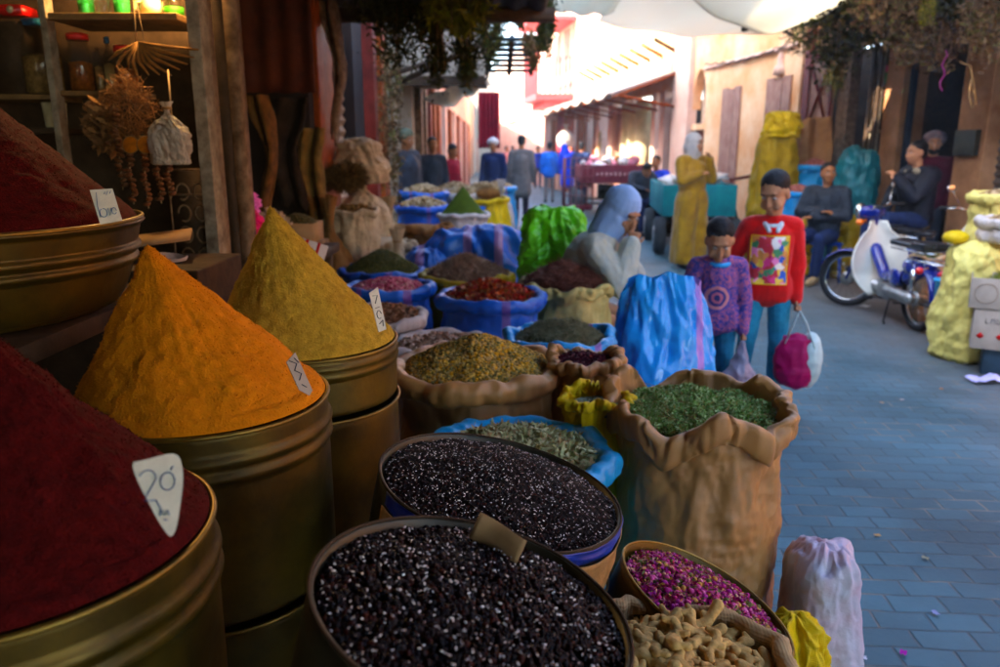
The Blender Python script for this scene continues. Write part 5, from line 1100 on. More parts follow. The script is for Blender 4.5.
for k, (px, d) in enumerate(((484, 15.5), (492, 15.5))):
    p = at(px, 100, d); o = G().grid(lambda u, v: (p.x-.12+.28*u, p.y+.07*math.sin(u*22), p.z+.15-1.1*v), 26, 10).obj('hanging_cloth', mat('wine_cloth', (.2, .02, .03), .9, var=.3, vscale=5)); T(o, 'wine red cloth hanging left of the street, '+('nearer the wall' if k == 0 else 'nearer the open street'), 'cloth', 'wine red cloths hanging on the left'); q2 = o.modifiers.new('s', 'SOLIDIFY'); q2.thickness = .02
# overhead canvases, real sagging cloths
def canvas(c00, c10, c01, c11, sag, label, ft=.0):
    e = E('canvas_awning', (0, 0, 0), label, 'awning'); P = [Vector(c) for c in (c00, c10, c01, c11)]
    g = G(); g.grid(lambda u, v: tuple(P[0].lerp(P[1], u).lerp(P[2].lerp(P[3], u), v)-Vector((0, 0, sag*math.sin(PI*u)*(1 if ft == 0 else (1-ft)+ft*math.sin(PI*v))+.02*math.sin(u*18+v*5)))), 60, 30)
    o = g.obj('cloth', cv, e); m = o.modifiers.new('s', 'SOLIDIFY'); m.thickness = .006
    g = G(); g.tube([tuple(P[2].lerp(P[3], u)-Vector((0, 0, sag*math.sin(PI*u)*(1 if ft == 0 else 1-ft)+.02*math.sin(u*18+5)))) for u in np.linspace(0, 1, 30)], .012, 6); g.obj('rope_hem', white_pp, e); return e
a = at(686, -6, 9.0); b = at(858, -8, 8.6)
canvas((a.x-.2, 6.4, a.z+.3), (b.x+.2, 6.2, b.z+.3), a, b, .42, 'big white canvas sagging over the right side of the street')
a = at(598, 22, 13.5); b = at(800, 28, 10.5)
canvas((1.6, 9.9, 3.75), (4.2, 9.2, 3.5), a, b, .3, 'beige canvas behind the white one, drooping over the orange wall', ft=.5)
a = at(548, 8, 10); b = at(614, 12, 10.5)
canvas((a.x-.2, 8.2, a.z+.35), (b.x, 8.2, b.z+.3), a, b, .05, 'small beige canvas high above the middle of the street')

# ---- left shop shelves
def px_at(px, py, d): return at(px, py, d)
sh = E('shelf_unit', (0, 0, 0), 'old wooden shelf unit of jars lit by a warm lamp on the left', 'shelf unit'); dS = 2.6
def X(px): return (px-500)/763*dS
def Zs(py): return CAMZ+dS*(-ST+(333.5-py)/763*CT)
yS = 2.74
def sbox(name, pa, pb, z0, z1, y0, y1, m, bev_=.003): return G().b2((X(pa), y0, z0), (X(pb), y1, z1)).obj(name, m, sh, smooth=False, bevel=bev_)
zt, z2 = Zs(17)-.0, Zs(90)
sbox('post', 49, 56, .9, 2.5, yS-.02, yS+.03, white_w); sbox('post', 196, 209, .3, 2.5, yS-.05, yS+.03, white_w)
sbox('top_board', 62, 187, zt-.022, zt, yS-.05, yS+.22, wood_m); sbox('middle_board', 57, 128, z2-.018, z2, yS, yS+.2, wood_m); sbox('left_board', -60, 48, z2-.03, z2-.012, yS, yS+.2, wood_m)
sbox('low_board', -60, 48, Zs(127)-.02, Zs(127), yS, yS+.2, wood_d); sbox('back_board', -90, 196, .3, 2.5, yS+.3, yS+.33, wood_d)
sbox('right_side_board', 190, 196, .3, 2.5, yS+.03, yS+.3, white_w)
o = G().b2((X(221), 2.80, .0), (X(233), 2.86, 2.5)).obj('door_post', wood_p); T(o, 'peeling brown door post right of the shelf unit', 'post')
o = G().b2((X(210), 2.80, .0), (X(220), 2.84, 2.5)).obj('black_post', wood_d); T(o, 'black gap board between the white post and the peeling brown one', 'post')
gl = glass('jar_glass', (.8, .8, .65), .12, .45); glg = glass('green_glass', (.05, .75, .1), .1, .8, .6)
def jar(px0, px1, pyb, pyt, lidm, cont, label, y=yS+.08, lidh=.02, z=None, neck=.8, glm=None):
    z0 = z if z is not None else Zs(pyb); h = (pyb-pyt)/763*dS*.98; r = (X(px1)-X(px0))/2; e = E('jar', ((X(px0)+X(px1))/2, y, z0+.001), label, 'jar', 'jars and bottles on the shelves')
    hb = h-lidh; G().lathe([(r*.9, 0), (r, .008), (r, hb*.74), (r*neck, hb*.9), (r*neck, hb)], 28, capt=True).obj('glass', glm or gl, e)
    if cont: G().lathe([(r*.84, .006), (r*.93, .012), (r*.93, hb*.55), (r*.1, hb*.6)], 24).obj('contents', cont, e)
    if lidm: G().lathe([(r*neck+.004, hb+.001), (r*neck+.004, h), (r*neck-.002, h+.003), (0.001, h+.003)], 28).obj('lid', lidm, e, bevel=0)
    return e
redl = mat('red_lid', (.55, .03, .02), .4, bump=0); blul = mat('blue_lid', (.02, .08, .15), .4, bump=0); cr = mat('dried_contents', (.35, .22, .1), .9, var=.5, vscale=60, bump=1, bscale=70); crr = mat('red_contents', (.3, .1, .04), .9, var=.5, vscale=60, bump=1)
jar(11, 48, 91, 17, blul, cr, 'big glass jar with a dark blue lid of dried slices', z=z2-.012, neck=.72)
jar(57, 80, 90, 33, redl, crr, 'tall ribbed jar with a faded red lid and rusty contents', z=z2)
jar(83, 91, 90, 40, None, cr, 'slim clear bottle between the red lidded jar and the dark bottle', z=z2, neck=.4)
jar(93, 103, 90, 36, blul, mat('label_cream', (.6, .5, .25), .8), 'dark pointed bottle with a cream label', z=z2, neck=.3)
jar(104, 126, 90, 45, redl, crr, 'short glass jar with a bright red lid', z=z2)
for i, (a, b) in enumerate(((74, 89), (110, 125))): jar(a, b, 17, -14, None, mat('green_tea', (.05, .2, .03), .6), 'bright green glass on the top shelf, '+('first from the left' if i == 0 else 'next to the white teapot'), z=zt, glm=glg, neck=.97)
jar(91, 106, 17, -10, None, None, 'clear glass between the two green glasses', z=zt, neck=.97)
jar(159, 180, 17, -8, blul, mat('green_tea', (.05, .2, .03), .6), 'round clear jar of green leaves at the end of the top shelf', z=zt)
e = E('teapot', (X(148), yS+.08, zt+.001), 'small cream teapot on the top shelf', 'teapot'); cp_ = mat('cream_enamel', (.65, .55, .35), .3, bump=0)
G().lathe([(.02, 0), (.036, .02), (.04, .035), (.03, .06), (.012, .07), (.006, .08), (0.001, .09)], 28).obj('body', cp_, e); g = G(); g.tube([(.035, 0, .03), (.055, 0, .04), (.065, 0, .062)], [.008, .006, .004], 8); g.obj('spout', cp_, e); g = G(); g.tube([(-.03, 0, .055), (-.055, 0, .055), (-.058, 0, .03), (-.036, 0, .022)], .004, 8); g.obj('handle', cp_, e)
e = E('white_cup', (X(36), yS+.08, Zs(127)+.001), 'plain cream plastic tub on the low shelf', 'tub'); G().lathe([(.03, 0), (.035, .005), (.04, .085), (.036, .087), (.03, .01)], 28).obj('body', cp_, e)
e = E('red_box', (X(4), yS+.08, z2+.265), 'red packet with white roundel resting above the big jar', 'packet'); G().box((0, 0, 0), (.13, .1, .03)).obj('box', redl, e); G().tube([(.03, -.0505, 0), (.03, -.052, 0)], .012, 16).obj('roundel', cp_, e)
o = G().box((0, 0, 0), (.12, .1, .24)).obj('dark_box', wood_d, loc=(X(4), yS+.09, z2+.109)); T(o, 'dark packet standing under the red one beside the big jar', 'packet')
# strings of dried fruit, gourds, net bag
def gourds(c, label):
    e = E('dried_pods', c, label, 'dried pods'); g = G(); g.tube([(0, 0, .16), (-.005, 0, 0)], .0015, 5); g.tube([(.004, 0, .16), (.02, 0, .01)], .0015, 5); g.obj('string', burlap, e)
    for k in range(11):
        a = -1.0+k*.24; g = G(); L = .13+.03*random.random(); g.tube([(0, 0, 0), (math.sin(a)*L*.5, -.02+.004*k, -abs(math.cos(a))*L*.45), (math.sin(a)*L+.03, -.02+.005*k, -abs(math.cos(a))*L*.75)], [.004, .011, .004], 8, flat=.6); g.obj('pod', mat('pod_brown', (.2, .1, .04), .7, var=.4, vscale=30), e)
gourds(at(138, 42, 2.5), 'bunch of dried brown pods hanging on a string from the top shelf')
def chain(px, y0, y1, d, r, label, m):
    e = E('dried_string', at(px, y0, d), label, 'dried string', 'strings of dried fruit under the shelf'); n = int((y1-y0)/763*d/(r*1.2)); g = G(); g2 = G()
    for k in range(n): g.ell((.006*math.sin(k), .006*math.cos(k*2.1), -k*r*1.2), (r*random.uniform(.8, 1.2), r, r*.55), rot=rotm(random.uniform(-.4, .4), random.uniform(-.4, .4)), nu=10, nv=6)
    g2.tube([(0, 0, .02), (0, 0, -n*r*1.2)], .002, 4); g.obj('fruit', m, e); g2.obj('thread', burlap, e)
fig = mat('dried_fig', (.12, .05, .025), .6, var=.4, vscale=40); 
for i, (px, a, b, lb) in enumerate(((114, 110, 190, 'longest string of dark dried figs near the red jar'), (128, 150, 205, 'string of dried figs under the orange slices'), (143, 155, 210, 'string of dried figs right of the orange slices'), (156, 150, 205, 'string of dried figs close to the net bag'), (167, 155, 200, 'outermost string of dried figs beside the net bag'))): chain(px, a, b, 2.42+i*.02, .013, lb, fig)
osl = mat('orange_slice', (.45, .16, .04), .6, var=.3, vscale=60)
for i, px in enumerate((131, 146)):
    e = E('orange_slice', at(px, 145, 2.38), 'round slice of dried orange on the strings, '+('left' if i == 0 else 'right')+' of the pair', 'orange slice', 'dried orange slices', rot=(R(80), 0, .3*i)); G().lathe([(.001, 0), (.024, 0), (.026, .002), (.024, .004), (.001, .004)], 24, capb=False).obj('flesh', osl, e); k = G(); k.tube([(.026*math.cos(a), .026*math.sin(a), .002) for a in np.linspace(0, 2*PI, 25)[:-1]], .002, 6, closed=True); k.obj('rind', wood_m, e)
shag('dried_flower_bunch', 'dusty bunch of dried stalks hanging above the orange slices', 'dried bunch', at(130, 105, 2.45), (.07, .04, .09), grain('dstalk', [(.2, .1, .05), (.12, .06, .03), (.3, .16, .08)], .9), 420, size=(.03, .02, .02), core=False)
shag('dried_flower_bunch', 'dark dried bunch with pale leaves behind the strings of figs', 'dried bunch', at(105, 125, 2.5), (.05, .04, .08), MATS['dstalk'], 260, size=(.03, .02, .02), core=False, tpl=LEAF)
closed_sack(at(172, 165, 2.4), (.13, .1, .17), glass('net_bag_film', (.5, .42, .32), .5, .85, .2), 'bulging net bag of dried goods hung by the white post', seed=150, voxel=.005, wr=.004, wscale=40, name='net_bag', cat='bag')
o = G().tube([at(172, 120, 2.4), at(168, 70, 2.45)], .003, 5).obj('bag_string', burlap); T(o, 'string holding up the bulging net bag', 'string')
e = E('carved_panel', (X(183), yS-.03, Zs(232)), 'dark carved wooden panel with scrollwork below the net bag', 'panel'); G().box((0, .01, 0), (.16, .015, .42)).obj('board', wood_d, e); g = G(); cw = mat('carved_pale', (.16, .10, .06), .8, var=.4, vscale=60)
for k in range(5):
    for q in (-1, 1): g.tube([(q*(.03+.022*math.cos(a)), -.001, -.17+k*.075+.028*math.sin(a)) for a in np.linspace(0, 5.2, 16)], .004, 5)
for z in (.205, .12, -.205): g.tube([(-.078, -.001, z), (.078, -.001, z)], .004, 5)
g.tube([(-.075, -.001, -.2), (-.075, -.001, .2)], .004, 5); g.tube([(.075, -.001, -.2), (.075, -.001, .2)], .004, 5); g.obj('scrollwork', cw, e)
e = E('pale_cup', at(168, 256, 2.2), 'pale crumpled cone of paper behind the orange powder', 'paper cone'); g = G(); g.grid(lambda u, v: ((.02+.035*v)*math.cos(u*2*PI), (.02+.03*v)*math.sin(u*2*PI), .1*v+.008*fb(u*4, v*3, 3)-.1), 30, 10, wrap=True); g.obj('paper', white_pp, e)
o = G().box((0, 0, 0), (.17, .12, .008), rot=rotm(R(8), R(-6), .3)).obj('board_scrap', card, loc=at(160, 238, 2.2)); T(o, 'thin board scrap jutting out beside the wide gold pan', 'board')
o = G().b2((-1.25, 2.0, .5), (-.8, 2.35, 1.16)).obj('dark_chest', wood_d, smooth=False, bevel=.005); T(o, 'dark wooden chest under the paper cone, mostly hidden behind the powder heaps', 'chest')
# bulb that lights the shelf
e = E('light_bulb', at(172, -72, 2.5), 'bare warm bulb hanging over the jar shelf', 'lamp'); g = G(); g.lathe([(.0, -.05), (.02, -.045), (.03, -.02), (.026, 0), (.013, .025), (.013, .03)], 24, capb=False)
bm = bpy.data.materials.new('lit_bulb'); bm.use_nodes = True; b = bm.node_tree.nodes['Principled BSDF']; b.inputs['Emission Color'].default_value = (1, .6, .2, 1); b.inputs['Emission Strength'].default_value = 20
g.obj('glass', bm, e); G().tube([(0, 0, .03), (0, 0, .07)], .015, 12).obj('socket', black, e); G().tube([(0, 0, .07), (0, 0, .25)], .003, 6).obj('flex', black, e)
lp = bpy.data.lights.new('bulb_light', 'POINT'); lp.energy = BULB; lp.color = (1, .6, .22); lp.shadow_soft_size = .04; lo = bpy.data.objects.new('bulb_light', lp); C.objects.link(lo); lo.parent = e; lo.location = (0, 0, -.10)
# rusty sheet and hides in the recess
o = G().grid(lambda u, v: (-1.72+u*.62, 4.75+.01*math.sin(u*30), 1.80+.85*v+.006*fb(u*9, v*9, 1)), 30, 10).obj('rusty_sheet', rust); T(o, 'rusty red metal sheet hanging at the back of the recess', 'metal sheet'); m = o.modifiers.new('s', 'SOLIDIFY'); m.thickness = .01
def hide(px, y0, y1, d, w, label, m, seed):
    p = at(px, y0, d); L = (y1-y0)/763*d
    o = G().grid(lambda u, v: ((u-.5)*w*(1+.5*fb(v*3+seed, 0, 1))*(1-.35*v)+.03*math.sin(v*6+seed), .04*math.sin(u*9+seed+v*2), -L*v*(1+.15*fb(u*4+seed, 2, 1))), 24, 30).obj('hanging_hide', m, loc=p); T(o, label, 'hide', 'hides and cloths hanging in the recess'); q = o.modifiers.new('s', 'SOLIDIFY'); q.thickness = .012
hide(313, 128, 252, 5.1, .16, 'pale tan hide hanging at the orange pillar', mat('tan_hide', (.2, .12, .05), .95, var=.5, vscale=8, bump=1, bscale=30), 3)
hide(262, 95, 210, 4.4, .1, 'ragged orange brown strip hanging in the dark recess', mat('orange_hide', (.15, .07, .03), .95, var=.6, vscale=9, bump=1, bscale=30), 5)
hide(285, 98, 205, 5.0, .25, 'near black hide hanging behind the pale tan one', mat('black_hide', (.03, .018, .012), .95, var=.6, vscale=9, bump=1, bscale=30), 8)
hide(332, 0, 130, 5.35, .10, 'long brown bark strip hanging against the orange pillar', wood_p, 11)
# ---- hanging herbs
hb1 = grain('herb_dark', [(.03, .035, .012), (.05, .04, .015), (.06, .055, .02), (.02, .02, .01)], .9, .1); hb2 = grain('herb_tan', [(.16, .10, .055), (.1, .06, .035), (.22, .15, .09), (.07, .045, .025), (.13, .12, .05)], .9, .1); hb3 = grain('herb_olive', [(.16, .15, .03), (.09, .08, .02), (.2, .17, .05)], .9, .1)
def herb(px, py, d, w, h, m, label, n=700, tpl=LEAF, size=(.03, .018, .02), seed=0):
    c = at(px, py, d); e = E('herb_bundle', c, label, 'herb bundle', 'bundles of dried herbs hung overhead'); g = G(); W_, H_ = w/763*d, h/763*d
    nc = max(3, int(6*W_*H_/.04)) if W_*H_ < .5 else 24
    for k in range(nc):
        cx, cz = RNG.uniform(-.5, .5)*W_, RNG.uniform(-.5, .5)*H_; cy = RNG.uniform(-.5, .5)*W_*.5; m_ = n//nc
        q = RNG.normal(size=(m_, 3))*np.array([W_*.17, W_*.12, H_*.16])+np.array([cx*(1-.5*max(0, -cz/H_*2)), cy, cz]); g.scatter(tpl[0], tpl[1], q, np.array(size)[None]*RNG.uniform(.5, 1.4, (m_, 1)), 1.5)
    g.obj('leaves', m, e); g = G()
    for k in range(7): a = RNG.uniform(-1, 1, 2); g.tube([(a[0]*W_*.1, 0, H_*.6), (a[0]*W_*.3, a[1]*W_*.2, 0), (a[0]*W_*.42, a[1]*W_*.3, -H_*.45)], [.006, .005, .002], 5)
    g.obj('stems', wood_m, e)
herb(437, 38, 5.6, 26, 68, hb1, 'dark green herb bundle hanging at the left of a pair under the roof edge', 1300, seed=1)
herb(464, 46, 5.9, 22, 60, hb1, 'dark herb bundle hanging at the right of a pair under the roof edge', 1000)
herb(452, 14, 5.2, 50, 34, hb3, 'yellowish green leafy bundle above the pair of dark bundles', 700, size=(.05, .02, .03))
herb(400, 22, 5.4, 60, 60, hb1, 'broad dark bundle hanging beside the roller shutter', 1800)
herb(388, 120, 7.6, 22, 120, hb2, 'long tan bundle tied to the red posts', 1400)
herb(492, 22, 6.6, 22, 60, hb1, 'dark bundle at the left edge of the bright gap overhead', 1400)
herb(515, 2, 6.6, 70, 18, hb1, 'dark fringe of herbs above the bright gap', 1500)
herb(546, 24, 6.8, 16, 50, hb1, 'dark bundle at the right edge of the bright gap overhead', 1200)
herb(531, 50, 7.4, 14, 30, hb2, 'brown tuft under the slatted shade', 500)
herb(518, 20, 6.8, 10, 20, hb1, 'small dark tuft across the middle of the bright gap', 260)
rh = [(808, 20, 9.2, 40, 44, hb1, 'near black bundle where the canvas meets the right wall'), (838, 26, 8.6, 50, 66, hb1, 'dark green bundle in front of the lattice door'), (836, 66, 9.3, 20, 34, hb1, 'small dark green tuft dangling beside the pink packets'),
      (893, 12, 7.4, 50, 44, hb2, 'tan bundle at the left end of the big row over the doorway'), (924, 20, 7.2, 52, 60, hb2, 'tan bundle second in the big row over the doorway'), (915, 48, 7.3, 26, 26, hb2, 'pale tan tuft hanging lowest on the left of the doorway'), (946, 34, 7.1, 30, 56, hb2, 'brown bundle hanging lowest over the doorway'), (962, 6, 6.9, 44, 24, hb1, 'dark bundle above the grubby pillar'), (988, 22, 6.6, 34, 52, hb2, 'brown bundle at the frame edge beside the shutter'), (870, 14, 7.9, 40, 50, hb1, 'dark bundle above the shelf shop'), (927, 14, 6.9, 12, 26, hb3, 'yellow green sprig in the big row over the doorway')]
for i, a in enumerate(rh): herb(*a, n=1700 if a[3] > 30 else 600, tpl=LEAF if i % 2 == 0 else PETAL, size=(.026, .016, .02))
e = E('added_eave', (0, 0, 0), 'added boarded eave that shades the herbs above the right hand doorway', 'eave'); wobj('boards', -8, S(812), 3.15, 3.2, .061, 1.25, wood_d, e); wobj('fascia', -8, S(812), 3.05, 3.148, 1.15, 1.2, wood_d, e)  # eave added to keep the herbs and upper right in shade
e = E('herb_rail', (0, 0, 0), 'long pole that carries the dried herbs on the right', 'pole'); G().tube([at(800, -6, 9.2), at(1010, -12, 6.5)], .03, 8).obj('pole', wood_d, e)
o = G().tube([at(946, 50, 7)+Vector((.02*math.sin(i*1.7), 0, -i*.045)) for i in range(9)], .006, 6).obj('purple_cord', mat('purple_cord', (.3, .06, .2), .7)); T(o, 'knotted purple cord dangling in the dark doorway', 'cord')
o = G().tube([at(960, 62, 6.7), at(970, 66, 6.6), at(973, 82, 6.6), at(976, 104, 6.6), at(972, 108, 6.6), at(969, 95, 6.6), at(971, 80, 6.6)], .008, 6).obj('wire_loop', wood_m); T(o, 'loop of brown wire hooked on the grubby pillar', 'wire')
herb(600, 142, 22, 6, 16, grain('straw', [(.5, .35, .15), (.4, .26, .1)], .9), 'straw broom bundle hanging at the far awning', 150)
# ================================================================== PEOPLE
def J(h=1.75, **kw):
    """standing joints, facing -y; l is image left"""
    k = h/1.75; d = dict(pel=(0, .0, .95), che=(0, .01, 1.28), nec=(0, .02, 1.47), hea=(0, -.01, 1.63), sl=(-.18, .02, 1.40), sr=(.18, .02, 1.40), el=(-.23, .03, 1.12), er=(.23, .03, 1.12),
        wl=(-.24, -.05, .88), wr=(.24, -.05, .88), hl=(-.09, 0, .9), hr=(.09, 0, .9), kl=(-.1, -.02, .5), kr=(.1, -.02, .5), al=(-.1, .03, .09), ar=(.1, .03, .09), tl=(-.12, -.12, .035), tr=(.12, -.12, .035))
    d = {q: Vector(v)*k for q, v in d.items()}
    for q, v in kw.items(): d[q] = Vector(v)
    d['k'] = k; return d
def person(label, loc, rz, j, skinm, hs=1.0, head=(0, 0, 0), top=None, bottom=None, shoe=None, vox=.012, hair='short', hairm=None, scarf=None, skirt=None, hood=None, tw=.025, bw=.018, sleeve=1.0,
           hands=True, grip=(0, 0), group=None, toplen=.0, torso=1.0, beard=None, wr=.004, legs=True, cap=None, eyes=True, collar=None, cat='person', kid=0):
    e = E('person', loc, label, cat, group, rz=rz); k = j['k']; K = torso*k
    H = Matrix.Translation(j['hea'])@Euler((head[0], head[1], head[2]), 'XYZ').to_matrix().to_4x4()@Matrix.Scale(hs, 4)
    HR = np.array(H.to_3x3().normalized())
    def hp(x, y, z): return tuple(H@Vector((x, y, z)))
    def he(g, c, r, rot=None): g.ell(hp(*c), np.array(r)*hs, rot=HR, nu=18, nv=12)
    def torsoP(g, a):
        g.ell(j['pel'], (.155*K+a, .115*K+a, .12*k+a*.6)); g.cap(j['pel'], j['che'], .115*K+a, .13*K+a); g.ell(j['che'], (.165*K+a, .115*K+a, .15*k))
        g.cap(j['pel']+Vector((.05*K, 0, 0)), j['che']+Vector((.06*K, 0, 0)), .09*K+a, .1*K+a); g.cap(j['pel']-Vector((.05*K, 0, 0)), j['che']-Vector((.06*K, 0, 0)), .09*K+a, .1*K+a)
        up = j['nec']; g.cap(j['che']+Vector((0, 0, .04*k)), up-Vector((0, 0, .03*k)), .1*K+a*.5, .055*k+a*.4)
        for s in 'lr': g.cap(up-Vector((0, 0, .05*k)), j['s'+s], .058*k+a*.5, .055*K+a*.8); g.cap(j['che'], j['s'+s]-Vector((0, 0, .03*k)), .09*K+a*.5, .06*K+a*.7)
    def armsP(g, a, f=1.0):
        for s in 'lr':
            S_, E_, W_ = j['s'+s], j['e'+s], j['w'+s]; g.cap(S_, E_, .048*K+a, .038*K+a*.9); g.cap(E_, E_.lerp(W_, f), .038*K+a*.9, .027*K+a*.75)
    def legsP(g, a):
        for s in 'lr': g.cap(j['h'+s], j['k'+s], .082*K+a, .055*K+a); g.cap(j['k'+s], j['a'+s]+Vector((0, 0, .02*k)), .052*K+a, .036*K+a)
    def feetP(g, a):
        for s in 'lr':
            A, B = j['a'+s], j['t'+s]; g.cap(A-Vector((0, 0, .04*k)), B, .037*k+a, .028*k+a); g.cap(A.lerp(B, .5)-Vector((0, 0, .02*k)), B, .04*k+a, .03*k+a)
    b = G(); torsoP(b, 0); armsP(b, 0); legsP(b, 0); feetP(b, -.003)
    b.cap(j['nec']-Vector((0, 0, .05*k)), hp(0, .02, -.05), .055*k, .05*hs)
    he(b, (0, .015, .03), (.077, .094, .088)); he(b, (0, -.018, -.03), (.062+kid*.007, .068, .076-kid*.008)); he(b, (0, -.05, -.092), (.028, .03, .022)); he(b, (0, -.073, .034), (.048, .016-.005*kid, .012))
    if kid:
        for s in (-1, 1): he(b, (s*.034, -.055, -.045), (.032, .032, .032))
    b.cap(hp(0, -.082, .01), hp(0, -.106+.006*kid, -.028), .009*hs, .013*hs); he(b, (0, -.098+.004*kid, -.032), (.018, .012, .009))
    he(b, (0, -.086, -.058), (.022, .011, .006)); he(b, (0, -.084, -.071), (.019, .012, .008)); 
    for s in (-1, 1): he(b, (s*.077, .012, -.008), (.010, .02, .032)); he(b, (s*.036, -.062, -.025), (.022, .02, .022))
    if hands:
        for i, s in enumerate('lr'):
            W_, E_ = j['w'+s], j['e'+s]; d = (W_-E_).normalized(); q = k*hs if k < .9 else k; sx = -1 if s == 'l' else 1
            side = Vector((0, -1, 0))-d*d.dot(Vector((0, -1, 0))); side = side.normalized() if side.length > .2 else Vector((1, 0, 0)); nrm = d.cross(side).normalized()
            pc = W_+d*.05*q; 
            for t in (-1, -.33, .33, 1): b.cap(W_+side*.012*q*t, W_+d*.085*q+side*.027*q*t, .015*q, .0125*q)
            curl = grip[i] if isinstance(grip, tuple) else grip
            for t, L in ((-1, .055), (-.33, .068), (.33, .074), (1, .068)):
                p0 = W_+d*.088*q+side*.029*q*t; ang = .35+curl*1.2; bend = nrm*sx*-1
                d1 = d*math.cos(ang)+bend*math.sin(ang); p1 = p0+d1*L*.5*q; d2 = d*math.cos(ang*2.1)+bend*math.sin(ang*2.1); p2 = p1+d2*L*.5*q
                b.cap(p0, p1, .0095*q, .0085*q, 8); b.cap(p1, p2, .0085*q, .007*q, 8)
            t0 = W_+d*.025*q+side*.03*q; t1 = t0+(d*.6+side*.8).normalized()*.035*q; t2 = t1+(d+side*.1+nrm*-sx*.5).normalized()*.028*q; b.cap(t0, t1, .012*q, .011*q, 8); b.cap(t1, t2, .011*q, .008*q, 8)
    blob(b, vox, 'body', skinm, e, smooth=3)
    if eyes:
        for s in (-1, 1):
            g = G(); g.ell(hp(s*.031, -.0755, .008), (.0135*hs, .010*hs, .007*hs), rot=HR, nu=12, nv=8); o = g.obj('eye', gwhite, e); g = G(); g.ell(hp(s*.031, -.0800, .006), (.007*hs, .007*hs, .0065*hs), rot=HR, nu=10, nv=7); g.obj('iris', gdark, o)
            g = G(); g.tube([hp(s*.014, -.090, .030), hp(s*.032, -.090, .036), hp(s*.052, -.076, .030)], .0028*hs, 5); g.obj('eyebrow', hairm or hair_k, e)
        g = G(); g.ell(hp(0, -.0945+.006*kid, -.0635), (.019*hs, .004*hs, .0075*hs), rot=HR); g.obj('lips', mat('lips', (.33, .14, .10), .5, bump=0), e)
    if hair:
        g = G(); he(g, (0, .03, .054), (.083, .096, .079)); he(g, (0, .05, .0), (.072, .066, .075)); 
        if hair == 'long': he(g, (0, .05, -.06), (.08, .06, .1))
        blob(g, vox*.8, 'hair', hairm or hair_k, e, smooth=2, wr=.002, wscale=40)
    if beard:
        g = G(); he(g, (0, -.035, -.08), (.052, .058, .045)); blob(g, vox*.8, 'beard', hair_k, e, smooth=1)
    if cap:
        g = G(); he(g, (0, .022, .068), (.088, .1, .07)); g.cap(hp(-.05, .02, .05), hp(.05, .02, .05), .07*hs, .07*hs); blob(g, vox*.8, 'knitted_cap', cap, e, smooth=2, wr=.002, wscale=40)
    if scarf:
        g = G(); he(g, (0, .035, .035), (.1, .113, .108)); he(g, (0, .05, -.05), (.108, .105, .12)); g.cap(hp(0, .03, -.02), j['nec']+Vector((0, .02, 0)), .108*hs, .115*k); he(g, (0, -.01, -.14), (.07, .06, .04))
        
        for s in (-1, 1): g.cap(hp(s*.06, -.02, -.02), hp(s*.045, -.035, -.12), .038*hs, .035*hs)
        pass
        blob(g, vox*.8, 'headscarf', scarf, e, smooth=4, wr=.0035, wscale=9, seed=3)
    if top:
        g = G(); torsoP(g, tw); armsP(g, tw, sleeve)
        if toplen:
            for s in (-1, -.5, 0, .5, 1): g.cap(j['pel']+Vector((s*.07*K, 0, 0)), j['pel']+Vector((s*.085*K, 0, -toplen)), .11*K+tw*(1.1-.2*abs(s)), .11*K+tw*(1.1-.2*abs(s)))
        tp = blob(g, vox, 'top', top, e, smooth=4, wr=wr, wscale=7, seed=hs*7)
    else: tp = None
    if skirt:
        g = G(); bx = j['pel']; zb = .06
        for s in (-1, 1):
            for y in (-1, 1): g.cap(bx+Vector((s*.07*K, y*.03*K, 0)), Vector((j['a'+('l' if s < 0 else 'r')].x*1.1, j['al'].y*.6+y*.05, zb+.06)), .1*K+tw, .095*K+tw)
        g.cap(bx, Vector((0, j['al'].y*.6, zb+.07)), .14*K, .14*K)
        def ff(co, no): co[:, 2] = np.maximum(co[:, 2], zb); return co
        blob(g, vox, 'robe_skirt', skirt, e, smooth=4, wr=wr*1.5, wscale=5, seed=4, fn=ff)
    if bottom and legs:
        g = G(); g.ell(j['pel']-Vector((0, 0, .02)), (.155*K+bw*.2, .115*K+bw*.2, .13*k)); legsP(g, bw); blob(g, vox, 'trousers', bottom, e, smooth=4, wr=.004, wscale=9, seed=6)
    if shoe: g = G(); feetP(g, .010); blob(g, vox*.8, 'shoes', shoe, e, smooth=2)
    if hood:
        g = G()
        for i in range(10):
            a = -2.2+i*.49; g.cap(j['nec']+Vector((math.sin(a)*.12*k, math.cos(a)*.09*k+.01, -.02*k-.05*k*abs(math.cos(a*.5)))), j['nec']+Vector((math.sin(a+.49)*.12*k, math.cos(a+.49)*.09*k+.01, -.02*k-.05*k*abs(math.cos((a+.49)*.5)))), .035*k, .035*k)
        blob(g, vox, 'hood', hood, e, smooth=2, wr=.004, wscale=30)
    if collar:
        g = G(); n = 18; g.tube([tuple(j['nec']+Vector((math.sin(a)*.075*k, -math.cos(a)*.07*k-.006, -.055*k-.018*k*math.cos(a)))) for a in np.linspace(0, 2*PI, n+1)[:-1]], .016*k, 8, closed=True, flat=1.4)
        for s in (-1, 1): g.cap(j['nec']+Vector((s*.055, -.055, -.055))*k, j['nec']+Vector((s*.03, -.105, -.10))*k, .022*k, .016*k)
        o = g.obj('collar', collar, e)
    e['_top'] = 0; del e['_top']
    return e, tp
from mathutils.bvhtree import BVHTree
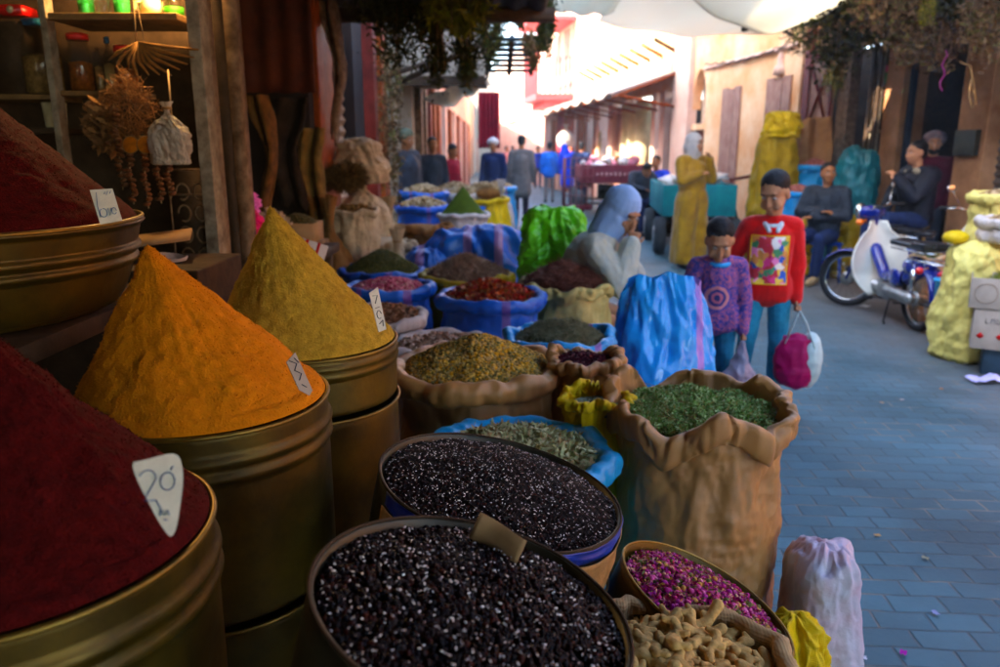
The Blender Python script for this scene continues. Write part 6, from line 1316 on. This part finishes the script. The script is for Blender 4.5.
def print_patch(e, tp, cx, cz, w, h, m, name, round_=False, off=.004, parent=None):
    bm_ = BVHTree.FromPolygons([v.co for v in tp.data.vertices], [p.vertices[:] for p in tp.data.polygons])
    n = 26; V = []
    for b in range(n):
        for a in range(n):
            u, v = a/(n-1)*2-1, b/(n-1)*2-1
            if round_: uu, vv = u*math.sqrt(1-v*v/2), v*math.sqrt(1-u*u/2)
            else: uu, vv = u, v
            x, z = cx+uu*w/2, cz+vv*h/2; hit = bm_.ray_cast(Vector((x, -1, z)), Vector((0, 1, 0)))[0]; y = hit.y if hit else -.1
            V.append((x, y-off, z))
    F = [(j_*n+i, j_*n+i+1, (j_+1)*n+i+1, (j_+1)*n+i) for j_ in range(n-1) for i in range(n-1)]
    g = G(); g.add(np.array(V), F); o = g.obj(name, m, tp); return o
def motif_mat():       # abstract multicoloured panel with a yellow border
    m = bpy.data.materials.new('sweater_panel'); m.use_nodes = True; nt = m.node_tree; N = nt.nodes; L = nt.links; b = N['Principled BSDF']; b.inputs['Roughness'].default_value = .8
    tc = N.new('ShaderNodeTexCoord'); vo = N.new('ShaderNodeTexVoronoi'); vo.inputs['Scale'].default_value = 26; mp = N.new('ShaderNodeMapping'); L.new(tc.outputs['Object'], mp.inputs[0]); mp.inputs['Scale'].default_value = (1, .2, 1); nz = N.new('ShaderNodeTexNoise'); nz.inputs['Scale'].default_value = 22; mxx = N.new('ShaderNodeMixRGB'); mxx.blend_type = 'ADD'; mxx.inputs[0].default_value = .07; L.new(tc.outputs['Object'], nz.inputs['Vector']); L.new(mp.outputs[0], mxx.inputs[1]); L.new(nz.outputs['Color'], mxx.inputs[2]); L.new(mxx.outputs[0], vo.inputs['Vector'])
    cr = N.new('ShaderNodeValToRGB'); cr.color_ramp.interpolation = 'CONSTANT'; cols = [(.7, .03, .2), (.8, .5, .04), (.75, .7, .65), (.03, .1, .45), (.55, .02, .04), (.8, .2, .45), (.7, .25, .05), (.05, .25, .1), (.8, .7, .6)]
    el = cr.color_ramp.elements
    while len(el) < len(cols): el.new(.5)
    for i, c in enumerate(cols): el[i].position = i/len(cols)
    for i, c in enumerate(cols): el[i].color = (*c, 1)
    sp = N.new('ShaderNodeSeparateColor'); L.new(vo.outputs['Color'], sp.inputs[0]); L.new(sp.outputs[0], cr.inputs[0]); L.new(cr.outputs[0], b.inputs['Base Color']); return m
def knit_mat():
    m = bpy.data.materials.new('patterned_knit'); m.use_nodes = True; nt = m.node_tree; N = nt.nodes; L = nt.links; b = N['Principled BSDF']; b.inputs['Roughness'].default_value = .9
    tc = N.new('ShaderNodeTexCoord'); vo = N.new('ShaderNodeTexNoise'); vo.inputs['Scale'].default_value = 24; vo.inputs['Detail'].default_value = 3; vo.inputs['Distortion'].default_value = 2.5; L.new(tc.outputs['Object'], vo.inputs['Vector'])
    cr = N.new('ShaderNodeValToRGB'); cr.color_ramp.interpolation = 'CONSTANT'; el = cr.color_ramp.elements; el.new(.5); el.new(.5)
    for i, (p, c) in enumerate(((0, (.03, .03, .2)), (.44, (.10, .05, .3)), (.5, (.45, .1, .16)), (.58, (.05, .04, .25)))): el[i].position = p; el[i].color = (*c, 1)
    L.new(vo.outputs['Fac'], cr.inputs[0]); L.new(cr.outputs[0], b.inputs['Base Color']); return m
def ring_mat(r):
    m = bpy.data.materials.new('ring_motif'); m.use_nodes = True; nt = m.node_tree; N = nt.nodes; L = nt.links; b = N['Principled BSDF']; b.inputs['Roughness'].default_value = .9
    tc = N.new('ShaderNodeTexCoord'); sx = N.new('ShaderNodeSeparateXYZ'); L.new(tc.outputs['Generated'], sx.inputs[0])
    cb = N.new('ShaderNodeCombineXYZ'); L.new(sx.outputs['X'], cb.inputs['X']); L.new(sx.outputs['Z'], cb.inputs['Y']); vm = N.new('ShaderNodeVectorMath'); vm.operation = 'DISTANCE'; vm.inputs[1].default_value = (.5, .5, 0); L.new(cb.outputs[0], vm.inputs[0])
    nz = N.new('ShaderNodeTexNoise'); nz.inputs['Scale'].default_value = 30; L.new(tc.outputs['Object'], nz.inputs['Vector']); ad = N.new('ShaderNodeMath'); ad.operation = 'MULTIPLY_ADD'; ad.inputs[1].default_value = .09; L.new(nz.outputs['Fac'], ad.inputs[0]); L.new(vm.outputs['Value'], ad.inputs[2])
    cr = N.new('ShaderNodeValToRGB'); cr.color_ramp.interpolation = 'CONSTANT'; el = cr.color_ramp.elements; cs = [(0, (.03, .03, .15)), (.16, (.55, .12, .18)), (.25, (.04, .03, .18)), (.36, (.6, .2, .22)), (.47, (.08, .05, .28))]
    while len(el) < len(cs): el.new(.5)
    for i, (p, c) in enumerate(cs): el[i].position = p; el[i].color = (*c, 1)
    L.new(ad.outputs[0], cr.inputs[0]); L.new(cr.outputs[0], b.inputs['Base Color']); return m
jeans = mat('blue_jeans', (.03, .12, .2), .85, var=.4, vscale=14, bump=.4, bscale=120); jeans2 = mat('light_jeans', (.05, .2, .3), .85, var=.3, vscale=14, bump=.4, bscale=120)
redsw = mat('red_sweatshirt', (.5, .008, .03), .85, var=.15, vscale=12, bump=.3, bscale=120, sheen=.2)
dark_cl = mat('dark_jacket', (.025, .03, .04), .6, var=.4, vscale=10, bump=.5, bscale=20); navy = mat('navy_trousers', (.015, .025, .07), .8, var=.3); grey_co = mat('grey_coat', (.14, .13, .125), .9, var=.2)
trainer = mat('grey_trainers', (.35, .35, .36), .6); blkshoe = mat('black_shoes', (.02, .02, .02), .5)
# boy in the red sweatshirt
j = J(1.35, hea=(-.005, -.03, 1.235), nec=(0, .0, 1.11), sl=(-.12, .02, 1.05), sr=(.12, .02, 1.05), el=(-.185, .07, .86), wl=(-.13, .1, .70), er=(.16, .03, .83), wr=(.16, -.02, .645), kl=(-.09, -.03, .4), kr=(.08, -.01, .4), al=(-.11, .06, .08), ar=(.08, .02, .08), tl=(-.14, -.05, .03), tr=(.10, -.10, .03))
e, tp = person('taller boy in a red sweatshirt with a bright printed panel', (1.535, 4.33, 0), R(-12), j, skin_l, hs=.95, head=(R(25), 0, R(-30)), top=redsw, bottom=jeans2, shoe=trainer, vox=.0055, collar=mat('pale_collar', (.5, .55, .55), .8, sheen=.2), torso=.82, grip=(.4, 1), tw=.027, bw=.02, wr=.006, kid=1, toplen=.05)
o = print_patch(e, tp, -.01, .87, .20, .27, motif_mat(), 'printed_panel')
ym = mat('panel_border', (.75, .5, .05), .8, bump=0)
def edge(g, o, n=26):
    vs = [o.data.vertices[i].co.copy() for i in list(range(n))+[r*n+n-1 for r in range(n)]+list(range(n*n-1, n*n-n-1, -1))+[r*n for r in range(n-1, -1, -1)]]
    g.tube([tuple(v+Vector((0, -.001, 0))) for v in vs[::2]], .0035, 5, closed=True)
g = G(); edge(g, o); g.obj('panel_border', ym, tp)
# smaller boy
j = J(1.12, hea=(-.015, -.085, 1.005), nec=(0, -.02, .915), sl=(-.11, .0, .86), sr=(.11, .0, .86), el=(-.165, -.02, .68), wl=(-.12, -.15, .61), er=(.155, .0, .67), wr=(.145, -.04, .515))
e, tp = person('smaller boy in a purple and pink patterned sweater, head bowed', (1.18, 4.10, 0), R(-6), j, skin_l, hs=.9, head=(R(34), 0, R(-4)), top=knit_mat(), bottom=jeans, shoe=trainer, vox=.0055, torso=.95, grip=(.3, 1), tw=.024, bw=.016, wr=.004, kid=1, toplen=.045)
print_patch(e, tp, -.01, .70, .15, .15, ring_mat(.1), 'ring_motif', True)
g = G(); g.tube([tuple(j['nec']+Vector((math.sin(a)*.055, -math.cos(a)*.05-.005, -.03-.012*math.cos(a)))) for a in np.linspace(0, 2*PI, 19)[:-1]], .013, 8, closed=True); g.obj('collar', lblue_pp, e)
g = G(); g.cap(j['er'].lerp(j['wr'], .82), j['er'].lerp(j['wr'], .98), .036, .034); blob(g, .006, 'cuff', lblue_pp, e)
# bags in their hands
mag = mat('magenta_fabric', (.33, .004, .09), .5, var=.2, vscale=6, bump=.3, bscale=20); wb_ = mat('pale_strap', (.5, .58, .56), .5, var=.1)
hb = at(791, 318, 4.28); bc = at(793, 364, 4.25)
e = E('shopping_bag', (bc.x+.015, bc.y, bc.z-.145), 'magenta handbag with pale side and straps in the taller boy’s hand', 'bag', rz=R(-15)); e['label'] = 'magenta handbag with pale side and straps hanging from the hand of the taller boy'
g = G(); g.ell((0, 0, .16), (.125, .075, .165)); g.ell((0, 0, .1), (.12, .08, .1)); g.box((0, 0, .25), (.15, .09, .09)); blob(g, .006, 'body', mag, e, smooth=6, wr=.006, wscale=12)
g = G(); g.ell((.07, .01, .17), (.07, .078, .165)); blob(g, .006, 'side_panel', wb_, e, smooth=5, wr=.003)
g = G(); g.tube([(-.07, -.05, .27), (-.03, -.03, .38), (-.005, -.0, .445), (.03, -.02, .38), (.085, -.05, .25)], .009, 8, flat=.4); g.tube([(-.06, .05, .27), (-.02, .03, .38), (.0, .01, .445), (.04, .03, .38), (.09, .05, .25)], .009, 8, flat=.4); g.obj('strap', wb_, e)
film = glass('thin_grey_film', (.38, .33, .45), .35, .72, .25); film.node_tree.nodes['Principled BSDF'].inputs['Specular IOR Level'].default_value = .8
bc = at(739, 370, 4.05)
e = E('carrier_bag', (bc.x, bc.y, bc.z-.14), 'thin smoky plastic carrier bag in the smaller boy’s hand', 'bag'); e['label'] = 'thin smoky plastic carrier bag hanging from the hand of the smaller boy'
g = G(); g.ell((0, 0, .09), (.095, .06, .095)); g.cap((0, 0, .12), (.01, 0, .29), .07, .014); blob(g, .006, 'bag', film, e, smooth=3, wr=.01, wscale=16)
g = G(); g.ell((-.02, -.01, .075), (.055, .04, .055)); g.ell((.035, 0, .07), (.04, .035, .06)); g.obj('goods_inside', mat('pinkish_goods', (.4, .2, .22), .7), e)
# crouching woman in the pale blue headscarf, facing right
grn = mat('grey_green_robe', (.40, .43, .40), .85, col2=(.56, .52, .40), vscale=16, bump=.5, bscale=40)
hij = mat('pale_blue_scarf', (.33, .44, .64), .7, var=.12, vscale=6, bump=.3, bscale=16, bdist=.01)
p = at(592, 300, 4.5); k = 1.55/1.75
j = J(1.55, pel=(0, .12, .60), che=(0, -.02, .86), nec=(0, -.10, 1.0), hea=(0, -.19, 1.125), sl=(-.16, -.07, .93), sr=(.16, -.07, .93), el=(-.2, -.23, .74), wl=(-.10, -.26, .95), er=(.19, -.22, .75), wr=(.13, -.33, .56),
      hl=(-.09, .12, .58), hr=(.09, .12, .58), kl=(-.12, -.2, .5), kr=(.12, -.2, .5), al=(-.12, .02, .09), ar=(.12, .02, .09), tl=(-.12, -.12, .035), tr=(.12, -.12, .035))
person('woman in a pale blue headscarf bending over the sacks', (p.x-.02, p.y, 0), R(68), j, skin_l, hs=1.03, head=(R(30), 0, R(-30)), top=grn, skirt=grn, scarf=hij, shoe=blkshoe, hair=None, vox=.007, tw=.05, wr=.012, grip=(.9, .4))
# woman in the mustard robe
must = mat('mustard_velvet', (.24, .125, .02), .6, col2=(.42, .25, .05), vscale=7, bump=.5, bscale=18, sheen=.3)
j = J(1.66, el=(-.22, -.08, 1.10), wl=(-.04, -.2, 1.18), er=(.21, -.1, 1.12), wr=(.08, -.19, 1.36))
person('woman in a long mustard robe and cream headscarf with a hand at her chin', (2.42, 9.75, 0), R(22), j, skin_l, hs=.98, head=(R(6), 0, R(25)), top=must, skirt=must, scarf=mat('cream_scarf', (.5, .45, .42), .8, var=.12), hood=must, shoe=blkshoe, hair=None, vox=.012, tw=.04, wr=.008, grip=(.6, .3))
# seated man in the dark jacket, arms crossed
j = J(1.72, pel=(0, .02, .55), che=(0, .06, .88), nec=(0, .06, 1.06), hea=(0, .03, 1.21), sl=(-.18, .06, 1.0), sr=(.18, .06, 1.0), el=(-.25, -.03, .76), er=(.25, -.03, .76), wl=(.03, -.18, .80), wr=(-.05, -.2, .74), hl=(-.09, .0, .52), hr=(.09, .0, .52), kl=(-.13, -.42, .52), kr=(.1, -.42, .52), al=(-.16, -.42, .1), ar=(.06, -.34, .1), tl=(-.2, -.6, .035), tr=(.04, -.5, .035))
person('man in a dark padded jacket sitting on a blue stool with folded arms', (3.68, 8.75, 0), R(-38), j, skin, head=(R(-4), 0, R(30)), top=dark_cl, bottom=navy, shoe=mat('tan_shoes', (.35, .25, .15), .7), vox=.012, tw=.04, wr=.015)
# man in the fur trimmed coat, side on, hand raised
j = J(1.75, pel=(0, .02, .78), che=(0, .0, 1.10), nec=(0, -.02, 1.29), hea=(0, -.07, 1.44), sl=(-.18, .0, 1.22), sr=(.18, .0, 1.22), el=(-.22, -.13, .98), er=(.22, -.2, .99), wl=(-.1, -.3, .82), wr=(.1, -.33, 1.18), hl=(-.09, .0, .74), hr=(.09, .0, .74), kl=(-.14, -.44, .72), kr=(.12, -.44, .78), al=(-.12, -.46, .28), ar=(.12, -.5, .34), tl=(-.12, -.62, .22), tr=(.12, -.66, .28))
person('man in a black coat with grey fur hood, side on, one hand raised', (4.40, 8.18, 0), R(-78), j, skin_l, head=(R(4), 0, R(-6)), top=mat('black_coat', (.012, .013, .02), .6, var=.4), bottom=navy, shoe=blkshoe, hood=mat('grey_fur', (.3, .25, .19), .9, var=.4, vscale=60, bump=1, bscale=90), vox=.012, tw=.045, wr=.008, grip=(.3, .2))
# capped man in the doorway
person('bearded man in a black and grey cap standing inside the dark doorway', (4.78, 8.65, 0), R(-35), J(1.66), skin_l, head=(R(8), 0, R(10)), top=mat('maroon_top', (.06, .01, .02), .8, var=.3), bottom=dark_cl, shoe=blkshoe, cap=mat('black_cap', (.05, .04, .05), .8, col2=(.3, .22, .22), vscale=9), beard=1, vox=.013, tw=.03)
# walking man seen from behind
j = J(1.75, kl=(-.09, -.06, .5), al=(-.09, -.02, .1), tl=(-.1, -.17, .04), ar=(.1, .12, .1), tr=(.11, -.02, .05))
p = at(521, 222, 15.3); person('man in a long grey coat walking away down the middle of the street', (p.x, p.y, 0), R(180), j, skin, top=grey_co, toplen=.28, bottom=mat('black_trousers', (.012, .012, .02), .8), shoe=blkshoe, vox=.016, tw=.034, torso=.92, eyes=False)
bj = mat('bright_blue_jacket', (.01, .13, .5), .5, var=.25, vscale=6); bj2 = mat('royal_blue_jacket', (.01, .05, .45), .5, var=.25, vscale=6)
p = at(549, 200, 22); person('person in a bright blue jacket walking away past the carts', (p.x, p.y, 0), R(180), J(1.68), skin, top=bj, toplen=.1, bottom=grey_co, shoe=blkshoe, vox=.02, tw=.03, torso=.9, eyes=False)
p = at(567, 198, 21); j = J(1.7, hea=(.12, -.1, 1.5), nec=(.06, -.04, 1.4)); person('person in a hooded royal blue jacket stooping beside the wire trolley', (p.x, p.y, 0), R(160), j, skin, top=bj2, toplen=.35, bottom=navy, shoe=blkshoe, hair=None, scarf=bj2, vox=.02, tw=.03, torso=.9, eyes=False)
p = at(581, 195, 19.6); person('dark haired person in a dark blue jacket behind the red cart', (p.x, p.y, 0), R(150), J(1.66), skin, top=navy, bottom=navy, shoe=blkshoe, vox=.02, tw=.045, eyes=False)
p = at(650, 205, 14.2)
j = J(1.7, pel=(0, .02, .6), che=(0, -.02, .93), nec=(0, -.06, 1.1), hea=(0, -.1, 1.25), sl=(-.18, -.0, 1.04), sr=(.18, .0, 1.04), el=(-.27, -.15, .85), er=(.25, -.18, .85), wl=(-.1, -.35, .8), wr=(.1, -.35, .8), hl=(-.09, 0, .56), hr=(.09, 0, .56), kl=(-.16, -.42, .58), kr=(.16, -.42, .58), al=(-.16, -.4, .1), ar=(.16, -.4, .1), tl=(-.16, -.55, .035), tr=(.16, -.55, .035))
person('man in a royal blue shirt sitting beyond the teal cart', (p.x+.1, p.y, 0), R(-30), j, skin, top=bj2, bottom=navy, shoe=blkshoe, vox=.016, tw=.03)
q = {a: (v.copy() if isinstance(v, Vector) else v) for a, v in j.items()}
q['hea'] = Vector((.0, -.2, 1.12)); person('black haired person in dark clothes bending forward beyond the teal cart', (p.x-.28, p.y-.6, 0), R(15), q, skin, head=(R(40), 0, 0), top=dark_cl, bottom=navy, shoe=blkshoe, vox=.016, tw=.03)
G().b2((p.x-.5, p.y-.75, 0), (p.x+.4, p.y+.25, .47)).obj('bench', wood_d, bevel=.01); T(bpy.data.objects['bench'], 'low dark bench under the two people beyond the teal cart', 'bench')
# left side people
p = at(407, 165, 9.7); person('shopkeeper in a grey green knitted cap and dark coat at the left wall', (p.x, p.y, 0), R(60), J(1.72), skin, head=(R(12), 0, 0), top=dark_cl, toplen=.2, bottom=navy, shoe=blkshoe, cap=mat('knit_grey_green', (.12, .13, .09), .9, var=.3, vscale=30), vox=.014, tw=.05)
p = at(436, 160, 12.2); person('person in black standing in a left hand doorway', (p.x-.05, p.y, 0), R(20), J(1.66), skin, top=dark_cl, bottom=navy, shoe=blkshoe, vox=.016, tw=.03, torso=.9)
p = at(453, 170, 13.6); person('person in a dark red jumper behind the sacks on the left', (p.x, p.y, 0), R(60), J(1.55), skin, head=(R(20), 0, 0), top=mat('dark_red_jumper', (.2, .01, .03), .8), bottom=navy, shoe=blkshoe, vox=.016, tw=.03, torso=.9)
p = at(493, 170, 14.6); person('man in a white skullcap and navy jacket facing the stall', (p.x, p.y, 0), R(-20), J(1.68), skin, head=(R(15), 0, 0), top=navy, bottom=navy, shoe=blkshoe, cap=mat('white_cap', (.6, .58, .56), .8), vox=.016, tw=.034, torso=.92)
if 0: p = at(464, 160, 18); person('person in a grey top farther along the left wall', (p.x, p.y, 0), R(180), J(1.75), skin, top=grey_co, bottom=jeans, shoe=blkshoe, vox=.02, tw=.04, eyes=False)
fc = [(538, 30, bj2), (507, 34, mat('far_rose', (.4, .2, .2), .8)), (513, 37, mat('far_red', (.4, .05, .05), .8)), (532, 42, grey_co)]
for i, (px, d, m) in enumerate(fc):
    p = at(px, 160, d); person(['distant person in royal blue at the end of the street', 'distant dark figure near the wine red cloths', 'distant person in red in the bright street', 'distant grey figure in the middle of the bright street', 'distant dark figure under the balcony', 'distant figure in mustard under the balcony'][i], (p.x, p.y, 0), R(60*i), J(1.6+.03*i), skin, top=m, bottom=navy, shoe=blkshoe, vox=.025, tw=.03, torso=.9, eyes=False, hands=False, group='distant passers by')
# ================================================================== LIGHT, CAMERA
w = bpy.data.worlds.new('World'); SC.world = w; w.use_nodes = True; nt = w.node_tree; bg = nt.nodes['Background']
sky = nt.nodes.new('ShaderNodeTexSky'); sky.sky_type = 'NISHITA'; sky.sun_disc = False
SD = Vector((-.97, -.24, 0)).normalized(); EL = R(36)
sky.sun_elevation = EL; sky.sun_rotation = math.atan2(SD.x, SD.y); sky.dust_density = 1.3; sky.air_density = 1.0; sky.ozone_density = 1.2
bg.inputs['Strength'].default_value = SKY; nt.links.new(sky.outputs[0], bg.inputs[0])
sl = bpy.data.lights.new('sun', 'SUN'); sl.energy = SUN; sl.angle = R(.5); sl.color = (1, .9, .76); so = bpy.data.objects.new('sun', sl); C.objects.link(so)
d = -Vector((SD.x*math.cos(EL), SD.y*math.cos(EL), math.sin(EL))); so.rotation_euler = d.to_track_quat('-Z', 'Y').to_euler()
if HAZE:  # haze volume added to give the far end its glare
    hm = bpy.data.materials.new('glare_haze'); hm.use_nodes = True; hn = hm.node_tree; hn.nodes.remove(hn.nodes['Principled BSDF']); pv = hn.nodes.new('ShaderNodeVolumePrincipled')
    pv.inputs['Color'].default_value = (.95, .93, .9, 1); pv.inputs['Density'].default_value = HAZE; pv.inputs['Anisotropy'].default_value = .3; hn.links.new(pv.outputs[0], hn.nodes['Material Output'].inputs['Volume'])
    T(G().b2((-61, -21, -1), (61, 131, 9.2)).obj('haze', hm, smooth=False), 'thin added haze standing in for the glare down the street', 'haze', kind='stuff')
cam = bpy.data.cameras.new('camera'); co = bpy.data.objects.new('camera', cam); C.objects.link(co); SC.camera = co
cam.sensor_width = 23.6; cam.lens = 763/1000*23.6; cam.clip_end = 1000; cam.clip_start = .02
co.location = (0, 0, CAMZ); co.rotation_euler = (PI/2-TH, 0, 0)
cam.dof.use_dof = True; cam.dof.focus_distance = 1.35; cam.dof.aperture_fstop = 2.7
SC.view_settings.view_transform = 'Standard'; SC.view_settings.look = 'None'; SC.view_settings.exposure = EXPO; SC.view_settings.gamma = 1
cy = SC.cycles; cy.use_denoising = True; cy.max_bounces = 6; cy.diffuse_bounces = 4; cy.glossy_bounces = 3; cy.transmission_bounces = 4; cy.transparent_max_bounces = 6
cy.sample_clamp_indirect = 6; cy.use_adaptive_sampling = True; cy.adaptive_threshold = .02; cy.caustics_reflective = False; cy.caustics_refractive = False
